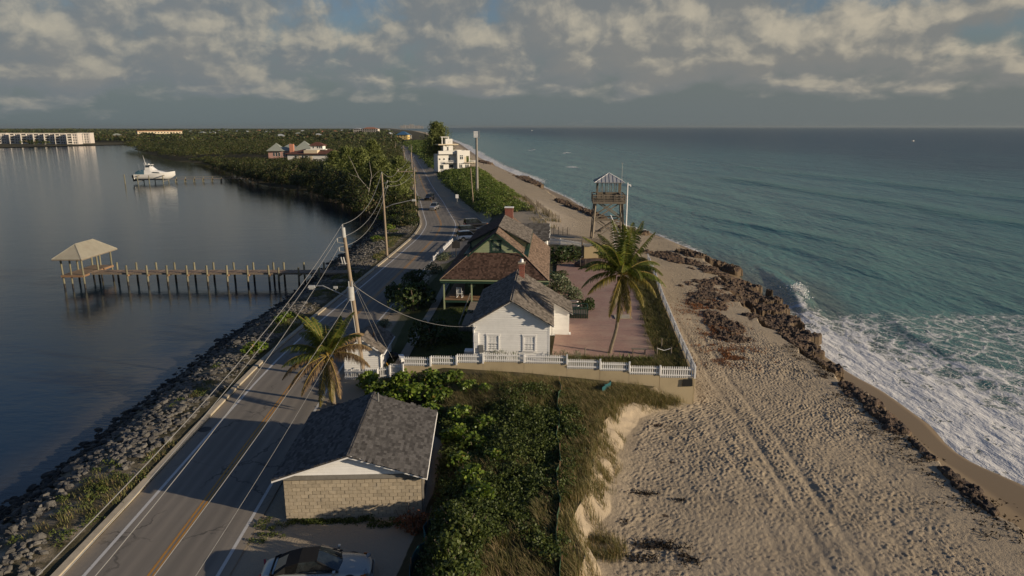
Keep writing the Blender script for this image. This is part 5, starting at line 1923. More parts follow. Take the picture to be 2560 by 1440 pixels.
loft(bt, 'cockpit_cover', [(-7.0, 1.7, 1.4, 2.3, 3.2), (-5.6, 1.8, 1.5, 2.3, 3.9), (-3.7, 1.8, 1.5, 2.3, 4.0)], M['blue_canvas'])
MB().tube([(-3.3, 0, 6.05), (-3.6, 0, 7.3), (-4.0, 0, 9.6)], [.12, .07, .03], 6).span(-3.9, -3.0, -.6, .6, 6.5, 6.6).build('radar_mast', M['gelcoat'], bt)
MB().tube([(-2.2, 0, 6.0), (-2.2, 0, 6.35)], .35, 12).build('radar_dome', M['gelcoat'], bt)
for x_ in (-5.0, -4.6):
    MB().tube([(x_, -1.6, 2.4), (x_ - .5, -1.8, 6.4)], .025, 5).build('outrigger', M['steel'], bt)
for s_ in (-1, 1):
    pts_ = [(1.5 + 5.6 * k / 8, s_ * (1.9 * (1 - (k / 8) ** 2.2) + .15), 3.5 + .55 * k / 8) for k in range(9)]
    MB().tube(pts_, .03, 5).build('bow_rail', M['steel'], bt)
for y_ in (-1.1, -.35, .35, 1.1):
    ob_ = MB().span(-8.5, -7.5, y_ - .24, y_ + .24, .9, 2.0).span(-8.3, -7.95, y_ - .1, y_ + .1, -.4, .9).build('outboard_motor', M['black'], bt)
# lift and its pier
lp = empty('lift_pier', (-130, 274, -1.5), math.radians(11), 'narrow timber pier and boat lift piles under the white yacht', 'pier')
def lpile(x, y, zt, r=.17):
    MB().tube([(x, y, -1.5), (x, y, zt)], r, 8).build('pile', M['pile'], lp)
for x_ in (-15.6, -11.5, -6.5):
    for y_ in (-5.6, 1.6):
        lpile(x_, y_, 3.2)
for x_ in (-15.6, -6.5):
    MB().bar((x_, -5.6, 3.1), (x_, 1.6, 3.1), .2, .3).build('lift_beam', M['wood_grey'], lp)
    MB().bar((x_, -5.6, .9), (x_, 1.6, .9), .2, .3).build('cradle_beam', M['steel'], lp)
lpile(-20.5, -4.5, 3.6, .2)
for k in range(9):
    x_ = -4.0 + k * 3.4
    for y_ in (1.5, 3.2):
        lpile(x_, y_, 1.9 if y_ > 2 else 1.2)
    MB().bar((x_, 1.4, 1.0), (x_, 3.3, 1.0), .1, .2).build('cross_beam', M['wood_warm'], lp)
for k in range(60):
    MB().span(-12 + k * .62, -12 + k * .62 + .58, 1.5, 3.2, 1.15, 1.22).build('plank', M['plank'], lp)
MB().bar((-4, 3.25, 1.9), (25.5, 3.25, 1.9), .06, .09).build('handrail', M['wood_grey'], lp)

# ------------------------------------------------------------------ cars
M['tyre'] = mat('black_tyre_rubber', (0.016, 0.016, 0.016), .85, .1, 6)
M['rim'] = mat('alloy_rim', (0.34, 0.34, 0.33), .3, .1, 5, metal=.8)
M['car_glass'] = glass_mat('car_window_glass', (0.012, 0.016, 0.018), .04)
M['softtop'] = mat('black_canvas_top', (0.010, 0.010, 0.010), .9, .1, 8, bump=.003, bscale=80)
M['lamp_clear'] = mat('clear_headlamp', (0.20, 0.21, 0.21), .1, .1, 5, spec=.8)
M['lamp_red'] = mat('red_tail_lamp', (0.25, 0.015, 0.012), .2, .1, 5)
M['lamp_amber'] = mat('amber_indicator', (0.42, 0.12, 0.015), .25, .1, 5)


def paint_mat(name, col, metal=.3):
    m_, t, p = matbase(name)
    n = t.noise(t.obj(), 3.0, 4, .6)
    t.put(p, 'Base Color', t.mix(t.m('MULTIPLY', n, .25), col, tuple(c * .75 for c in col)))
    p.inputs['Roughness'].default_value = .32
    p.inputs['Metallic'].default_value = metal
    p.inputs['Coat Weight'].default_value = .6
    p.inputs['Coat Roughness'].default_value = .06
    return m_


def car(name, loc, rz, label, paint, L=4.9, W=1.78, style='sedan', H=1.42):
    e = empty(name, loc, rz, label, 'car')
    hw = W / 2
    if style == 'suv':
        prof = [(0, .72, .45, .80), (.02, .92, .36, 1.02), (.10, 1.0, .30, 1.06), (.30, 1.0, .28, 1.07), (.60, 1.0, .28, 1.06), (.70, 1.0, .28, 1.06), (.80, .99, .30, 1.02), (.93, .95, .32, .94), (.985, .86, .38, .84), (1, .68, .45, .68)]
        cab = [(.015, 1.03, .90, .90), (.05, H, .76, .74), (.30, H + .02, .78, .76), (.52, H, .78, .74), (.70, 1.05, .90, .86)]
    else:
        prof = [(0, .66, .42, .66), (.025, .86, .32, .84), (.09, .97, .24, .91), (.20, 1.0, .20, .93), (.40, 1.0, .19, .90), (.60, 1.0, .19, .89), (.70, 1.0, .20, .90), (.82, .98, .22, .83), (.92, .92, .25, .74), (.975, .78, .30, .64), (1, .60, .38, .52)]
        cab = [(.135, .91, .86, .86), (.24, 1.20, .74, .68), (.36, H - .02, .72, .64), (.52, H, .72, .63), (.70, .89, .88, .80)]
    V, n = [], 10
    for (t, w, z0, z1) in prof:
        x = (t - .5) * L
        ww = w * hw
        V += [(x, -ww * .86, z0), (x, -ww, z0 + (z1 - z0) * .35), (x, -ww * .985, z0 + (z1 - z0) * .7), (x, -ww * .90, z1 - .03), (x, -ww * .5, z1 + .012),
              (x, ww * .5, z1 + .012), (x, ww * .90, z1 - .03), (x, ww * .985, z0 + (z1 - z0) * .7), (x, ww, z0 + (z1 - z0) * .35), (x, ww * .86, z0)]
    fs = []
    for i in range(len(prof) - 1):
        for k in range(n):
            fs.append((i * n + k, i * n + (k + 1) % n, (i + 1) * n + (k + 1) % n, (i + 1) * n + k))
    fs.append(tuple(reversed(range(n))))
    fs.append(tuple(range((len(prof) - 1) * n, len(prof) * n)))
    body = MB().add(V, fs).build('body', paint, e, smooth=True)
    md = body.modifiers.new('sub', 'SUBSURF')
    md.levels = md.render_levels = 2
    # greenhouse
    def ring(i):
        t, z, wb, wt = cab[i]
        x = (t - .5) * L
        zb = min(.90 if style != 'suv' else 1.04, z)
        return [Vector((x, -wb * hw, zb)), Vector((x, -wt * hw, z)), Vector((x, wt * hw, z)), Vector((x, wb * hw, zb))]
    R = [ring(i) for i in range(5)]
    top = M['softtop'] if style == 'convertible' else paint
    crown = Vector((0, 0, .045))
    mb = MB()
    for i in (1, 2):
        a, b = R[i], R[i + 1]
        mb.add([a[1], b[1], b[1].lerp(b[2], .5) + crown, a[1].lerp(a[2], .5) + crown, b[2], a[2]], [(0, 1, 2, 3), (3, 2, 4, 5)])
    if style == 'convertible':
        a, b = R[0], R[1]
        mb.add([a[1], b[1], b[1].lerp(b[2], .2), a[1].lerp(a[2], .2)], [(0, 1, 2, 3)])
        mb.add([a[2], b[2], b[1].lerp(b[2], .8), a[1].lerp(a[2], .8)], [(3, 2, 1, 0)])
        mb.add([a[0], a[1], b[1], b[0]], [(0, 1, 2, 3)])
        mb.add([a[3], a[2], b[2], b[3]], [(3, 2, 1, 0)])
        p0, p1 = b, R[2]
        mb.add([p0[0], p0[1], p1[1], p1[0].lerp(p0[0], .25)], [(0, 1, 2, 3)])
        mb.add([p0[3], p0[2], p1[2], p1[3].lerp(p0[3], .25)], [(3, 2, 1, 0)])
        mb.add([b[1], b[2], b[1].lerp(b[2], .5) + crown], [(0, 1, 2)])
    rf_ = mb.build('soft_top' if style == 'convertible' else 'roof_panel', top, e, smooth=True)
    if style == 'convertible':
        # the folded base of the top
        MB().tube([R[0][0] + Vector((.1, 0, .03)), R[0][1].lerp(R[0][2], .08) + Vector((-.12, 0, .0)), R[0][1].lerp(R[0][2], .92) + Vector((-.12, 0, .0)), R[0][3] + Vector((.1, 0, .03))], .05, 6).build('top_seam', M['softtop'], e)
    a, b = R[0], R[1]
    w0, w1 = (.2, .8) if style == 'convertible' else (.0, 1.0)
    MB().add([a[1].lerp(a[2], w0) + Vector((0, 0, .006)), b[1].lerp(b[2], w0) + Vector((0, 0, .006)), b[1].lerp(b[2], w1) + Vector((0, 0, .006)), a[1].lerp(a[2], w1) + Vector((0, 0, .006))], [(0, 1, 2, 3)]).build('rear_window', M['car_glass'], e)
    a, b = R[3], R[4]
    MB().add([a[1], b[1] + Vector((.02, 0, .0)), b[1].lerp(b[2], .5) + Vector((.16, 0, 0)), a[1].lerp(a[2], .5) + crown, b[2] + Vector((.02, 0, 0)), a[2]], [(0, 1, 2, 3), (3, 2, 4, 5)]).build('windscreen', M['car_glass'], e, smooth=True)
    for (i, j) in ((1, 2), (2, 3), (3, 4)):
        for side in (0, 1):
            q0, q1 = (R[i][0], R[i][1]) if side == 0 else (R[i][3], R[i][2])
            r0, r1 = (R[j][0], R[j][1]) if side == 0 else (R[j][3], R[j][2])
            MB().add([q0, q1, r1, r0], [(0, 1, 2, 3)]).build('side_window', M['car_glass'], e)
    for side in (-1, 1):
        k = 1 if side < 0 else 2
        k0 = 0 if side < 0 else 3
        MB().tube([R[3][k] + Vector((0, side * .01, 0)), R[4][k0] + Vector((.05, side * .02, 0))], .035, 6).build('windscreen_pillar', paint if style != 'convertible' else M['black'], e)
        MB().tube([R[1][k0] + Vector((0, side * .012, .0)), R[4][k0] + Vector((0, side * .012, .0))], .022, 6).build('belt_trim', M['black'], e)
        MB().box((R[4][k0].x - .12, side * (hw + .10), R[4][k0].z + .10), (.12, .20, .13)).build('door_mirror', paint, e)
        MB().box(((.945 - .5) * L, side * hw * .66, prof[-3][3] - .09), (.16, .34, .11), side * -.35).build('headlight', M['lamp_clear'], e)
        MB().box(((.925 - .5) * L, side * hw * .915, prof[-3][3] - .10), (.22, .05, .08), side * -.22).build('indicator', M['lamp_amber'], e)
        MB().box(((.012 - .5) * L, side * hw * .62, prof[1][3] - .12), (.10, .36, .14), side * .3).build('tail_light', M['lamp_red'], e)
    MB().box(((.993 - .5) * L, 0, .50 if style != 'suv' else .68), (.08, hw * .95, .12)).build('grille', M['black'], e)
    MB().box(((.995 - .5) * L, 0, .34), (.10, hw * 1.5, .14)).build('front_bumper', paint, e)
    MB().box(((.006 - .5) * L, 0, .42), (.12, hw * 1.5, .18)).build('rear_bumper', paint, e)
    r = .33 if style != 'suv' else .37
    for t in (.195, .80):
        for side in (-1, 1):
            x = (t - .5) * L
            MB().tube([(x, side * (hw - .26), r + .02), (x, side * (hw + .004), r + .02)], r + .065, 20).build('wheel_arch', M['black'], e)
            wh = empty('wheel', (x, side * (hw - .1), r))
            wh.parent = e
            MB().tube([(0, -.11, 0), (0, -.085, 0), (0, .085, 0), (0, .11, 0)], [r * .93, r, r, r * .93], 22).build('tyre', M['tyre'], wh)
            MB().tube([(0, -.117, 0), (0, .117, 0)], r * .62, 16).build('rim', M['rim'], wh)
    return e


silver_green = paint_mat('silver_green_car_paint', (0.33, 0.35, 0.33), .45)
car('convertible_car', (-8.75, 27.0, .05), math.radians(7), 'silver convertible car with black soft top parked by the block garage', silver_green, 4.9, 1.78, 'convertible', 1.36)
c1 = G(1083, 527, 0)
car('oncoming_car', (c1.x, c1.y + 2.3, .01), math.radians(-90 - 8), 'silver car driving toward the camera on the road', paint_mat('silver_car_paint', (0.36, 0.36, 0.36), .5), 4.5, 1.8, 'suv', 1.62)
c2 = G(1071, 502, 0)
car('oncoming_car', (c2.x, c2.y + 2.3, .01), math.radians(-90 - 9), 'black car following the silver car on the road', paint_mat('black_car_paint', (0.014, 0.014, 0.015), .2), 4.6, 1.85, 'suv', 1.62)
c3, c4, c5 = G(1172, 601, .05), G(1176, 584, .05), G(1190, 569, .05)
car('parked_car', (c3.x, c3.y, .08), math.radians(22), 'white off road car parked nearest behind the big house', paint_mat('white_car_paint', (0.66, 0.66, 0.64), .0), 4.3, 1.8, 'suv', 1.75)
car('parked_car', (c4.x, c4.y, .08), math.radians(20), 'dark estate car parked between the white car and black car', paint_mat('dark_blue_car_paint', (0.018, 0.022, 0.028), .3), 4.7, 1.82, 'suv', 1.6)
car('parked_car', (c5.x, c5.y, .08), math.radians(18), 'black sport utility car parked farthest in the row', paint_mat('deep_black_car_paint', (0.012, 0.012, 0.013), .2), 5.0, 1.95, 'suv', 1.85)

# ------------------------------------------------------------------ utility poles and lines
M['pole'] = mat('weathered_pole_timber', (0.30, 0.235, 0.165), .9, .18, 1.5, stretch=(5, 5, .4), bump=.008, dirt=((0.17, 0.13, 0.09), .5))
M['porcelain'] = mat('grey_porcelain', (0.42, 0.42, 0.40), .3, .1, 6)
M['wire'] = mat('aluminium_wire', (0.31, 0.30, 0.275), .5, .05, 3, metal=.3)


def insulator(parent, p, h=.3, r=.06):
    mb = MB()
    p = Vector(p)
    mb.tube([p, p + Vector((0, 0, h))], r * .5, 8)
    for k in range(3):
        mb.tube([p + Vector((0, 0, h * (.3 + .25 * k))), p + Vector((0, 0, h * (.36 + .25 * k)))], r, 10)
    return mb.build('insulator', M['porcelain'], parent)


def upole(loc, h, top_off, label, r0=.19, r1=.13):
    e = empty('utility_pole', loc, 0, label, 'utility pole', 'utility poles along the road')
    tx, ty = top_off
    pts_ = [(tx * k / 4, ty * k / 4, -.5 + (h + .5) * k / 4) for k in range(5)]
    MB().tube(pts_, [r0 + (r1 - r0) * k / 4 for k in range(5)], 12).build('pole_shaft', M['pole'], e)
    return e


b1 = G(912, 950, .2)
t1 = GY(858, 570, b1.y + .1)
p1 = upole((b1.x, b1.y, .2), t1.z - .2, (t1.x - b1.x, .1), 'near leaning utility pole with transformer can and street lamp arm')
H1 = t1.z - .2
lx = lambda z: (t1.x - b1.x) * z / H1
top1 = Vector((b1.x, b1.y, .2))
att = []
for (z, dx_, dy_) in ((H1, -.02, 0), (H1 - 1.05, -.55, -.1), (H1 - 1.75, -.50, -.1)):
    if dx_ < -.1:
        MB().bar((lx(z), .0, z - .12), (lx(z) + dx_, dy_, z - .02), .06, .08).build('standoff_bracket', M['steel'], p1)
    insulator(p1, (lx(z) + dx_, dy_, z - .02), .32)
    att.append(top1 + Vector((lx(z) + dx_, dy_, z + .3)))
MB().tube([(lx(H1 - .5), -.02, H1 - .7), (lx(H1), -.02, H1 + .05)], .17, 12).build('pole_top_cap', M['porcelain'], p1)
for dx_ in (-.38, -.2):
    MB().tube([(lx(H1 - 3) + dx_, -.2, H1 - 2.75), (lx(H1 - 3) + dx_ - .1, -.25, H1 - 2.2)], .06, 8).build('lightning_arrester', M['porcelain'], p1)
MB().bar((lx(H1 - 2.7), -.1, H1 - 2.7), (lx(H1 - 2.7) - .5, -.25, H1 - 2.7), .06).build('arrester_bracket', M['steel'], p1)
zt_ = H1 - 5.0
MB().tube([(lx(zt_) - .02, -.42, zt_ - .55), (lx(zt_) - .02, -.42, zt_ + .45), (lx(zt_) - .02, -.42, zt_ + .52)], [.27, .27, .2], 18).build('transformer_can', M['porcelain'], p1)
for dx_ in (-.13, .12):
    MB().tube([(lx(zt_) + dx_, -.42, zt_ + .5), (lx(zt_) + dx_, -.42, zt_ + .95)], .05, 8).build('bushing', M['porcelain'], p1)
# street lamp arm
lh = GY(778, 722, b1.y - .2) - top1
za = GY(876, 742, b1.y).z - .2
arm = MB().tube([(lx(za), 0, za - .15), (lx(za) - .9, -.05, za + .25), (lh.x + .9, lh.y, lh.z + .25), (lh.x + .2, lh.y, lh.z + .22)], .045, 8).build('lamp_arm', M['steel'], p1)
MB().box((lh.x + .05, lh.y, lh.z + .18), (.55, .26, .18), taper=.8).box((lh.x, lh.y, lh.z + .04), (.30, .2, .14)).build('lamp_head', M['porcelain'], arm)
MB().box((lh.x + 1.9, lh.y - .02, lh.z + .12), (.3, .12, .18)).tube([(lh.x + 1.9, lh.y, lh.z + .05), (lh.x + 1.9, lh.y, lh.z - .3)], .025, 6).build('lamp_cable_box', M['porcelain'], p1)
MB().tube([(lx(0) - .2, -.14, 1.0), (lx(7.5) - .17, -.1, 7.5)], .035, 6).build('riser_conduit', M['porcelain'], p1)

specs = [
    (G(968, 640, 0), 435, 'tall utility pole at the bend beside the lagoon', 'lamp'),
    (G(1040, 530, 0), 418, 'utility pole with wide cross arm beside the oncoming cars', 'arm'),
    (G(1033, 470, 0), 383, 'utility pole just beyond the cross arm pole', 'brk'),
    (G(1012, 415, 0), 365, 'utility pole at the left verge further up the road', 'brk'),
    (G(1030, 400, 0), 362, 'pale utility pole standing on the right verge of the far road', 'brk'),
    (G(990, 385, 0), 355, 'small distant utility pole left of the far road', 'brk'),
    (G(980, 360, 0), 335, 'tall distant utility pole before the grey hotel', 'brk'),
]
poles_at = []
for (b, ytop, lab, kind) in specs:
    tp = GY(0, ytop, b.y)
    h = tp.z
    e = upole((b.x, b.y, 0), h, (-.3 if kind != 'arm' else -.15, 0), lab, .2, .13)
    if kind == 'arm':
        MB().bar((-4.2, 0, h - 1.0), (.4, 0, h - 1.0), .16, .22).build('cross_arm', M['pole'], e)
        MB().bar((-4.1, 0, h - 1.0), (-4.1, 0, h - .2), .1).build('arm_peg', M['pole'], e)
        for x_ in (-3.9, -2.0, .3):
            insulator(e, (x_, 0, h - .9), .4, .09)
        MB().bar((0, 0, h - 2.6), (-1.6, 0, h - 1.1), .06).build('arm_brace', M['steel'], e)
        poles_at.append([Vector((b.x - 3.9, b.y, h - .5)), Vector((b.x - 2.0, b.y, h - .5)), Vector((b.x + .3, b.y, h - .5))])
    else:
        a_ = []
        for z_ in (h, h - 1.3, h - 2.1):
            insulator(e, ((.0 if z_ == h else .8) - .3, 0, z_ - .05), .4, .08)
            if z_ < h:
                MB().bar((-.28, 0, z_ - .1), (.55, 0, z_ - .05), .08).build('standoff_bracket', M['steel'], e)
            a_.append(Vector((b.x + (.0 if z_ == h else .8) - .3, b.y, z_ + .3)))
        poles_at.append(a_)
    if kind == 'lamp':
        MB().tube([(-.2, 0, 7.6), (1.2, 0, 8.2), (4.2, 1.0, 8.8)], .05, 8).build('lamp_arm', M['steel'], e)
        MB().box((4.4, 1.0, 8.75), (.7, .4, .3), taper=.7).build('lamp_head', M['porcelain'], e)


def wire(a, b, sag, label, r=.018, n=22, mid=None):
    pts_ = []
    for k in range(n + 1):
        t = k / n
        p = a.lerp(b, t)
        p.z -= sag * 4 * t * (1 - t)
        pts_.append(p)
    o = MB().tube(pts_, r, 5).build('power_line', M['wire'])
    return tag(o, label, 'power line', 'overhead lines along the road')


spots = ['top', 'middle', 'lowest']
for k in range(3):
    wire(att[k], poles_at[0][k], 1.6 + .25 * k, f'{spots[k]} power line from the near leaning pole to the bend pole', .022)
for i in range(len(poles_at) - 2):
    j = i + 1
    names = ['bend pole', 'cross arm pole', 'pole beyond the cross arm', 'left verge pole', 'right verge pole', 'distant pole', 'farthest pole']
    for k in range(3):
        wire(poles_at[i][k], poles_at[j][k], 1.2, f'{spots[k]} power line from the {names[i]} to the {names[j]}', .03)
# lines running back over the camera's left towards the next pole
low = [top1 + Vector((lx(GY(872, 738, b1.y).z - .2), -.15, GY(872, 738, b1.y).z - .2)), top1 + Vector((lx(GY(880, 785, b1.y).z - .2) - .1, -.15, GY(880, 785, b1.y).z - .2))]
ends = [(93, 9.0), (155, 8.35), (238, 7.4), (385, 5.3), (489, 3.5)]
labs = ['highest bright power line crossing the lower left road', 'second power line from the pole top across the road', 'third power line from the near pole above the kerb', 'telephone line over the road centre toward the camera', 'lowest thin cable over the right lane toward the camera']
for k, (px, zz) in enumerate(ends):
    a = att[k] if k < 3 else low[k - 3]
    m_ = G(px, 1440, zz)
    b_y = -26.0
    b_x = a.x + (m_.x - a.x) * (b_y - a.y) / (m_.y - a.y)
    # parabola through a, the sighted point and an equal height at the next pole
    c_ = (a.z - zz) / ((m_.y - a.y) * (m_.y - b_y))
    pts_ = []
    for s in range(31):
        y_ = a.y + (b_y - a.y) * s / 30
        f = (y_ - a.y) / (b_y - a.y)
        pts_.append((a.x + (b_x - a.x) * f, y_, a.z - c_ * (y_ - a.y) * (y_ - b_y)))
    tag(MB().tube(pts_, .017 if k < 4 else .012, 6).build('power_line', M['wire']), labs[k], 'power line', 'overhead lines along the road')
# service drop to the cottage and guy wires
a = top1 + Vector((lx(8.2), 0, 8.0))
b = CMx @ Vector((.05, -.1, 2.9))
wire(a, b, 1.1, 'slack service cable from the near pole to the white cottage', .022)
for i, (ex, ey) in enumerate(((-10.6, 55.0), (-9.9, 54.6))):
    wire(top1 + Vector((lx(8.6), .1, 8.6)), Vector((ex, ey, lz(ex, ey))), 0.0, ['left guy wire slanting from the near pole to the shed yard', 'right guy wire slanting from the near pole to the gate'][i], .012)
M['yellow_plastic'] = mat('yellow_guy_guard', (0.55, 0.28, 0.03), .5, .1, 4)
for i, (pa, pb) in enumerate(((G(966, 917, 1.0), G(992, 948, .6)), (G(990, 922, 1.2), G(1006, 941, .8)))):
    tag(MB().tube([pa + Vector((0, 0, .35)), pb], .045, 8).build('guy_guard', M['yellow_plastic']), ['left yellow guy wire guard among the sea grapes', 'right yellow guy wire guard below the gate'][i], 'guard')

# ------------------------------------------------------------------ tall siren / floodlight mast, signs, small posts
lpb = G(1193, 492, 1.2)
mast = empty('floodlight_mast', lpb, 0, 'tall grey mast with louvred white head above the dune hedge', 'mast')
hm_ = GY(1193, 345, lpb.y).z - lpb.z
MB().tube([(0, 0, -1), (0, 0, hm_)], [.42, .30], 14).build('mast_shaft', mat('grey_concrete_pole', (0.27, 0.25, 0.22), .9, .1, 1), mast)
for k in range(5):
    MB().span(-.75, .55, -.25, .25, hm_ + .15 + k * .34, hm_ + .40 + k * .34).build('louvre', M['white_trim'], mast)
MB().span(-.78, -.74, -.3, .3, hm_, hm_ + 1.9).span(.56, .60, -.3, .3, hm_, hm_ + 1.9).span(.75, .85, -.2, .2, hm_ - .1, hm_ + 2.0).span(-.2, .2, -.2, .2, hm_ - .2, hm_ + .15).build('head_frame', M['steel'], mast)
q_ = G(1190, 500, 1.0)
tag(MB().tube([(0, 0, -.5), (-.6, 0, 9.3)], [.16, .11], 8).build('utility_pole', M['pole'], None, loc=(q_.x, q_.y - 12, .8)), 'short thin wooden pole just left of the grey mast', 'utility pole')
sn = G(1143, 514, .1)
s1 = empty('road_sign', sn, 0, 'white square road sign on a thin post beside the far verge', 'sign')
MB().tube([(0, 0, -.2), (0, 0, 2.6)], .05, 6).build('post', M['steel'], s1)
MB().span(-.38, .38, -.06, -.03, 1.9, 2.9).build('sign_panel', M['white_trim'], s1)
sn = G(1134, 655, .2)
s2 = empty('marker_sign', (sn.x + .4, sn.y, .4), 0, 'dark plaque on a post inside the roadside picket fence', 'sign')
MB().tube([(0, 0, -.4), (0, 0, 2.5)], .06, 8).build('post', M['metal_dark'], s2)
MB().span(-.6, .6, -.05, .05, 1.9, 2.9).prism([(-.35, -.05, 2.9), (.35, -.05, 2.9), (0, -.05, 3.15)], (0, .1, 0)).build('plaque', M['metal_dark'], s2)
tb = empty('litter_bin', (-21.6, 90.4, .05), 0, 'dark green litter bin by the landward end of the pier', 'bin')
MB().tube([(0, 0, 0), (0, 0, .9)], [.26, .30], 14).build('bin_body', M['green_dark'], tb)
MB().tube([(0, 0, .9), (0, 0, .98), (0, 0, 1.05)], [.33, .32, .15], 14).build('lid', M['metal_dark'], tb)
# ------------------------------------------------------------------ plants: leaf and blade kits
M['seagrape'] = leaf_mat('sea_grape_leaf', (0.060, 0.105, 0.016), (0.200, 0.260, 0.038), (0.26, 0.11, 0.03), .04, .30, .42)
M['vine'] = leaf_mat('dark_vine_leaf', (0.040, 0.060, 0.015), (0.132, 0.160, 0.040), (0.16, 0.13, 0.04), .03, .25)
M['grass'] = leaf_mat('dune_grass_blade', (0.075, 0.085, 0.026), (0.225, 0.190, 0.080), (0.32, 0.235, 0.125), .28, .25, .7)
M['greengrass'] = leaf_mat('green_verge_blade', (0.045, 0.075, 0.016), (0.13, 0.165, 0.035), (0.24, 0.20, 0.05), .06, .25, .6)
M['strip'] = leaf_mat('olive_strip_blade', (0.06, 0.07, 0.022), (0.165, 0.155, 0.055), (0.27, 0.20, 0.10), .2, .25, .7)
M['scrub'] = leaf_mat('dune_scrub_leaf', (0.045, 0.078, 0.015), (0.140, 0.178, 0.036), (0.20, 0.15, 0.06), .06, .28, .5)
M['mangrove'] = leaf_mat('mangrove_leaf', (0.028, 0.040, 0.011), (0.100, 0.112, 0.027), (0.125, 0.088, 0.046), .14, .22, .55)
M['shrub'] = leaf_mat('yard_shrub_leaf', (0.020, 0.038, 0.012), (0.070, 0.095, 0.028), None, 0, .25)
M['greyshrub'] = leaf_mat('grey_green_shrub_leaf', (0.085, 0.105, 0.060), (0.20, 0.225, 0.135), None, 0, .2)
M['casuarina'] = leaf_mat('casuarina_needle', (0.075, 0.098, 0.026), (0.21, 0.23, 0.07), None, 0, .3, .6)
M['dry'] = leaf_mat('dry_red_brown_leaf', (0.11, 0.040, 0.020), (0.33, 0.13, 0.06), None, 0, .2, .8)
M['bark'] = mat('grey_brown_bark', (0.16, 0.125, 0.09), .95, .25, 3, stretch=(2, 2, .6), bump=.02)
M['deadwood'] = mat('bleached_dead_wood', (0.36, 0.33, 0.28), .9, .2, 3, bump=.01)


def unit(n):
    v = rng.normal(size=(n, 3))
    return v / np.linalg.norm(v, axis=1)[:, None]


def leaves(P, size, aspect=.6, flat=0.0, nrm=None):
    """diamond leaves at points P; flat biases them to lie face up"""
    n = len(P)
    N = unit(n)
    if nrm is not None:
        N = N + nrm
    N[:, 2] = N[:, 2] + flat
    N /= np.linalg.norm(N, axis=1)[:, None]
    A = np.cross(N, unit(n))
    A /= np.linalg.norm(A, axis=1)[:, None] + 1e-9
    B = np.cross(N, A)
    s = (size * rng.uniform(.7, 1.3, n))[:, None]
    V = np.stack([P - A * s * .5, P + B * s * aspect * .5, P + A * s * .5, P - B * s * aspect * .5], 1).reshape(-1, 3)
    F_ = np.arange(n * 4).reshape(n, 4)
    return V, F_


def blob_points(center, radii, n, lumps=9, lump=.45, top=.25):
    """points over the lumpy surface of a crown"""
    c = np.array(center)
    r = np.array(radii)
    L = unit(lumps)
    L[:, 2] = np.abs(L[:, 2]) * .9 - .15
    cen = L * (1 - lump) * rng.uniform(.75, 1.05, (lumps, 1))
    k = rng.integers(0, lumps, n)
    d = unit(n)
    d[:, 2] = d[:, 2] + top
    d /= np.linalg.norm(d, axis=1)[:, None]
    rad = lump * rng.uniform(.55, 1.0, n) ** .5
    Pn = cen[k] + d * rad[:, None]
    return c + Pn * r, d


def leaf_mesh(name, V, F_, matl, tint):
    return np_mesh(name, V, F_, matl, face_attrs={'tint': tint})


def join(parts):
    Vs, Fs, Ts = [], [], []
    k = 0
    for V, F_, T in parts:
        Vs.append(V); Fs.append(F_ + k); Ts.append(T)
        k += len(V)
    return np.concatenate(Vs), np.concatenate(Fs), np.concatenate(Ts)


def bush_mesh(name, radii, n, size, matl, aspect=.7, lumps=9, flat=.3, lump=.45):
    P, d = blob_points((0, 0, radii[2] * .25), radii, n, lumps, lump)
    P[:, 2] = np.maximum(P[:, 2], .03)
    V, F_ = leaves(P, size, aspect, flat, d * .6)
    return leaf_mesh(name, V, F_, matl, np.clip(rng.normal(.45, .25, n), 0, 1))


def bush_stem(h):
    mb = MB()
    for k in range(4):
        a = k * 1.6 + random.random()
        mb.tube([(0, 0, -.3), (.25 * math.cos(a), .25 * math.sin(a), h * .4), (.6 * math.cos(a), .6 * math.sin(a), h * .85)], [.05, .035, .015], 5)
    return mb


def bush(name, loc, meshes, stem, sc, rz, label, cat, group=None):
    e = empty(name, loc, rz, label, cat, group)
    e.scale = sc
    inst('foliage', meshes, e)
    inst('stem', stem, e)
    return e


def tufts(centers, n_blades, length, spread, width=.012, zfun=None, lean=.55, wind=(-.25, .05)):
    """grass tufts: each blade three triangles, bending over"""
    out_v, tint = [], []
    C = np.repeat(np.asarray(centers, float), n_blades, axis=0)
    n = len(C)
    a = rng.uniform(0, 2 * math.pi, n)
    r = rng.uniform(0, 1, n) ** .5 * spread
    base = C + np.stack([np.cos(a) * r, np.sin(a) * r, np.zeros(n)], 1)
    if zfun is not None:
        base[:, 2] = zfun(base[:, 0], base[:, 1])
    L = length * rng.uniform(.55, 1.25, n)
    la = a + rng.normal(0, .8, n)
    lean_ = rng.uniform(.15, 1, n) * lean
    hd = np.stack([np.cos(la), np.sin(la), np.zeros(n)], 1) * lean_[:, None] + np.array([wind[0], wind[1], 0])
    up = np.array([0, 0, 1.0])
    m_ = base + (hd * .35 + up * .55) * L[:, None]
    tip = base + (hd * 1.0 + up * .80) * L[:, None]
    side = np.stack([-np.sin(la), np.cos(la), np.zeros(n)], 1) * width
    V = np.stack([base - side, base + side, m_ + side * .8, m_ - side * .8, tip], 1).reshape(-1, 3)
    i = np.arange(n) * 5
    F_ = np.concatenate([np.stack([i, i + 1, i + 2], 1), np.stack([i, i + 2, i + 3], 1), np.stack([i + 3, i + 2, i + 4], 1)])
    t = np.clip(np.repeat(rng.uniform(0, 1, len(centers)), n_blades) * .5 + rng.uniform(0, .5, n), 0, 1)
    return V, F_, np.concatenate([t, t, t])


def stuff(name, V, F_, T, matl, label):
    o = inst(name, leaf_mesh(name, V, F_, matl, T))
    return tag(o, label, None, None, 'stuff')


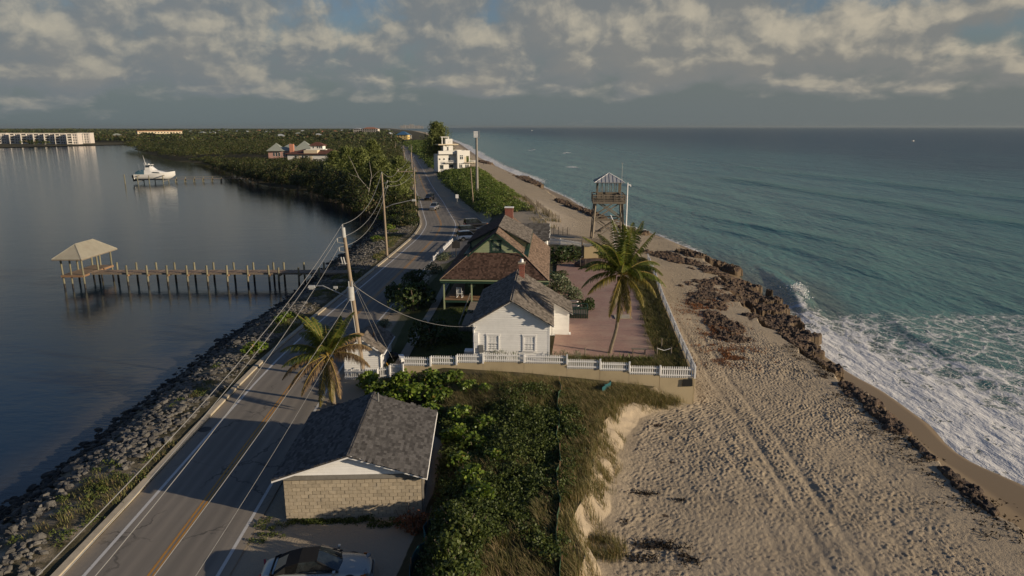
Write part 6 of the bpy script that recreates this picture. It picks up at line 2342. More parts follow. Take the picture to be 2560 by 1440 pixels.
def scatter(n, x0, x1, y0, y1, keep=None):
    x = rng.uniform(x0, x1, n)
    y = rng.uniform(y0, y1, n)
    if keep is not None:
        k = keep(x, y)
        x, y = x[k], y[k]
    return x, y


def crest_x(y):
    return section(np.atleast_1d(np.asarray(y, float)))[0][..., 7].reshape(np.shape(y)) if np.ndim(y) else float(section(np.array([float(y)]))[0][0, 7])


def in_garage(x, y):
    return (x > -12.6) & (x < -4.3) & (y > 31.5) & (y < 40.6)


# ------------------------------------------------------------------ vacant lot in the foreground
# low dark vines over the middle
x, y = scatter(1900, -5.5, 4.5, 21, 47.0, lambda x, y: (x < crest_x(y) - .9) & ~in_garage(x, y) & (x > np.interp(y, [21, 27, 31.5, 40, 47], [-4.2, -3.9, -4.0, -4.2, -5.5])) & (vn.fbm(x * .35, y * .35, 3) > .36))
parts = []
for xx, yy in zip(x, y):
    h = .25 + .75 * vn(xx * .5 + 9, yy * .5)
    P, d = blob_points((xx, yy, lz(xx, yy) + h * .15), (.6, .6, h), 70, 5, .55)
    V, F_ = leaves(P, .13, .75, .35, d * .5)
    parts.append((V, F_, np.clip(rng.normal(.35 + .3 * (vn(xx * .8, yy * .8) - .5), .22, len(F_)), 0, 1)))
stuff('vine_cover', *join(parts), M['vine'], 'low dark green vines covering the vacant lot')
# dune grass: along the scarp, under the wall, at the bottom of the picture
gx_, gy_ = [], []
for (n, x0, x1, y0, y1, fn) in (
        (1500, -.5, 9.5, 21, 48.6, lambda x, y: (x > crest_x(y) - 1.9) & (x < crest_x(y) + .25 + 1.1 * (vn.fbm(x * .5 + 3, y * .5, 2) > .5))),
        (900, -4.5, 9, 43.5, 49.2, lambda x, y: (x < crest_x(y) + .5)),
        (260, -5.0, 3.5, 19, 27.5, lambda x, y: (x < crest_x(y)) & (x > -3.8)),
        (560, -4, 5, 24, 47, lambda x, y: (x < crest_x(y) - .5) & (vn.fbm(x * .35, y * .35, 3) < .46)),
        (330, 8.0, 13.2, 46.8, 49.1, lambda x, y: (y > 46.8 + np.clip(x - 9.5, 0, 9) * .55)),
        (60, 3.2, 6.5, 29.5, 32.0, lambda x, y: (x - 4.6) ** 2 + (y - 30.6) ** 2 < 1.3),
        (50, 5.0, 7.0, 36.5, 41.0, lambda x, y: (x - 5.6 - (y - 38) * .25) ** 2 < .35)):
    a, b = scatter(n, x0, x1, y0, y1, fn)
    gx_.append(a); gy_.append(b)
gx_ = np.concatenate(gx_); gy_ = np.concatenate(gy_)
stuff('dune_grass', *tufts(np.stack([gx_, gy_, gx_ * 0], 1), 34, .72, .34, .010, land_z), M['grass'], 'tawny dune grass along the sand scarp and under the wall')
# sea grapes
sg_m = [bush_mesh('sea_grape_foliage', (1, 1, 1), 520, .21, M['seagrape'], .92, 11, .55) for _ in range(4)]
sg_s = bush_stem(1.0).mesh('sea_grape_stem', M['bark'])
dk_m = [bush_mesh('lot_bush_foliage', (1, 1, 1), 900, .15, M['vine'], .7, 13, .4) for _ in range(2)]
ord_lab = ['first', 'second', 'third', 'fourth', 'fifth', 'sixth', 'seventh', 'eighth', 'ninth', 'tenth', 'eleventh', 'twelfth', 'thirteenth', 'fourteenth']
sg_lab1 = ['sea grape bush at the foot of the near utility pole', 'sea grape bush just below the white gate', 'sea grape bush under the left end of the retaining wall', 'sea grape bush under the wall below the cottage corner', 'sea grape bush close behind the short roadside palm', 'tall sea grape bush in the middle of the thicket behind the garage',
           'sea grape bush above the far right corner of the garage roof', 'sea grape bush in front of the shed fence', 'sea grape bush at the right end of the thicket under the wall', 'small sea grape bush farthest right below the wall', 'low sea grape bush behind the left half of the garage roof', 'sea grape bush behind the garage ridge', 'sea grape bush behind the right roof slope of the garage', 'small sea grape bush between palm trunk and garage']
sg_lab2 = ['uppermost sea grape bush right of the garage roof', 'second sea grape bush down the right side of the garage', 'third sea grape bush down the right side of the garage', 'fourth sea grape bush beside the garage eave', 'sea grape bush beside the front corner of the garage roof', 'lowest sea grape bush right of the dry brush heap', 'small sea grape bush standing inward of the uppermost one', 'smallest sea grape bush amid the dark vines']
for i, (x_, y_, rx_, ry_, h_) in enumerate([
        (-9.9, 47.9, 1.4, 1.2, 1.2), (-8.2, 48.7, 1.5, 1.2, 1.35), (-6.3, 48.9, 1.6, 1.1, 1.2), (-4.6, 48.5, 1.4, 1.1, 1.1), (-8.7, 46.3, 1.4, 1.2, 1.1), (-6.9, 46.6, 1.6, 1.3, 1.25),
        (-5.2, 46.4, 1.3, 1.2, 1.0), (-11.2, 49.9, 1.1, 1.1, 1.2), (-3.2, 47.1, 1.2, 1.0, .9), (-1.9, 46.2, 1.0, .9, .75), (-9.6, 44.4, 1.1, 1.1, .9), (-7.6, 44.2, 1.2, 1.2, 1.0), (-5.6, 43.9, 1.2, 1.2, 1.0), (-11.0, 45.7, .9, .9, .8)]):
    bush('sea_grape_bush', (x_, y_, lz(x_, y_)), sg_m[i % 4], sg_s, (rx_, ry_, h_), i * 1.3, sg_lab1[i], 'bush', 'sea grapes behind the garage')
for i, (x_, y_, rx_, ry_, h_) in enumerate([(-3.5, 42.9, 1.2, 1.3, 1.0), (-3.5, 40.3, 1.1, 1.2, 1.0), (-2.4, 38.6, 1.1, 1.2, 1.0), (-3.0, 36.5, 1.0, 1.1, .95), (-2.2, 34.3, 1.1, 1.1, 1.0), (-1.6, 32.2, 1.0, 1.0, .85), (-1.7, 41.2, 1.0, 1.0, .8), (-1.0, 36.6, .8, .8, .6)]):
    bush('sea_grape_bush', (x_, y_, lz(x_, y_)), sg_m[i % 4], sg_s, (rx_, ry_, h_), i * 1.7 + .4, sg_lab2[i], 'bush', 'sea grapes beside the garage')
for i, (x_, y_, r_, h_) in enumerate([(-2.9, 22.6, 1.1, 1.4), (-2.6, 24.4, 1.2, 1.5), (-2.7, 26.2, 1.1, 1.5), (-2.4, 28.0, 1.2, 1.5), (-2.8, 29.7, 1.1, 1.3), (-2.0, 25.4, 1.2, 1.0), (-1.7, 28.6, 1.1, .9)]):
    bush('sea_grape_bush', (x_, y_, lz(x_, y_)), dk_m[i % 2], sg_s, (r_, r_, h_), i * 1.9 + .2, ord_lab[i] + ' dark leafy bush counted up the lot edge beside the parked convertible', 'bush', 'bushes beside the convertible')
# weeds along the garage wall and on the verge
parts = []
for k in range(46):
    t = k / 45
    x_ = -11.2 + 7.2 * t + random.uniform(-.2, .2)
    y_ = 31.75 - .5 * t * random.random() + .25 * t - .35 * (t > .55)
    h = .10 + .75 * max(0, t - .25) * random.uniform(.6, 1.2)
    P, d = blob_points((x_, y_, h * .2), (.45, .35, h), 70, 5, .5)
    V, F_ = leaves(P, .11, .6, .3, d * .4)
    parts.append((V, F_, rng.uniform(0, .8, len(F_))))
for k in range(30):
    x_, y_ = random.uniform(-13.2, -11.2), random.uniform(29.8, 32.0)
    P, d = blob_points((x_, y_, .02), (.3, .3, .15), 40, 4, .5)
    V, F_ = leaves(P, .09, .5, .2, d * .4)
    parts.append((V, F_, rng.uniform(0, .8, len(F_))))
stuff('wall_weeds', *join(parts), M['vine'], 'dark green weeds along the foot of the garage wall')
# dry brush heap at the garage corner
P, d = blob_points((0, 0, .3), (1.25, .9, .95), 900, 12, .4)
P[:, 2] = np.maximum(P[:, 2], .02)
V, F_ = leaves(P, .20, .35, .1, d * .3)
e = empty('dry_brush_heap', (-4.9, 31.0, .1), 0, 'heap of dead reddish brown brush at the garage corner', 'brush heap')
inst('dry_foliage', leaf_mesh('dry_foliage', V, F_, M['dry'], rng.uniform(0, 1, len(F_))), e)
mb = MB()
for k in range(60):
    a = random.uniform(0, 6.28)
    r = random.uniform(.1, 1.2)
    mb.tube([(r * math.cos(a) * .7, r * math.sin(a) * .5, .05), (r * math.cos(a) * 1.15, r * math.sin(a) * .9, random.uniform(.3, 1.15))], .014, 4)
mb.build('dead_twigs', M['bark'], e)
# green silt fence and teal mesh fence
M['silt'] = mat('green_silt_fabric', (0.05, 0.10, 0.055), .7, .15, 3)
M['teal'] = mat('teal_mesh_fabric', (0.014, 0.085, 0.095), .7, .15, 3)


def ribbon(name, pts_, h, matl, label, posts=True):
    e = empty(name, pts_[0], 0, label, 'fence')
    o = Vector(pts_[0])
    n = len(pts_)
    L, R = [], []
    V = []
    for i, p in enumerate(pts_):
        p = Vector(p) - o
        s = .05 * math.sin(i * 2.1)
        V += [(p.x - .012, p.y, p.z), (p.x + s, p.y, p.z + h * (.9 + .12 * math.sin(i * 1.7))), (p.x + s + .02, p.y, p.z + h * (.9 + .12 * math.sin(i * 1.7))), (p.x + .012, p.y, p.z)]
    inst('fabric', np_mesh('fabric', np.array(V), grid_faces(n, 4), matl), e)
    if posts:
        for i in range(0, n, 3):
            p = Vector(pts_[i]) - o
            MB().bar((p.x + .05, p.y, p.z - .2), (p.x + .05 + random.uniform(-.06, .06), p.y, p.z + h + .12), .05).build('stake', M['wood_warm'], e)
    return e


pts_ = []
for k in range(40):
    y_ = 20 + k * .73
    x_ = np.interp(y_, [20, 26.3, 31, 36.6, 42, 48.8], [1.75, 2.02, 2.3, 2.72, 3.05, 3.6]) + .10 * math.sin(k * .9)
    x_ = float(min(x_, crest_x(y_) - .3))
    pts_.append((x_, y_, lz(x_, y_) + .05))
ribbon('silt_fence', pts_, .62, M['silt'], 'long green silt fence running through the dune grass')
pts_ = []
for k in range(12):
    y_ = 24.6 + k * .58
    pts_.append((-4.55 + .10 * k * .55 + .14 * math.sin(k * 1.3), y_, lz(-4.5, y_) + .05))
ribbon('mesh_fence', pts_, .95, M['teal'], 'sagging teal mesh fence beside the parked convertible')
pts_ = [(6.6 + .18 * k + .1 * math.sin(k * 2), 47.0 + .36 * k, lz(6.6 + .18 * k, 47.0 + .36 * k) + .25) for k in range(6)]
ribbon('mesh_scrap', pts_, .6, M['teal'], 'crumpled blue green mesh scrap below the retaining wall', False)

# ------------------------------------------------------------------ coconut palms
M['frond'] = leaf_mat('coconut_frond', (0.050, 0.078, 0.016), (0.175, 0.188, 0.038), None, 0, .35, .45)
M['frond_old'] = leaf_mat('yellowing_frond', (0.085, 0.085, 0.02), (0.235, 0.185, 0.04), None, 0, .35, .5)
M['frond_dead'] = leaf_mat('brown_dead_frond', (0.13, 0.085, 0.045), (0.27, 0.185, 0.10), None, 0, .25, .8)
M['rachis'] = mat('yellow_frond_stalk', (0.24, 0.17, 0.04), .6, .1, 3)
M['palm_trunk'] = mat('grey_palm_trunk', (0.205, 0.165, 0.115), .9, .2, 2, stretch=(.5, .5, 6), bump=.02)
M['coconut'] = mat('yellow_brown_coconut', (0.25, 0.17, 0.04), .6, .2, 3)


def frond(parent, az_, elev, L, droop, leaf_m, n=62, leaflet=.78, hang=.55, wind=Vector((-.48, .12, 0))):
    d0 = Vector((math.cos(az_) * math.cos(elev), math.sin(az_) * math.cos(elev), math.sin(elev)))
    pts_ = []
    p = Vector((0, 0, 0))
    d = d0.copy()
    N = 14
    for k in range(N + 1):
        pts_.append(p.copy())
        t = k / N
        d = (d + Vector((0, 0, -droop * (.35 + 1.3 * t))) / N + wind * (.8 * t / N)).normalized()
        p = p + d * (L / N)
    fr = MB().tube(pts_, [.04 * (1 - .85 * k / N) + .006 for k in range(N + 1)], 5).build('frond', M['rachis'], parent)
    V, F_, T = [], [], []
    for side in (-1, 1):
        for k in range(n):
            t = .14 + .86 * (k + .5) / n
            f = t * N
            i = min(int(f), N - 1)
            q0 = pts_[i].lerp(pts_[i + 1], f - i)
            tg = (pts_[i + 1] - pts_[i]).normalized()
            sd_v = tg.cross(Vector((0, 0, 1)))
            if sd_v.length < .1:
                sd_v = Vector((math.sin(az_), -math.cos(az_), 0))
            sd_v.normalize()
            ll = leaflet * (math.sin(math.pi * min(1, .18 + .80 * t)) ** .7) * random.uniform(.8, 1.1)
            dirv = (sd_v * side * random.uniform(.75, 1.0) + tg * .55 + Vector((0, 0, -hang * random.uniform(.3, 1.1)))).normalized()
            mid_ = q0 + dirv * ll * .5
            tip = q0 + (dirv + Vector((0, 0, -hang * .55))).normalized() * ll
            wv = tg * .034
            b = len(V)
            V += [q0 - wv * .6, q0 + wv * .6, mid_ + wv, mid_ - wv, tip + wv * .2, tip - wv * .2]
            F_ += [[b, b + 1, b + 2, b + 3], [b + 3, b + 2, b + 4, b + 5]]
            r_ = random.random()
            T += [r_, r_]
    inst('leaflets', leaf_mesh('leaflets', np.array([tuple(v) for v in V]), np.array(F_), leaf_m, np.array(T)), fr)
    return fr


def palm(name, loc, trunk_pts, r0, r1, fronds, label, nuts=10, wind=(-.48, .12, 0)):
    e = empty(name, loc, 0, label, 'palm tree')
    tp = [Vector(p) for p in trunk_pts]
    # smooth the trunk
    pts_, rr = [], []
    n = 26
    for k in range(n + 1):
        s = k / n * (len(tp) - 1)
        i = min(int(s), len(tp) - 2)
        f = s - i
        a = tp[max(i - 1, 0)]; b = tp[i]; c = tp[i + 1]; d = tp[min(i + 2, len(tp) - 1)]
        pts_.append(.5 * ((2 * b) + (c - a) * f + (2 * a - 5 * b + 4 * c - d) * f * f + (3 * b - a - 3 * c + d) * f ** 3))
        t = k / n
        rr.append((r0 + (r1 - r0) * min(1, t * 1.6)) * (1.04 if k % 2 else .97))
    MB().tube(pts_, rr, 10).build('trunk', M['palm_trunk'], e)
    crown = empty('crown', tp[-1])
    crown.parent = e
    for (a, el_, L, dr, m_) in fronds:
        fr = frond(crown, a, el_, L, dr, M[m_], hang=.55 if m_ == 'frond' else .9, wind=Vector(wind))
    MB().tube([(0, 0, -.45), (0, 0, .25)], [r1 * 1.2, r1 * .6], 10).build('crown_shaft', M['rachis'], crown)
    for k in range(nuts):
        a = k * 2.4
        c = Vector((math.cos(a) * .30, math.sin(a) * .30, -.35 - .1 * (k % 3)))
        mb = MB()
        mb.tube([c + Vector((0, 0, -.17)), c + Vector((0, 0, -.11)), c, c + Vector((0, 0, .11)), c + Vector((0, 0, .17))], [.03, .10, .135, .10, .03], 8)
        mb.build('coconut', M['coconut'], crown, smooth=True)
    return e


def R_(a):
    return math.radians(a)


rg = random.Random(5)
fr = []
for k in range(11):      # upright young fronds, blown landward
    fr.append((R_(20 + k * 32.7 + rg.uniform(-14, 14)), R_(rg.uniform(52, 80)), rg.uniform(4.0, 4.9), rg.uniform(.6, 1.2), 'frond'))
for k in range(10):
    fr.append((R_(k * 36 + rg.uniform(-14, 14)), R_(rg.uniform(18, 45)), rg.uniform(3.8, 4.5), rg.uniform(1.2, 1.8), 'frond'))
for a, el_ in ((-165, 2), (172, 16), (-20, 8), (8, 18), (-55, -12), (-78, -35), (-120, -28), (40, 10), (-100, -42), (-140, -60), (-30, -62), (60, -55)):
    fr.append((R_(a), R_(el_), rg.uniform(3.4, 4.1), rg.uniform(1.3, 1.9), 'frond_dead' if el_ < -50 else 'frond_old' if el_ < 9 else 'frond'))
pb = (8.25, 54.4, 1.55)
palm('coconut_palm', pb, [(-.15, 0, -.4), (.05, 0, .6), (.42, 0, 2.2), (.55, -.02, 4.0), (.62, -.02, 5.4), (.72, -.02, 6.75)], .17, .13, fr, 'tall coconut palm with curved trunk on the brick courtyard', 12)
fr = []
for k in range(10):
    fr.append((R_(60 + k * 36 + rg.uniform(-14, 14)), R_(rg.uniform(45, 75)), rg.uniform(3.0, 4.0), rg.uniform(.7, 1.3), 'frond'))
for a, el_, m_ in ((178, 30, 'frond'), (160, 22, 'frond'), (-165, 12, 'frond'), (140, 40, 'frond'), (110, 45, 'frond'), (80, 50, 'frond'), (35, 42, 'frond_dead'), (8, 30, 'frond_dead'), (-12, 16, 'frond_dead'), (-150, -14, 'frond_dead'), (-125, -25, 'frond_dead'),
                  (-95, -45, 'frond_old'), (-70, -40, 'frond_old'), (-60, -18, 'frond_dead'), (-172, -2, 'frond_dead')):
    fr.append((R_(a), R_(el_ + 6), rg.uniform(3.3, 4.0), rg.uniform(1.1, 1.6), m_))
palm('coconut_palm', (-13.4, 47.3, .2), [(.15, .1, -.4), (.1, .05, .8), (0, 0, 2.1), (-.05, 0, 3.6)], .2, .15, fr, 'short wind torn coconut palm with brown fronds beside the road', 5, (-.15, .05, 0))

# ------------------------------------------------------------------ yard planting
gm = [bush_mesh('shrub_foliage', (1, 1, 1), 900, .15, M['shrub'], .6, 12, .3) for _ in range(3)]
ggm = bush_mesh('grey_shrub_foliage', (1, 1, 1), 900, .13, M['greyshrub'], .6, 12, .3)
yst = bush_stem(1.0).mesh('shrub_stem', M['bark'])
for (px, py, z, rx_, h_, kind, lab) in (
        (1035, 770, .5, 3.1, 3.2, 0, 'big dark round tree like shrub beside the porch and the road'),
        (1000, 745, .3, 2.0, 2.4, 1, 'dark shrub at the roadside left of the porch'),
        (960, 812, .3, 1.0, .9, 3, 'pale grey green shrub behind the roadside shed'),
        (1080, 866, 1.2, 2.5, 2.2, 1, 'dark spreading shrub left of the white cottage'),
        (1130, 860, 1.5, 1.2, 1.2, 2, 'dark shrub close to the cottage corner'),
        (1040, 705, .5, 2.1, 2.2, 0, 'dark shrub behind the big round shrub'),
        (1085, 672, .6, 1.7, 1.4, 3, 'grey green shrub at the end of the roadside picket fence'),
        (1115, 640, .6, 2.0, 1.1, 3, 'broad grey green hedge shrub inside the roadside fence'),
        (1408, 658, 1.3, 3.3, 2.5, 0, 'dark dense shrub on the sea side of the big house'),
        (1395, 728, 1.4, 2.1, 2.2, 3, 'grey green shrub against the sea side steps'),
        (1428, 745, 1.5, 1.6, 1.6, 3, 'smaller grey green shrub beside the ramp landing'),
        (1464, 772, 1.5, 1.1, 1.5, 1, 'shrub at the courtyard corner of the ramp landing'),
        (1400, 690, 1.4, 1.3, .9, 2, 'low shrub by the sea side steps'),
        (1170, 800, 1.2, 1.0, .8, 2, 'small shrub in front of the porch'),
        (1440, 632, 1.3, 1.8, 1.0, 2, 'wide low shrub by the back picket fence')):
    g = G(px, py, z)
    bush('yard_shrub', (g.x, g.y, lz(g.x, g.y)), ggm if kind == 3 else gm[kind], yst, (rx_, rx_, h_), px * .37, lab, 'shrub')
# flowering shrubs along the cottage front, palmettos by the courtyard
fm = bush_mesh('light_shrub_foliage', (1, 1, 1), 420, .11, M['greyshrub'], .5, 9, .2)
for i, (x_, y_, r_) in enumerate(((-1.6, 51.3, .75), (-.7, 51.2, .85), (.2, 51.2, .65), (3.2, 51.3, .7), (4.2, 51.6, .8), (5.2, 51.9, .6))):
    bush('low_shrub', (x_, y_, lz(x_, y_) + .1), fm, yst, (r_, r_ * .8, 1.25), i * 2.1, ['pale low shrub under the left cottage window', 'pale low shrub between the two cottage windows', 'pale low shrub under the right cottage window', 'pale low shrub at the right corner of the cottage', 'pale low shrub behind the fence right of the cottage', 'pale low shrub before the courtyard edge'][i], 'shrub', 'low shrubs along the front fence')


def palmetto(loc, sc, rz, label):
    e = empty('palmetto', loc, rz, label, 'plant', 'spiky plants at the front of the courtyard')
    for k in range(15):
        a = k * 2.399
        el_ = R_(70 - 4.2 * k)
        d = Vector((math.cos(a) * math.cos(el_), math.sin(a) * math.cos(el_), math.sin(el_)))
        s = d.cross(Vector((0, 0, 1))).normalized() * .045
        p1_ = d * .45 * sc
        p2 = d * .95 * sc + Vector((0, 0, -.12))
        MB().add([-s * .6, s * .6, p1_ + s, p1_ - s, p2], [(0, 1, 2, 3), (3, 2, 4)]).build('blade', M['yucca'], e)
    return e


M['yucca'] = leaf_mat('spiky_plant_leaf', (0.10, 0.12, 0.03), (0.21, 0.21, 0.06), None, 0, .2)
for i, (x_, y_, s_) in enumerate(((8.0, 52.4, 1.0), (8.9, 52.2, 1.1), (9.6, 52.6, .9), (10.4, 52.2, 1.0), (11.1, 52.5, .9), (7.1, 52.3, .8))):
    palmetto((x_, y_, lz(x_, y_) + .1), s_, i * 1.1, ['spiky palmetto at the foot of the tall palm', 'large spiky palmetto just right of the tall palm', 'small spiky palmetto between palm and bench', 'spiky palmetto in front of the bench', 'rightmost spiky palmetto beyond the bench', 'leftmost small palmetto left of the tall palm'][i])
# grass strip between courtyard and beach fence, and bed behind the front fence
def strip_keep(x, y):
    fx = np.interp(y, [49.4, 58, 72, 84, 97], [14.1, 14.95, 16.5, 18.1, 19.6])
    cx_r = np.interp(y, [52.8, 60, 70, 80, 96], [11.9, 12.4, 13.6, 14.6, 15.0])
    return (x < fx - .35) & (x > cx_r - .1)


x, y = scatter(2100, 11.5, 19.5, 52.5, 97, strip_keep)
x2, y2 = scatter(420, 4, 14.0, 50.9, 53.0, lambda x, y: x < 13.7)
x3, y3 = scatter(260, 8, 16, 97, 108)
x = np.concatenate([x, x2, x3]); y = np.concatenate([y, y2, y3])
stuff('yard_grass', *tufts(np.stack([x, y, x * 0], 1), 30, .55, .33, .011, land_z), M['strip'], 'rough green grass strip beside the brick courtyard')
x, y = scatter(900, -9, -3, 51, 70, lambda x, y: (x > -7.6) | (x < -9.8))
stuff('lawn_tufts', *tufts(np.stack([x, y, x * 0], 1), 14, .16, .35, .012, land_z), M['greengrass'], 'short dark lawn between the path and the cottage')

# ------------------------------------------------------------------ riprap bank of the lagoon
M['rock_pale'] = mat('pale_limestone_boulder', (0.128, 0.120, 0.105), .95, .25, 2.5, bump=.05, bscale=7, rand=.22, dirt=((0.11, 0.10, 0.082), .6))
M['rock_wet_shade'] = mat('algae_and_shade_boulder', (0.022, 0.021, 0.018), .7, .3, 3, bump=.05, bscale=7, rand=.3)  # black waterline algae, plus the lower bank's shade put into the colour


def rock_mesh(seed, matl, name='rock', sub=1):
    r = np.random.default_rng(seed)
    ph = (1 + 5 ** .5) / 2
    V = np.array([(-1, ph, 0), (1, ph, 0), (-1, -ph, 0), (1, -ph, 0), (0, -1, ph), (0, 1, ph), (0, -1, -ph), (0, 1, -ph), (ph, 0, -1), (ph, 0, 1), (-ph, 0, -1), (-ph, 0, 1)], float)
    F_ = [(0, 11, 5), (0, 5, 1), (0, 1, 7), (0, 7, 10), (0, 10, 11), (1, 5, 9), (5, 11, 4), (11, 10, 2), (10, 7, 6), (7, 1, 8), (3, 9, 4), (3, 4, 2), (3, 2, 6), (3, 6, 8), (3, 8, 9), (4, 9, 5), (2, 4, 11), (6, 2, 10), (8, 6, 7), (9, 8, 1)]
    V = [Vector(v).normalized() for v in V]
    for _ in range(sub):
        cache, F2 = {}, []
        def mid(a, b):
            k = (min(a, b), max(a, b))
            if k not in cache:
                V.append((V[a] + V[b]).normalized())
                cache[k] = len(V) - 1
            return cache[k]
        for a, b, c in F_:
            d, e, f = mid(a, b), mid(b, c), mid(c, a)
            F2 += [(a, d, f), (b, e, d), (c, f, e), (d, e, f)]
        F_ = F2
    s = r.uniform(.75, 1.2, 3) * np.array([.5, .5, .38])
    P = np.array([tuple(v) for v in V])
    P = np.sign(P) * np.abs(P) ** .85
    P = P * r.uniform(.74, 1.16, (len(P), 1)) * s
    return P, np.array(F_)


RK = {}
for nm, ml in (('p', 'rock_pale'), ('w', 'rock_wet_shade')):
    RK[nm] = []
    for k in range(6):
        P, F_ = rock_mesh(k, None)
        RK[nm].append(np_mesh('rock', P, F_, M[ml], smooth=False))
bank = empty('rock_embankment', (-25, 40, -1))
bank['kind'] = 'structure'
cand = []
yy = 18.0
while yy < 168:
    wide = river_x(yy), road_c(yy) - KERB - .8
    dens = 8.5 if yy < 75 else 4.2
    for _ in range(int((wide[1] - wide[0] + 1.0) * dens * .5)):
        t = random.random()
        x_ = wide[0] - .9 + (wide[1] - wide[0] + .6) * t
        y_ = yy + random.uniform(0, .5)
        if t > .60 and vn.fbm(x_ * .30, y_ * .16, 2) > (.66 - .18 * t):
            continue
        s = random.uniform(.18, .44) * (1.0 if random.random() < .88 else 1.6) * (1.1 - .25 * t)
        cand.append((x_, y_, s, 'w' if t < .34 + random.uniform(-.14, .14) else 'p'))
    yy += .5
cand.sort(key=lambda c: c[0] ** 2 + c[1] ** 2 - 400 * (c[2] - .5))
cx_cam = [c for c in cand if abs(c[0] / (c[1] * CP + 21 * SP)) < .78]
off_cam = [c for c in cand if abs(c[0] / (c[1] * CP + 21 * SP)) >= .78]
near_r = cx_cam[:300]
rest = cx_cam[300:] + [c for c in off_cam if c[1] > 24]
for (x_, y_, s, k) in near_r:
    inst('rock', RK[k][random.randrange(6)], bank, Vector((x_, y_, lz(x_, y_) + s * .10)) - Vector((-25, 40, -1)), (random.uniform(0, 6), random.uniform(-.4, .4), random.uniform(0, 6)), (s * random.uniform(.9, 1.3), s, s * random.uniform(.75, 1.1)))
for key in ('p', 'w'):
    Vs, Fs, Ts, k0 = [], [], [], 0
    protos = [rock_mesh(k, None) for k in range(6)]
    plain = [rock_mesh(k + 20, None, sub=0) for k in range(6)]
    for (x_, y_, s, k) in rest:
        if k != key:
            continue
        P, F_ = (protos if y_ < 50 else plain)[random.randrange(6)]
        a = random.uniform(0, 6.28)
        Rm = np.array([[math.cos(a), -math.sin(a), 0], [math.sin(a), math.cos(a), 0], [0, 0, 1]])
        Vs.append((P * np.array([s * 1.1, s, s * .9])) @ Rm.T + np.array([x_ + 25, y_ - 40, lz(x_, y_) + s * .1 + 1]))
        Fs.append(F_ + k0)
        Ts.append(np.full(len(F_), random.random()))
        k0 += len(P)
    o = inst('rock_mass', np_mesh('rock_mass', np.concatenate(Vs), np.concatenate(Fs), M['rock_pale' if key == 'p' else 'rock_wet_shade'], face_attrs={'tint': np.concatenate(Ts)}), bank)
    tag(o, kind='stuff')
# creeping green plants and grass among the rocks
x, y = scatter(9000, -29, -20.5, 20, 168, lambda x, y: (x > river_x(y) + 4.6) & (x < road_c(y) - KERB - .45) & (vn.fbm(x * .30, y * .16, 2) > .60 - .14 * (x - river_x(y)) / (road_c(y) - river_x(y))))
keep = y < 100
stuff('bank_grass', *tufts(np.stack([x, y, x * 0], 1), 9, .30, .30, .016, land_z), M['strip'], 'grass growing along the top of the rock bank')
parts = []
x, y = scatter(1500, -28, -20.5, 22, 168, lambda x, y: (x > river_x(y) + 4.2) & (x < road_c(y) - KERB - .6) & (vn.fbm(x * .30, y * .16, 2) > .57 - .14 * (x - river_x(y)) / (road_c(y) - river_x(y))))
for xx, yy in zip(x, y):
    P, d = blob_points((xx, yy, lz(xx, yy) + .05), (.5, .5, .28), 42, 5, .5)
    V, F_ = leaves(P, .12, .7, .35, d * .4)
    parts.append((V, F_, np.clip(rng.normal(.55, .25, len(F_)), 0, 1)))
stuff('bank_plants', *join(parts), M['vine'], 'creeping green plants between the boulders')
shm = [bush_mesh('bank_shrub_foliage', (1, 1, 1), 420, .24, M['seagrape'], .7, 10, .3) for _ in range(2)]
for i, (px, py, r_, h_) in enumerate(((990, 555, 2.0, 1.8), (1000, 535, 2.2, 2.2), (985, 520, 2.4, 2.4), (1010, 510, 2.2, 2.2), (960, 540, 1.6, 1.4), (1020, 495, 2.0, 2.2), (975, 575, 1.5, 1.1), (940, 600, 1.3, .8), (720, 805, 1.0, .8), (700, 815, .9, .7), (640, 892, 1.3, 1.0))):
    g = G(px, py, -.3)
    bush('bank_shrub', (g.x, g.y, lz(g.x, g.y)), shm[i % 2], yst, (r_, r_, h_), i * 1.2, (['green bank shrub beside the road bend kerb', 'green bank shrub behind the bend kerb shrub', 'tall green bank shrub near the dead tree', 'green bank shrub left of the cross arm pole', 'green bank shrub at the lagoon beach', 'farthest green bank shrub before the casuarinas', 'low green bank shrub near the bend pole', 'lowest green shrub near the pier end'][i] if i < 8 else ['bright shrub above the rocks below the pier', 'smaller bright shrub next to the one below the pier', 'bright shrub on the bank beside the left palm'][i - 8]), 'shrub', 'shrubs on the lagoon bank' if i < 8 else 'small shrubs by the lower road')

# ------------------------------------------------------------------ trees: mangrove front row, casuarinas, dead tree
def tree_proto(R, H, n, size, matl):
    P, d = blob_points((0, 0, H * .46), (R, R, H * .56), n, 22, .34, .0)
    V, F_ = leaves(P, size, .65, .35, d * 1.5)
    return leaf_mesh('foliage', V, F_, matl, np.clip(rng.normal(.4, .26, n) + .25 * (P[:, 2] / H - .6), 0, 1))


def trunk_proto(R, H):
    mb = MB()
    mb.tube([(0, 0, -.8), (.1, .1, H * .3), (.25, -.1, H * .62)], [.16, .12, .06], 6)
    for k in range(6):
        a = k * 1.05
        mb.tube([(.1, .1, H * .25), (R * .4 * math.cos(a), R * .4 * math.sin(a), H * .5), (R * .75 * math.cos(a), R * .75 * math.sin(a), H * .72)], [.08, .05, .02], 5)
        mb.tube([(.05, .05, H * .18), (R * .3 * math.cos(a + .5), R * .3 * math.sin(a + .5), -.8)], [.05, .03], 4)
    return mb.mesh('trunk', M['bark'])


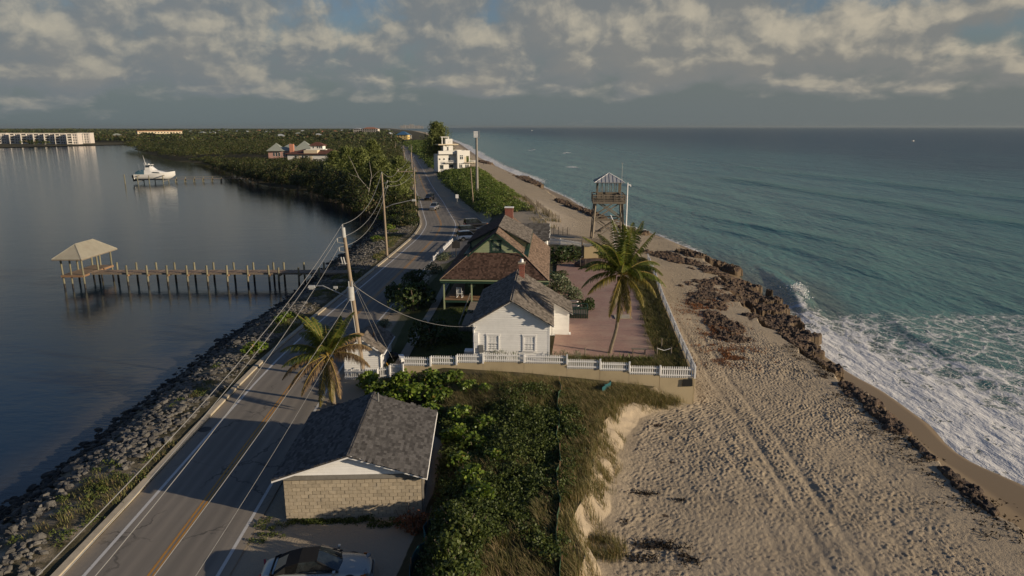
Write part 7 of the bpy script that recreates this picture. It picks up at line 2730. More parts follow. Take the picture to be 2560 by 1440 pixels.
mp = [tree_proto(3.4, 5.6, 1500, .42, M['mangrove']) for _ in range(4)]
mt_ = trunk_proto(3.0, 5.6)
ordn = ['', 'second', 'third', 'fourth', 'fifth', 'sixth', 'seventh', 'eighth', 'ninth', 'tenth', 'eleventh', 'twelfth', 'thirteenth', 'fourteenth', 'fifteenth', 'sixteenth', 'seventeenth', 'eighteenth', 'nineteenth', 'twentieth', 'twenty first', 'twenty second', 'twenty third', '']
ty = [166, 170, 175, 181, 187, 193, 200, 207, 214, 221, 229, 238, 247, 256, 264, 273, 283, 293, 304, 318, 333, 350, 369, 390]
for i, y_ in enumerate(ty):
    x_ = float(river_x(y_)) - .8 + random.uniform(0, 1.0)
    e = empty('mangrove_tree', (x_, y_, -1.7), i * 1.9, ('nearest' if i == 0 else 'farthest' if i == 23 else str(ordn[i])) + ' dark mangrove tree along the lagoon edge counted from the bend', 'tree', 'mangroves along the lagoon edge')
    s = random.uniform(.85, 1.25)
    e.scale = (s, s, s * random.uniform(.9, 1.15))
    inst('foliage', mp[i % 4], e)
    inst('trunk', mt_, e)
# the wood behind reads as one mass
parts = []


def canopy(x, y, z0, R, H, n, size):
    P, d = blob_points((x, y, z0 + H * .52), (R, R, H * .48), n, 7, .45, .35)
    V, F_ = leaves(P, size, .75, .35, d * 1.5)
    c = .40 + .6 * (vn.fbm(x * .03, y * .03, 3) - .5) + random.uniform(-.22, .22)
    parts.append((V, F_, np.clip(rng.normal(c, .22, n), 0, 1)))


yy = 168.0
HOUSES = [(-118, 405, 30), (-160, 445, 26)]
while yy < 760:
    s = max(4.6, yy * .0135)
    xr_ = float(road_c(yy)) - 7.5
    xx = float(river_x(yy)) + .3
    while xx < xr_:
        x_ = xx + random.uniform(-.4, .4) * s
        y_ = yy + random.uniform(-.4, .4) * s
        if not any(abs(x_ - hx_) < hr_ and -hr_ * .9 < y_ - hy_ < hr_ * .45 for hx_, hy_, hr_ in HOUSES):
            dr = xr_ - x_
            H = random.uniform(4.6, 9.0) * (.72 + .28 * min(1, dr / 14)) * (1 + .25 * (vn(x_ * .05, y_ * .05) - .5))
            if any(abs(x_ - hx_) < hr_ + 8 and -75 < y_ - hy_ < 5 for hx_, hy_, hr_ in HOUSES):
                H = min(H, random.uniform(2.0, 3.0))
            canopy(x_, y_, -.4, s * .78, H, 235 if yy < 420 else 110, s * .108)
        xx += s
    yy += s * .9
for k in range(120):
    y_ = random.uniform(138, 182)
    xa, xb = float(river_x(y_)) + 2.0, float(road_c(y_)) - 5.6
    x_ = random.uniform(xa + .35 * (xb - xa) * max(0, (160 - y_) / 22), xb)
    canopy(x_, y_, lz(x_, y_) - .2, 2.0, random.uniform(1.6, 2.6) + max(0, (y_ - 150) / 14), 120, .34)
while yy < 3600:
    s = yy * .0165
    xr_ = float(road_c(yy)) - 7
    xx = -yy * .78
    while xx < xr_:
        x_ = xx + random.uniform(-.4, .4) * s
        y_ = yy + random.uniform(-.4, .4) * s
        onland = x_ > -400 or y_ > 860 or (x_ < -470 and y_ > 745 + (-x_ - 533) * -.12 + 30)
        if -478 < x_ < -385 and y_ < 880:
            onland = False
        cond = (-720 < x_ < -425) and (780 < y_ < 960)
        if onland and not cond:
            canopy(x_, y_, -.8, s * .80, random.uniform(5, 8.5) if random.random() < .93 else random.uniform(9, 13), 34, s * .22)
        xx += s
    yy += s * .9
stuff('mangrove_wood', *join(parts), M['mangrove'], 'broad mass of mangrove woodland stretching to the horizon')
# scrub between the road and the beach
parts = []
for (y0, y1) in ((148, 900),):
    yy = y0
    while yy < y1:
        s = max(1.7, yy * .010)
        xa = float(np.interp(yy, SY, SX[:, 0])) + 1.0
        xb = float(np.interp(yy, SY, SX[:, 2])) + (2.5 if yy > 175 else -1.0)
        xx = xa
        while xx < xb:
            x_ = xx + random.uniform(-.4, .4) * s
            y_ = yy + random.uniform(-.4, .4) * s
            if not (283 < y_ < 335 and -36 < x_ < -16):
                P, d = blob_points((x_, y_, lz(x_, y_) + .3), (s * .8, s * .8, random.uniform(1.0, 2.0) if xx < xb - 4 else .8), 75, 6, .5, .4)
                V, F_ = leaves(P, s * .16, .8, .4, d * .5)
                parts.append((V, F_, np.clip(rng.normal(.45 if xx < xb - 4 else .7, .22, 75), 0, 1)))
            xx += s
        yy += s * .9
stuff('dune_scrub', *join(parts), M['scrub'], 'dense green sea grape scrub between the road and the beach')
x, y = scatter(700, -24, 9, 126, 300, lambda x, y: (x > crest_x(y) - 3) & (x < crest_x(y) + 4.5))
stuff('dune_grass', *tufts(np.stack([x, y, x * 0], 1), 26, 1.0, 1.0, .03, land_z), M['grass'], 'pale grass on the dune face beyond the big house')


def casuarina(loc, H, R, label, n=5200, lean=0.0, dense=1.0):
    e = empty('casuarina_tree', loc, random.random() * 6, label, 'tree')
    mb = MB()
    mb.tube([(0, 0, -1), (.2, 0, H * .3), (lean * .5, .2, H * .65), (lean, 0, H * .97)], [.32, .24, .14, .03], 8)
    tips = []
    nb = 34
    for k in range(nb):
        t = .22 + .76 * k / nb
        a = k * 2.4
        r_ = R * (1 - t) ** .65 * random.uniform(.65, 1.1) + .4
        b0 = Vector((lean * t, 0, H * t))
        b1 = b0 + Vector((math.cos(a) * r_, math.sin(a) * r_, r_ * random.uniform(.35, .8)))
        mb.tube([b0, b0.lerp(b1, .5) + Vector((0, 0, .2)), b1], [.06, .04, .012], 4)
        tips.append((b0, b1, r_))
    mb.build('trunk', M['bark'], e)
    P = []
    for i in range(n):
        b0, b1, r_ = tips[random.randrange(nb)]
        t = random.uniform(.25, 1.08)
        p = b0.lerp(b1, t)
        j = .16 * r_ + .28
        P.append((p.x + random.gauss(0, j), p.y + random.gauss(0, j), p.z + random.gauss(0, j)))
    P = np.array(P)
    V, F_ = leaves(P, 1.05, .24, 0, np.tile(np.array([0, 0, 0.0]), (n, 1)))
    inst('needles', leaf_mesh('needles', V, F_, M['casuarina'], np.clip(rng.normal(.45, .25, n), 0, 1)), e)
    return e


g = G(1093, 424, 1)
casuarina((g.x + 1.5, 305, 1.0), 20.5, 7.6, 'tall feathery casuarina tree beside the white beach house', 10000)
for i, (px, Y, H, R, lab) in enumerate(((905, 205, 13.5, 4.6, 'wispy casuarina tree above the mangroves at the bend'), (950, 190, 12.0, 4.4, 'feathery casuarina tree nearest the bend pole'), (870, 228, 13.0, 4.4, 'leftmost wispy casuarina tree behind the dead branches'), (985, 178, 8.5, 3.6, 'small casuarina tree leaning over the road bend'), (935, 250, 15.0, 4.4, 'casuarina tree rising behind the other casuarinas'), (1000, 205, 10.5, 4.2, 'dark casuarina tree close to the cross arm pole'), (840, 250, 11.0, 4.6, 'broad casuarina tree at the left of the tall group'))):
    dep = Y * CP + 18 * SP
    casuarina(((px - 1280) / FPX * dep, Y, -.2), H, R, lab, 8500)
# bleached dead tree at the lagoon corner
e = empty('dead_tree', (-36.0, 172, -.8), 0, 'bare bleached dead tree with forked branches above the lagoon corner', 'tree')
mb = MB().tube([(0, 0, -.5), (-.4, 0, 3), (.3, .2, 6), (1.0, 0, 9), (.6, 0, 12.5)], [.16, .13, .10, .07, .02], 6)
mb.tube([(.2, .2, 5.5), (-2.2, 0, 8.5), (-3.6, 0, 12), (-4.6, 0, 14)], [.08, .06, .04, .015], 5).tube([(-2.2, 0, 8.5), (-4.8, 0, 9.5)], [.05, .015], 5)
mb.tube([(.6, 0, 7.8), (2.2, 0, 9.6), (3.4, .2, 10.4)], [.06, .04, .012], 5)
mb.build('trunk', M['deadwood'], e)
mb = MB()
for k in range(9):
    a = R_(-150 + k * 28)
    mb.tube([(0, 0, 1.2), (1.2 * math.cos(a), 1.2 * math.sin(a), 1.3), (2.3 * math.cos(a), 2.3 * math.sin(a), -.9)], [.07, .05, .03], 5)
mb.build('prop_roots', M['deadwood'], e)

# ------------------------------------------------------------------ shore rock
def rock_ledge_mat():
    m_, t, p = matbase('coquina_ledge_rock')
    po = t.pos()
    n = t.noise(po, .9, 8, .7)
    n2 = t.noise(po, 5, 6, .7)
    c = t.mix(t.ss(n, .35, .65), (0.088, 0.053, 0.029), (0.032, 0.021, 0.013))
    c = t.mix(t.m('MULTIPLY', t.ss(n2, .5, .75), .6), c, (0.12, 0.062, 0.034))
    g_ = t.n.new('ShaderNodeNewGeometry')
    sp_ = t.n.new('ShaderNodeSeparateXYZ')
    t.l.new(g_.outputs['True Normal'], sp_.inputs[0])
    c = t.mix(t.m('MULTIPLY', t.m('SUBTRACT', 1.0, t.ss(sp_.outputs[2], .25, .6)), .55), c, (0.15, 0.105, 0.055))
    t.put(p, 'Base Color', c)
    p.inputs['Roughness'].default_value = .85
    t.l.new(t.bump(t.noise(po, 6, 8, .75), 1.0, .12), p.inputs['Normal'])
    return m_


M['ledge'] = rock_ledge_mat()


def ledge(name, label, line, width, top, step=.22, rough=.7, patch=0.0, seed=0.0, cat='rock', low=-1.45):
    """a pitted rock shelf along a line: real relief with the rim broken by noise"""
    L = np.array(line, float)
    x0, x1 = L[:, 0].min() - width - 1, L[:, 0].max() + width + 1
    y0, y1 = L[:, 1].min() - width - 1, L[:, 1].max() + width + 1
    xs = np.arange(x0, x1, step)
    ys = np.arange(y0, y1, step)
    X, Y = np.meshgrid(xs, ys)
    D = np.full(X.shape, 1e9)
    for i in range(len(L) - 1):
        a, b = L[i], L[i + 1]
        d = b - a
        t = np.clip(((X - a[0]) * d[0] + (Y - a[1]) * d[1]) / (d @ d), 0, 1)
        D = np.minimum(D, np.hypot(X - a[0] - d[0] * t, Y - a[1] - d[1] * t))
    n1 = vn.fbm(X * .55 + seed, Y * .55, 4)
    m_ = 1 - D / width + (n1 - .5) * 1.5 - patch * np.clip((vn2.fbm(X * .4 + seed, Y * .4, 3) - .44) * 5, 0, 1)
    base = land_z(X.ravel(), Y.ravel()).reshape(X.shape)
    rid = 1 - np.abs(vn2.fbm(X * 1.5 + seed, Y * 1.5, 5) - .5) * 4
    pit = vn.fbm(X * 3.4, Y * 3.4 + seed, 4)
    relief = np.clip(m_ * 3.2, 0, 1) ** .6
    plate = np.maximum(base, low) - .05
    Z = plate + top * relief * (.25 + rough * (np.clip(rid, -.3, 1) * .42 + (pit - .5) * 1.0))
    Z = np.where(m_ > 0, np.maximum(Z, base - .05), base - .6)
    Xj = X + (vn(X * 3, Y * 3 + 4) - .5) * step * .8
    Yj = Y + (vn2(X * 3, Y * 3) - .5) * step * .8
    F_ = grid_faces(*X.shape)
    ok = (m_.ravel()[F_] > -.12).any(1)
    F_ = F_[ok]
    V = np.stack([Xj.ravel(), Yj.ravel(), Z.ravel()], 1)
    used = np.unique(F_)
    re = np.full(len(V), -1)
    re[used] = np.arange(len(used))
    o = inst(name, np_mesh(name, V[used], re[F_], M['ledge'], smooth=False))
    return tag(o, label, cat)


ledge('rock_ledge', 'long brown rock ledge along the sea below the courtyard', [(24.0, 109), (27.5, 103.5), (30.2, 97), (31.2, 90), (30.9, 82), (30.0, 75.5), (28.9, 69.5)], 4.0, .42, .15, 1.4, 1.0, 0, low=-2.1)
ledge('rock_outcrop', 'broken reddish brown rock outcrop in the sand inland of the ledge', [(25.8, 90), (24.6, 84.5), (23.6, 78), (23.2, 73), (22.2, 67)], 2.8, .36, .15, 1.5, 1.25, 31)
ledge('rock_outcrop', 'dark undercut rock block in the surf past the ledge', [(29.8, 112), (33.6, 109.5), (35.2, 107.5)], 2.0, .9, .2, 1.1, .3, 12, low=-2.2)
ledge('rock_outcrop', 'dark rock block in the surf beside the watchtower pole', [(22.5, 137), (25.8, 134)], 2.4, 1.0, .22, 1.1, .3, 5, low=-2.0)
ledge('rock_outcrop', 'brown rock strip on the beach left of the watchtower', [(14.2, 197), (16.4, 184), (19.0, 170), (20.5, 158)], 2.4, 1.2, .35, 1.0, .25, 77)
ledge('rock_outcrop', 'distant brown rocks at the water edge near the white house', [(8.5, 262), (6.5, 280), (4.0, 302)], 3.0, 1.2, .5, 1.0, .3, 50)
ledge('rock_outcrop', 'farthest dark rocks by the beach of the white house', [(-14, 398), (-17, 415)], 4.0, 1.6, .6, 1.0, .2, 60)
for i, (line, w_, lab) in enumerate((
        ([(28.3, 68.5), (28.5, 64), (29.5, 60.8)], .75, 'thin dark rock line between dry sand and the wet beach'),
        ([(29.9, 60.6), (29.3, 57.5), (29.0, 54.5)], 1.0, 'dark rock corner jutting over the wet sand'),
        ([(28.8, 53), (28.5, 50), (28.4, 46.5)], 1.1, 'weedy dark rocks along the middle of the berm'),
        ([(28.2, 44.5), (28.1, 41.8)], .7, 'small dark rock patch on the lower berm'),
        ([(28.0, 38.5), (27.8, 36.4), (27.4, 34.5)], .9, 'dark rocks on the berm at the right edge'),
        ([(28.0, 40.3), (27.9, 39.2)], .5, 'tiny dark rock between the lower berm patches'))):
    ledge('berm_rock', lab, line, w_, .40, .12, 1.3, .7, i * 13.0, low=-2.0)
# reddish weed wrack strewn on the sand
M['wrack'] = leaf_mat('red_brown_wrack', (0.085, 0.036, 0.018), (0.24, 0.105, 0.045), None, 0, .15, .85)
for i, (cx_, cy_, rx_, ry_, n, lab) in enumerate(((20.6, 60.5, 2.8, 2.8, 2600, 'orange brown seaweed wrack strewn on the sand near the fence corner'), (18.6, 63.5, 1.4, .8, 420, 'small reddish wrack patch close to the white fence'), (21.8, 68.0, 2.2, 3.2, 2000, 'reddish wrack around the inland rock outcrop'), (23.6, 80.0, 2.6, 8.0, 4200, 'red brown wrack scattered between ledge and outcrop'))):
    a = rng.normal(0, .5, (n, 2)) * np.array([rx_, ry_])
    x = cx_ + a[:, 0] + .5 * a[:, 1]
    y = cy_ + a[:, 1]
    k = vn.fbm(x * .9, y * .9, 3) > .46
    x, y = x[k], y[k]
    P = np.stack([x, y, land_z(x, y) + rng.uniform(.02, .16, len(x))], 1)
    V, F_ = leaves(P, .26, .25, .5)
    stuff('seaweed_wrack', V, F_, rng.uniform(0, 1, len(F_)), M['wrack'], lab)
M['weed_dark'] = leaf_mat('dark_dry_seaweed', (0.018, 0.013, 0.009), (0.06, 0.042, 0.026), None, 0, .1, .85)
parts = []
for (px, py, rx_, ry_, n) in ((1650, 1365, 1.3, .5, 420), (1600, 1400, .9, .4, 260), (1720, 1400, .6, .5, 160), (1605, 1238, .9, .3, 220), (1550, 1245, .5, .3, 120), (1640, 1072, 1.1, .25, 220), (1500, 1275, .4, .4, 90), (1560, 1310, .3, .3, 60), (1700, 1250, .4, .2, 50), (1540, 1180, .5, .25, 70), (1600, 1130, .4, .2, 60)):
    g = G(px, py, -.9)
    a = rng.normal(0, .55, (n, 2)) * np.array([rx_, ry_])
    x = g.x + a[:, 0]; y = g.y + a[:, 1]
    P = np.stack([x, y, land_z(x, y) + rng.uniform(.02, .14, len(x))], 1)
    V, F_ = leaves(P, .17, .4, .5)
    parts.append((V, F_, rng.uniform(0, 1, len(F_))))
for k in range(150):
    y_ = random.uniform(30, 66)
    x_ = 27.3 + random.gauss(0, .8) + (y_ - 45) * .05
    P = np.stack([x_ + rng.normal(0, .35, 14), y_ + rng.normal(0, .2, 14), np.zeros(14)], 1)
    P[:, 2] = land_z(P[:, 0], P[:, 1]) + rng.uniform(.02, .15, 14)
    V, F_ = leaves(P, .2, .4, .5)
    parts.append((V, F_, rng.uniform(0, 1, len(F_))))
stuff('dark_seaweed', *join(parts), M['weed_dark'], 'dark dry seaweed clumps scattered over the footprinted sand')
# slatted sand fences on the pale dune
for i, (a, b, lab) in enumerate((((1312, 500), (1342, 548), 'slatted sand fence on the pale dune, farthest row'), ((1340, 515), (1372, 556), 'slatted sand fence on the pale dune, middle row'), ((1358, 545), (1400, 565), 'slatted sand fence on the pale dune, nearest row'), ((1362, 592), (1425, 598), 'slatted sand fence lying behind the back picket fence'))):
    p0, p1 = G(a[0], a[1], 1.0), G(b[0], b[1], .8)
    e = empty('sand_fence', (p0.x, p0.y, lz(p0.x, p0.y)), 0, lab, 'fence')
    o = Vector(e.location)
    mb = MB()
    n = int((p1 - p0).length / .16)
    for k in range(n):
        q_ = p0.lerp(p1, k / n)
        z_ = lz(q_.x, q_.y)
        mb.bar(Vector((q_.x, q_.y, z_ - .2)) - o, Vector((q_.x + random.uniform(-.05, .05), q_.y, z_ + 1.15)) - o, .045, .02)
    tag(mb.build('slat_row', M['wood_grey'], e), kind='stuff')
    for k in range(0, n + 1, max(1, n // 5)):
        q_ = p0.lerp(p1, k / n)
        z_ = lz(q_.x, q_.y)
        MB().bar(Vector((q_.x, q_.y + .04, z_ - .3)) - o, Vector((q_.x, q_.y + .04, z_ + 1.45)) - o, .09).build('post', M['wood_grey'], e)

# spray where the breaker meets the ledge
M['spray'] = mat('white_spray', (0.78, 0.77, 0.75), .9, .05, 2)
g = G(1998, 728, -2.6)
n = 1500
a = rng.normal(0, 1, (n, 3))
P = np.stack([g.x - .2 + a[:, 0] * .55 + .3 * a[:, 1], g.y + a[:, 1] * 1.7, -2.75 + np.abs(a[:, 2]) * .55 * np.exp(-(a[:, 1] * .6) ** 2)], 1)
V, F_ = leaves(P, .16, .9, 0)
stuff('wave_spray', V, F_, rng.uniform(0, 1, n), M['spray'], 'white spray thrown up by the small breaker beside the ledge')
# ------------------------------------------------------------------ buildings beyond
M['stucco'] = mat('white_stucco', (0.70, 0.68, 0.62), .8, .04, .5)
M['cream'] = mat('cream_stucco', (0.62, 0.52, 0.36), .85, .05, .5)
M['pink'] = mat('coral_pink_stucco', (0.42, 0.25, 0.21), .85, .05, .5)
M['coral'] = mat('bright_coral_stucco', (0.46, 0.20, 0.13), .85, .05, .5)
M['red_roof'] = mat('dark_red_tile_roof', (0.125, 0.052, 0.036), .9, .2, 1.0, bump=.02, bscale=6)
M['green_roof'] = mat('pale_green_metal_roof', (0.33, 0.35, 0.29), .5, .08, .6, metal=.2)
M['blue_roof'] = mat('blue_metal_roof', (0.045, 0.12, 0.22), .5, .1, .6)
M['grey_roof'] = mat('pale_grey_roof', (0.33, 0.35, 0.36), .7, .1, .6)
M['terra_roof'] = mat('terracotta_roof', (0.35, 0.15, 0.08), .85, .15, .8)
M['yellow_wall'] = mat('yellow_wall_paint', (0.60, 0.44, 0.16), .8, .05, .5)
M['condo_wall'] = mat('pinkish_white_condo_wall', (0.58, 0.52, 0.46), .85, .06, .3)
M['tower_wall'] = mat('haze_greyed_tower_wall', (0.30, 0.28, 0.26), .85, .1, .05)  # white towers greyed down: part of the haze is put into the wall colour
M['condo_white'] = mat('condo_white_trim', (0.66, 0.62, 0.55), .8, .05, .5)


def win(parent, x0, x1, z0, z1, y, name='window', d=.12):
    MB().span(x0 - .1, x1 + .1, y - .05, y + .02, z0 - .1, z1 + .1).build(name, M['stucco'], parent)
    w = MB().span(x0, x1, y - .08, y - .052, z0, z1).build('pane', M['glass'], parent)
    return w


def hip(parent, x0, x1, y0, y1, z, h, matl, over=.6, name='roof', ridge=True):
    x0 -= over; x1 += over; y0 -= over; y1 += over
    w, d = x1 - x0, y1 - y0
    s = min(w, d) / 2 * .999
    if w >= d:
        a, b = (x0 + s, (y0 + y1) / 2, z + h), (x1 - s, (y0 + y1) / 2, z + h)
    else:
        a, b = ((x0 + x1) / 2, y0 + s, z + h), ((x0 + x1) / 2, y1 - s, z + h)
    P = [(x0, y0, z), (x1, y0, z), (x1, y1, z), (x0, y1, z), a, b, (x0, y0, z - .25), (x1, y0, z - .25), (x1, y1, z - .25), (x0, y1, z - .25)]
    F_ = [(0, 1, 5, 4), (1, 2, 5), (2, 3, 4, 5), (3, 0, 4)] if w >= d else [(0, 1, 4), (1, 2, 5, 4), (2, 3, 5), (3, 0, 4, 5)]
    F_ += [(0, 6, 7, 1), (1, 7, 8, 2), (2, 8, 9, 3), (3, 9, 6, 0), (9, 8, 7, 6)]
    return MB().add(P, F_).build(name, matl, parent)


# white modern house above the beach
wl_ = G(1144, 425, 2.0)
wb = empty('beach_house', (wl_.x, wl_.y, 1.2), math.radians(22), 'white modern three storey house with balconies above the beach', 'house')
wb.scale = (.92, .92, .80)
S_ = M['stucco']
MB().span(0, 3.4, 0, .4, 0, 11.2).span(5.7, 6.1, 0, .4, 4.9, 11.2).span(3.4, 5.7, 0, .4, 8.3, 11.2).span(3.4, 6.1, 0, .4, 0, 4.9).span(0, .4, .4, 10, 0, 11.2).span(5.7, 6.1, 6, 10, 0, 11.2).span(.4, 5.7, 9.6, 10, 0, 11.2).build('wall', S_, wb)
MB().span(.4, 5.7, .4, 9.6, 8.3, 8.6).span(.4, 6.0, .4, 9.6, 4.6, 4.88).span(.4, 5.7, 4.2, 4.5, 0, 8.3).build('floor_slab', S_, wb)
MB().span(3.6, 5.5, 4.1, 4.18, 5.0, 7.6).build('terrace_door', M['cream'], wb)
for (x0, x1, z0, z1) in ((1.3, 1.9, 6.6, 8.0), (2.1, 2.7, 6.6, 8.0), (1.3, 1.9, 8.25, 8.75), (2.1, 2.7, 8.25, 8.75), (.9, 1.5, 2.2, 3.7), (1.7, 2.3, 2.2, 3.7), (.9, 1.5, 3.95, 4.45), (1.7, 2.3, 3.95, 4.45), (3.8, 4.3, 1.4, 3.8), (4.5, 5.0, 1.4, 3.8), (5.2, 5.6, 1.4, 3.8), (3.8, 5.6, 4.1, 4.5)):
    win(wb, x0, x1, z0, z1, 0)
MB().span(-8.5, 0, 3.0, 10, 0, 9.3).span(-8.5, 0, 1.6, 3.0, 9.3, 11.0).build('wing_wall', S_, wb)
for z_ in (1.0, 4.9):
    MB().span(-5.5, -.02, 1.4, 3.0, z_ - .25, z_).build('balcony_slab', S_, wb)
    rail = MB().span(-5.5, -.02, 1.4, 1.46, z_ + .95, z_ + 1.05)
    for k in range(14):
        rail.span(-5.5 + k * .42, -5.4 + k * .42, 1.4, 1.46, z_, z_ + .95)
    rail.build('balcony_rail', S_, wb)
    MB().span(3.2, 9.2, -1.0, 3.5, z_ - .25, z_ - .02).build('terrace_slab', M['cream'], wb)
    rail = MB().span(5.2, 9.2, -1.0, -.94, z_ + .95, z_ + 1.05).span(9.14, 9.2, -.94, 3.5, z_ + .95, z_ + 1.05)
    for k in range(10):
        rail.span(5.2 + k * .42, 5.32 + k * .42, -1.0, -.94, z_ - .02, z_ + .95).span(9.14, 9.2, -.9 + k * .46, -.8 + k * .46, z_ - .02, z_ + .95)
    rail.build('terrace_rail', S_, wb)
for (x0, x1, z0, z1) in ((-8.0, -7.3, 6.3, 7.1), (-5.9, -5.2, 6.3, 7.1), (-3.5, -2.6, 5.0, 7.3), (-7.6, -5.9, 1.5, 3.6), (-3.0, -1.2, 1.2, 3.7)):
    win(wb, x0, x1, z0, z1, 3.0)
MB().span(-5.5, -.8, 4, 9, 11.0, 14.0).build('penthouse_wall', S_, wb)
win(wb, -3.6, -3.0, 11.2, 13.0, 4.0, 'penthouse_door')
MB().span(-8, 1.6, 3.2, 9.5, 14.02, 14.5).build('roof_slab', M['cream'], wb)
MB().span(-4.2, -.8, 4.5, 8, 14.52, 17.2).build('stair_tower', S_, wb)
MB().span(-6.2, -2.2, 5, 7.5, 18.0, 18.35).span(-2.8, -2.4, 5.2, 5.6, 17.2, 18.0).span(-5.8, -5.4, 5.2, 5.6, 14.5, 18.0).build('pergola', S_, wb)

# pink house and red-roofed house in the mangroves
ph = GY(671, 388, 432)
pk = empty('pink_house', (ph.x, 432, .8), math.radians(4), 'coral pink house with pale green hip roofs in the mangroves', 'house')
MB().span(0, 15.5, 0, 12, 0, 4.6).span(17, 30, 2, 14, 0, 4.6).build('wall', M['pink'], pk)
hip(pk, 0, 9, -1, 8, 4.8, 4.6, M['green_roof'])
hip(pk, 6, 19, 0, 12, 4.85, 4.0, M['green_roof'])
hip(pk, 15, 27, 1, 13, 4.9, 5.8, M['green_roof'])
MB().span(13.6, 16.0, -2, .5, 0, 8.8).build('tower', M['coral'], pk)
for x_ in (3.0, 4.6, 6.2, 9, 10.5):
    win(pk, x_, x_ + 1.0, 1.4, 3.6, 0)
rh = GY(719, 397, 386)
rd = empty('red_roof_house', (rh.x, 386, .8), math.radians(-2), 'low white house with dark red hip roof and cupola', 'house')
MB().span(0, 28.5, 0, 16, 0, 4.5).build('wall', M['stucco'], rd)
hip(rd, 0, 28.5, 0, 16, 4.7, 2.4, M['red_roof'], 1.2)
MB().span(9.5, 17, -.5, 5, 4.2, 6.6).build('parapet_wall', M['cream'], rd)
MB().span(9.2, 20.5, 4, 11, 6.6, 7.0).build('cupola_base', M['stucco'], rd)
MB().span(11.6, 18.6, 5, 10, 7.0, 9.0).build('cupola_wall', M['stucco'], rd)
hip(rd, 11.6, 18.6, 5, 10, 9.1, 1.8, M['red_roof'], .7, 'cupola_roof')
for x_ in (13.0, 15.4, 16.6, 17.6):
    win(rd, x_, x_ + .6, 7.5, 8.6, 5)
for x_ in (4.3, 8.2, 10.0):
    win(rd, x_, x_ + .9, 1.2, 3.6, 0)
for x_ in (6.2, 12.5):
    MB().span(x_, x_ + 1.6, -.06, -.002, 0, 4.0).build('pilaster', M['cream'], rd)

# yellow house with a blue roof
yh = GY(992, 349, 1060)
yl = empty('yellow_house', (yh.x, 1060, 1.0), math.radians(-8), 'yellow two storey house with blue hip roof by the far beach', 'house')
MB().span(0, 17, 0, 14, 0, 7.2).build('wall', M['yellow_wall'], yl)
hip(yl, 0, 17, 0, 14, 7.4, 5.0, M['blue_roof'], 1.0)
for x_ in (2, 7, 12):
    for z_ in (1.4, 4.6):
        win(yl, x_, x_ + 1.8, z_, z_ + 1.5, 0)
MB().span(17, 20, 2, 12, 0, .3).span(19.6, 20, 2, 2.4, .3, 7).span(19.6, 20, 11.6, 12, .3, 7).span(17.01, 20, 2, 12, 3.6, 3.9).build('porch', M['stucco'], yl)

# lagoon-side apartment blocks
def condo(loc, rz, w, label, scale=1.0):
    e = empty('apartment_block', loc, rz, label, 'apartment block', 'apartment blocks across the lagoon')
    H = 12.6
    MB().span(0, w, 0, 14, 0, H).build('wall', M['condo_wall'], e)
    MB().span(-.3, w + .3, -.3, 14.3, H, H + .6).build('parapet', M['condo_white'], e)
    for f in range(4):
        z = .5 + f * 3.05
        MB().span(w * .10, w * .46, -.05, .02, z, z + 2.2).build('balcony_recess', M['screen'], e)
        MB().span(w * .08, w * .48, -.9, -.06, z - .25, z).span(w * .08, w * .48, -.9, -.8, z, z + .9).build('balcony', M['condo_white'], e)
        for k in (.58, .78):
            MB().span(w * k, w * k + 1.3, -.06, .02, z + .6, z + 2.1).build('window', M['glass'], e)
    for x_ in (w * .05, w * .5):
        MB().span(x_ - .35, x_ + .35, -1.2, -.06, 0, H - .5).build('pier', M['condo_white'], e)
    return e


ordinal = ['leftmost', 'second', 'third', 'fourth', 'fifth', 'sixth', 'seventh', 'rightmost']
for i, (px, yb, Y, w) in enumerate(((-6, 361, 880, 11), (26, 361, 876, 12), (54, 360, 870, 13.5), (85, 359, 864, 13.5), (112, 359, 860, 13), (139, 358, 856, 11.5), (168, 358, 850, 12.5), (193, 352, 900, 15.5))):
    g = GY(px, yb, Y)
    condo((g.x, Y, -.8), math.radians(12), w, f'{ordinal[i]} of the pale apartment blocks across the lagoon')
bb = empty('long_apartment_building', (GY(345, 342, 1420).x, 1420, -.5), math.radians(38), 'long cream apartment building with terracotta trim above the mangroves', 'building')
MB().span(0, 84, 0, 15, 0, 11.5).build('wall', M['cream'], bb)
MB().span(-1, 85, -1, 16, 11.5, 12.5).build('roof', M['terra_roof'], bb)
for k in range(14):
    for f in range(3):
        MB().span(3 + k * 5.8, 5.4 + k * 5.8, -.1, 0, 1 + f * 3.5, 3 + f * 3.5).build('window', M['glass'], bb)
# grey hotel far up the coast
hg = GY(884, 330, 1750)
ht_ = empty('grey_hotel', (hg.x, 1750, 0), math.radians(-4), 'long grey hotel with terracotta roofs far up the road', 'building')
MB().span(0, 62, 0, 16, 0, 15).build('wall', M['condo_wall'], ht_)
hip(ht_, 24, 58, -1, 17, 15.5, 3.4, M['terra_roof'], .5)
hip(ht_, 0, 16, -1, 17, 15.4, 2.4, M['grey_roof'], .5)
for f in range(4):
    for k in range(11):
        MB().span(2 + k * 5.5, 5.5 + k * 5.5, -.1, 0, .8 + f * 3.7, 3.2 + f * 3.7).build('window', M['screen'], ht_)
    MB().span(22, 60, -1.6, -.12, .3 + f * 3.7, .7 + f * 3.7).build('balcony', M['condo_white'], ht_)
gh = GY(967, 335, 1330)
gb = empty('gabled_house', (gh.x, 1330, 0), math.radians(-10), 'small pale gabled house just left of the yellow house', 'house')
MB().span(0, 9, 0, 12, 0, 5).prism([(0, 0, 5), (9, 0, 5), (4.5, 0, 9.2)], (0, 12, 0)).build('wall', M['condo_white'], gb)
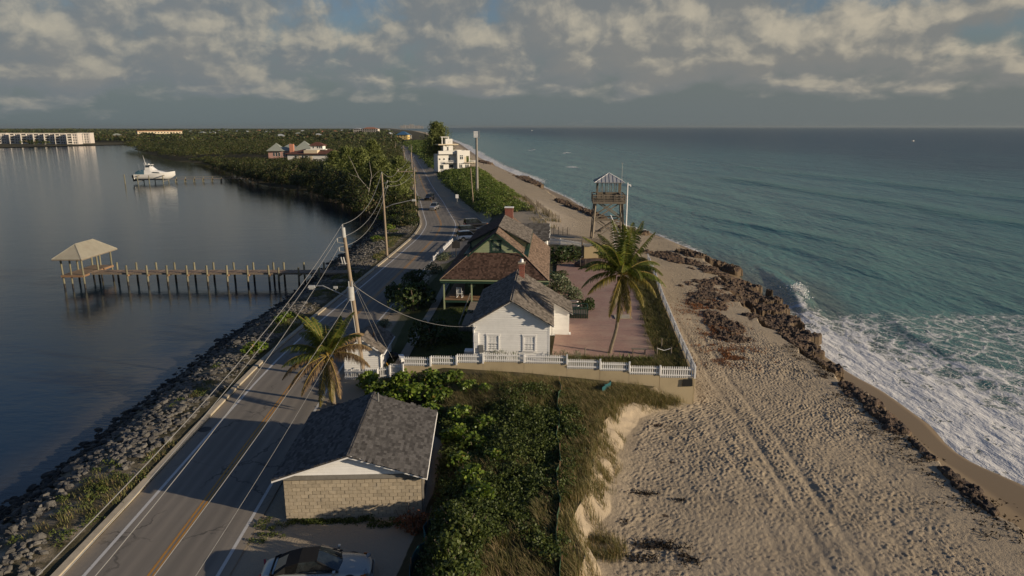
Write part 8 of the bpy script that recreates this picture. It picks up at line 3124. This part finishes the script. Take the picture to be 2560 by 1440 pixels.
for s_ in (-1, 1):
    MB().prism([(4.5, -.6, 9.6), (4.5 + s_ * 5.3, -.6, 4.7), (4.5 + s_ * 5.3, -.6, 4.4), (4.5, -.6, 9.3)], (0, 13, 0)).build('roof', M['grey_roof'], gb)
win(gb, 3.5, 5.5, 5.2, 7.0, 0)
# scattered distant houses
hp = []
for rm_, wm_ in (('grey_roof', 'stucco'), ('terra_roof', 'cream'), ('green_roof', 'condo_white'), ('grey_roof', 'cream')):
    e = empty('distant_house', (0, -400, -50))
    MB().span(0, 16, 0, 11, 0, 6.5).build('wall', M[wm_], e)
    hip(e, 0, 16, 0, 11, 6.7, 3.2, M[rm_], .8)
    for k in range(3):
        MB().span(2 + k * 4.6, 4 + k * 4.6, -.1, 0, 3.4, 5.2).build('window', M['glass'], e)
    hp.append(e)
spots_ = [(690, 330, 1150, 0), (786, 331, 1240, 0), (736, 327, 1500, 2), (812, 327, 1450, 2), (800, 322, 1900, 1), (830, 322, 2100, 1), (660, 324, 1800, 0), (610, 325, 1900, 3), (585, 324, 2100, 0), (520, 326, 1700, 0), (495, 326, 1650, 2), (560, 322, 2500, 3),
          (640, 321, 2600, 1), (700, 321, 2400, 0), (720, 320, 2900, 3), (750, 321, 2300, 0), (775, 319, 3000, 1), (850, 320, 2600, 0), (870, 319, 3100, 3), (905, 318, 3200, 1), (930, 318, 3000, 1), (950, 317, 3300, 1), (965, 317, 3100, 0),
          (470, 325, 2000, 0), (30, 331, 1150, 3), (60, 330, 1180, 0), (95, 331, 1140, 3), (120, 330, 1200, 0), (150, 331, 1130, 2), (280, 333, 1250, 2), (540, 323, 2300, 0), (680, 318, 3400, 0)]
kinds_ = {k: sorted([q_[0] for q_ in spots_ if q_[3] == k]) for k in range(4)}
nth = ['first', 'second', 'third', 'fourth', 'fifth', 'sixth', 'seventh', 'eighth', 'ninth', 'tenth', 'eleventh', 'twelfth', 'thirteenth', 'fourteenth', 'fifteenth', 'sixteenth']
for i, (px, py, Y, k) in enumerate(spots_):
    g = GY(px, py, Y)
    s = .85 if Y < 1600 else .95
    c = copy_tree(hp[k], None, (g.x, Y, 0.0), math.radians(random.uniform(-25, 25)), s)
    tag(c, nth[kinds_[k].index(px)] + ' from the left of the ' + ['grey roofed white distant houses', 'terracotta roofed distant houses', 'pale green roofed distant houses', 'grey roofed cream distant houses'][k], 'house', 'distant houses among the trees')
for e in hp:
    for ch in list(e.children):
        bpy.data.objects.remove(ch)
    bpy.data.objects.remove(e)
for i, (px, h, w) in enumerate(((1000, 30, 30), (1006, 38, 26), (1012, 34, 34), (1019, 46, 30), (1024, 42, 26), (1030, 30, 40), (1037, 34, 26), (1043, 26, 30))):
    g = GY(px, 316, 7600)
    e = empty('distant_tower', (g.x, 7600 + i * 40, 0), 0, ordinal[i] + ' of the pale towers in the haze on the far coast', 'tower block', 'hazy towers on the far coast')
    MB().span(0, w, 0, 20, 0, h).span(w * .2, w * .6, 2, 16, h, h + 5).build('wall', M['tower_wall'], e)

# ------------------------------------------------------------------ people and boats far off
def person(loc, rz, label, cloth, H=1.72):
    e = bpy.data.objects.new('person', None)
    me = bpy.data.meshes.new('person')
    k = H / 1.72
    P = [(0, 0, .95), (0, 0, 1.2), (0, 0, 1.43), (0, 0, 1.53), (0, 0, 1.64), (.10, 0, .90), (.11, .04, .48), (.11, .0, .06), (.11, -.14, .03), (-.10, 0, .90), (-.12, -.06, .48), (-.13, .05, .06), (-.13, -.10, .03),
         (.18, 0, 1.40), (.25, .02, 1.12), (.26, -.08, .86), (-.18, 0, 1.40), (-.25, .02, 1.12), (-.24, -.12, .88)]
    E_ = [(0, 1), (1, 2), (2, 3), (3, 4), (0, 5), (5, 6), (6, 7), (7, 8), (0, 9), (9, 10), (10, 11), (11, 12), (2, 13), (13, 14), (14, 15), (2, 16), (16, 17), (17, 18)]
    me.from_pydata([(p[0] * k, p[1] * k, p[2] * k) for p in P], E_, [])
    o = inst('person', me, None, loc, (0, 0, rz))
    me.materials.append(cloth)
    o.modifiers.new('skin', 'SKIN')
    rad = [.15, .14, .15, .06, .11, .09, .065, .05, .045, .09, .065, .05, .045, .065, .045, .035, .065, .045, .035]
    for v, r in zip(me.skin_vertices[0].data, rad):
        v.radius = (r * k, r * k * .9)
    me.skin_vertices[0].data[0].use_root = True
    s = o.modifiers.new('sub', 'SUBSURF')
    s.levels = s.render_levels = 1
    bpy.data.objects.remove(e)
    return tag(o, label, 'person')


M['cloth_dark'] = mat('dark_clothing', (0.03, 0.03, 0.035), .9, .1, 3)
g = G(1209, 415, -.6)
person((g.x, g.y, lz(g.x, g.y)), 2.0, 'person in dark clothing standing on the far beach', M['cloth_dark'])


def skiff(loc, rz, label, s=1.0):
    e = empty('motor_boat', loc, rz, label, 'boat')
    e.scale = (s, s, s)
    V = []
    for i in range(9):
        t = i / 8
        w = 1.25 * (1 - max(0, (t - .4) / .6) ** 2.2)
        for (yy, zz) in ((-w, 1.0 + .5 * t), (-w * .85, .2 + .3 * t), (0, -.2 + .6 * t ** 3), (w * .85, .2 + .3 * t), (w, 1.0 + .5 * t)):
            V.append((-4 + 8 * t, yy, zz))
    inst('hull', np_mesh('hull', np.array(V), grid_faces(9, 5)[:, ::-1], M['gelcoat'], smooth=True), e)
    MB().span(-1.6, .8, -.8, .8, .9, 2.0).span(-1.8, 1.0, -.95, .95, 2.6, 2.75).build('console', M['gelcoat'], e)
    for x_ in (-1.6, .8):
        for y_ in (-.8, .8):
            MB().span(x_ - .05, x_ + .05, y_ - .05, y_ + .05, 2.0, 2.6).build('top_post', M['steel'], e)
    MB().span(-4.6, -4.0, -.3, .3, .2, 1.5).build('outboard_motor', M['black'], e)


g = G(2283, 354, -3)
skiff((g.x, g.y, -2.7), math.radians(32), 'small white motor boat trailing a wake far out at sea', .8)
g = G(1330, 327, -3)
skiff((g.x, g.y, -2.4), math.radians(32), 'tiny white boat near the sea horizon', 1.1)
# ------------------------------------------------------------------ the air between here and the far coast
hm = bpy.data.materials.new('haze_air')
hm.use_nodes = True
hm.node_tree.nodes.clear()
ht = NT(hm.node_tree)
pv = ht.n.new('ShaderNodeVolumePrincipled')
pv.inputs['Color'].default_value = (0.34, 0.40, 0.43, 1)
pv.inputs['Density'].default_value = 0.000050
pv.inputs['Anisotropy'].default_value = 0.2
ho = ht.n.new('ShaderNodeOutputMaterial')
ht.l.new(pv.outputs[0], ho.inputs['Volume'])
mb = MB()
mb.span(-50000, 50000, -200, 60000, -8, 45)
tag(mb.build('haze', hm), kind='stuff')
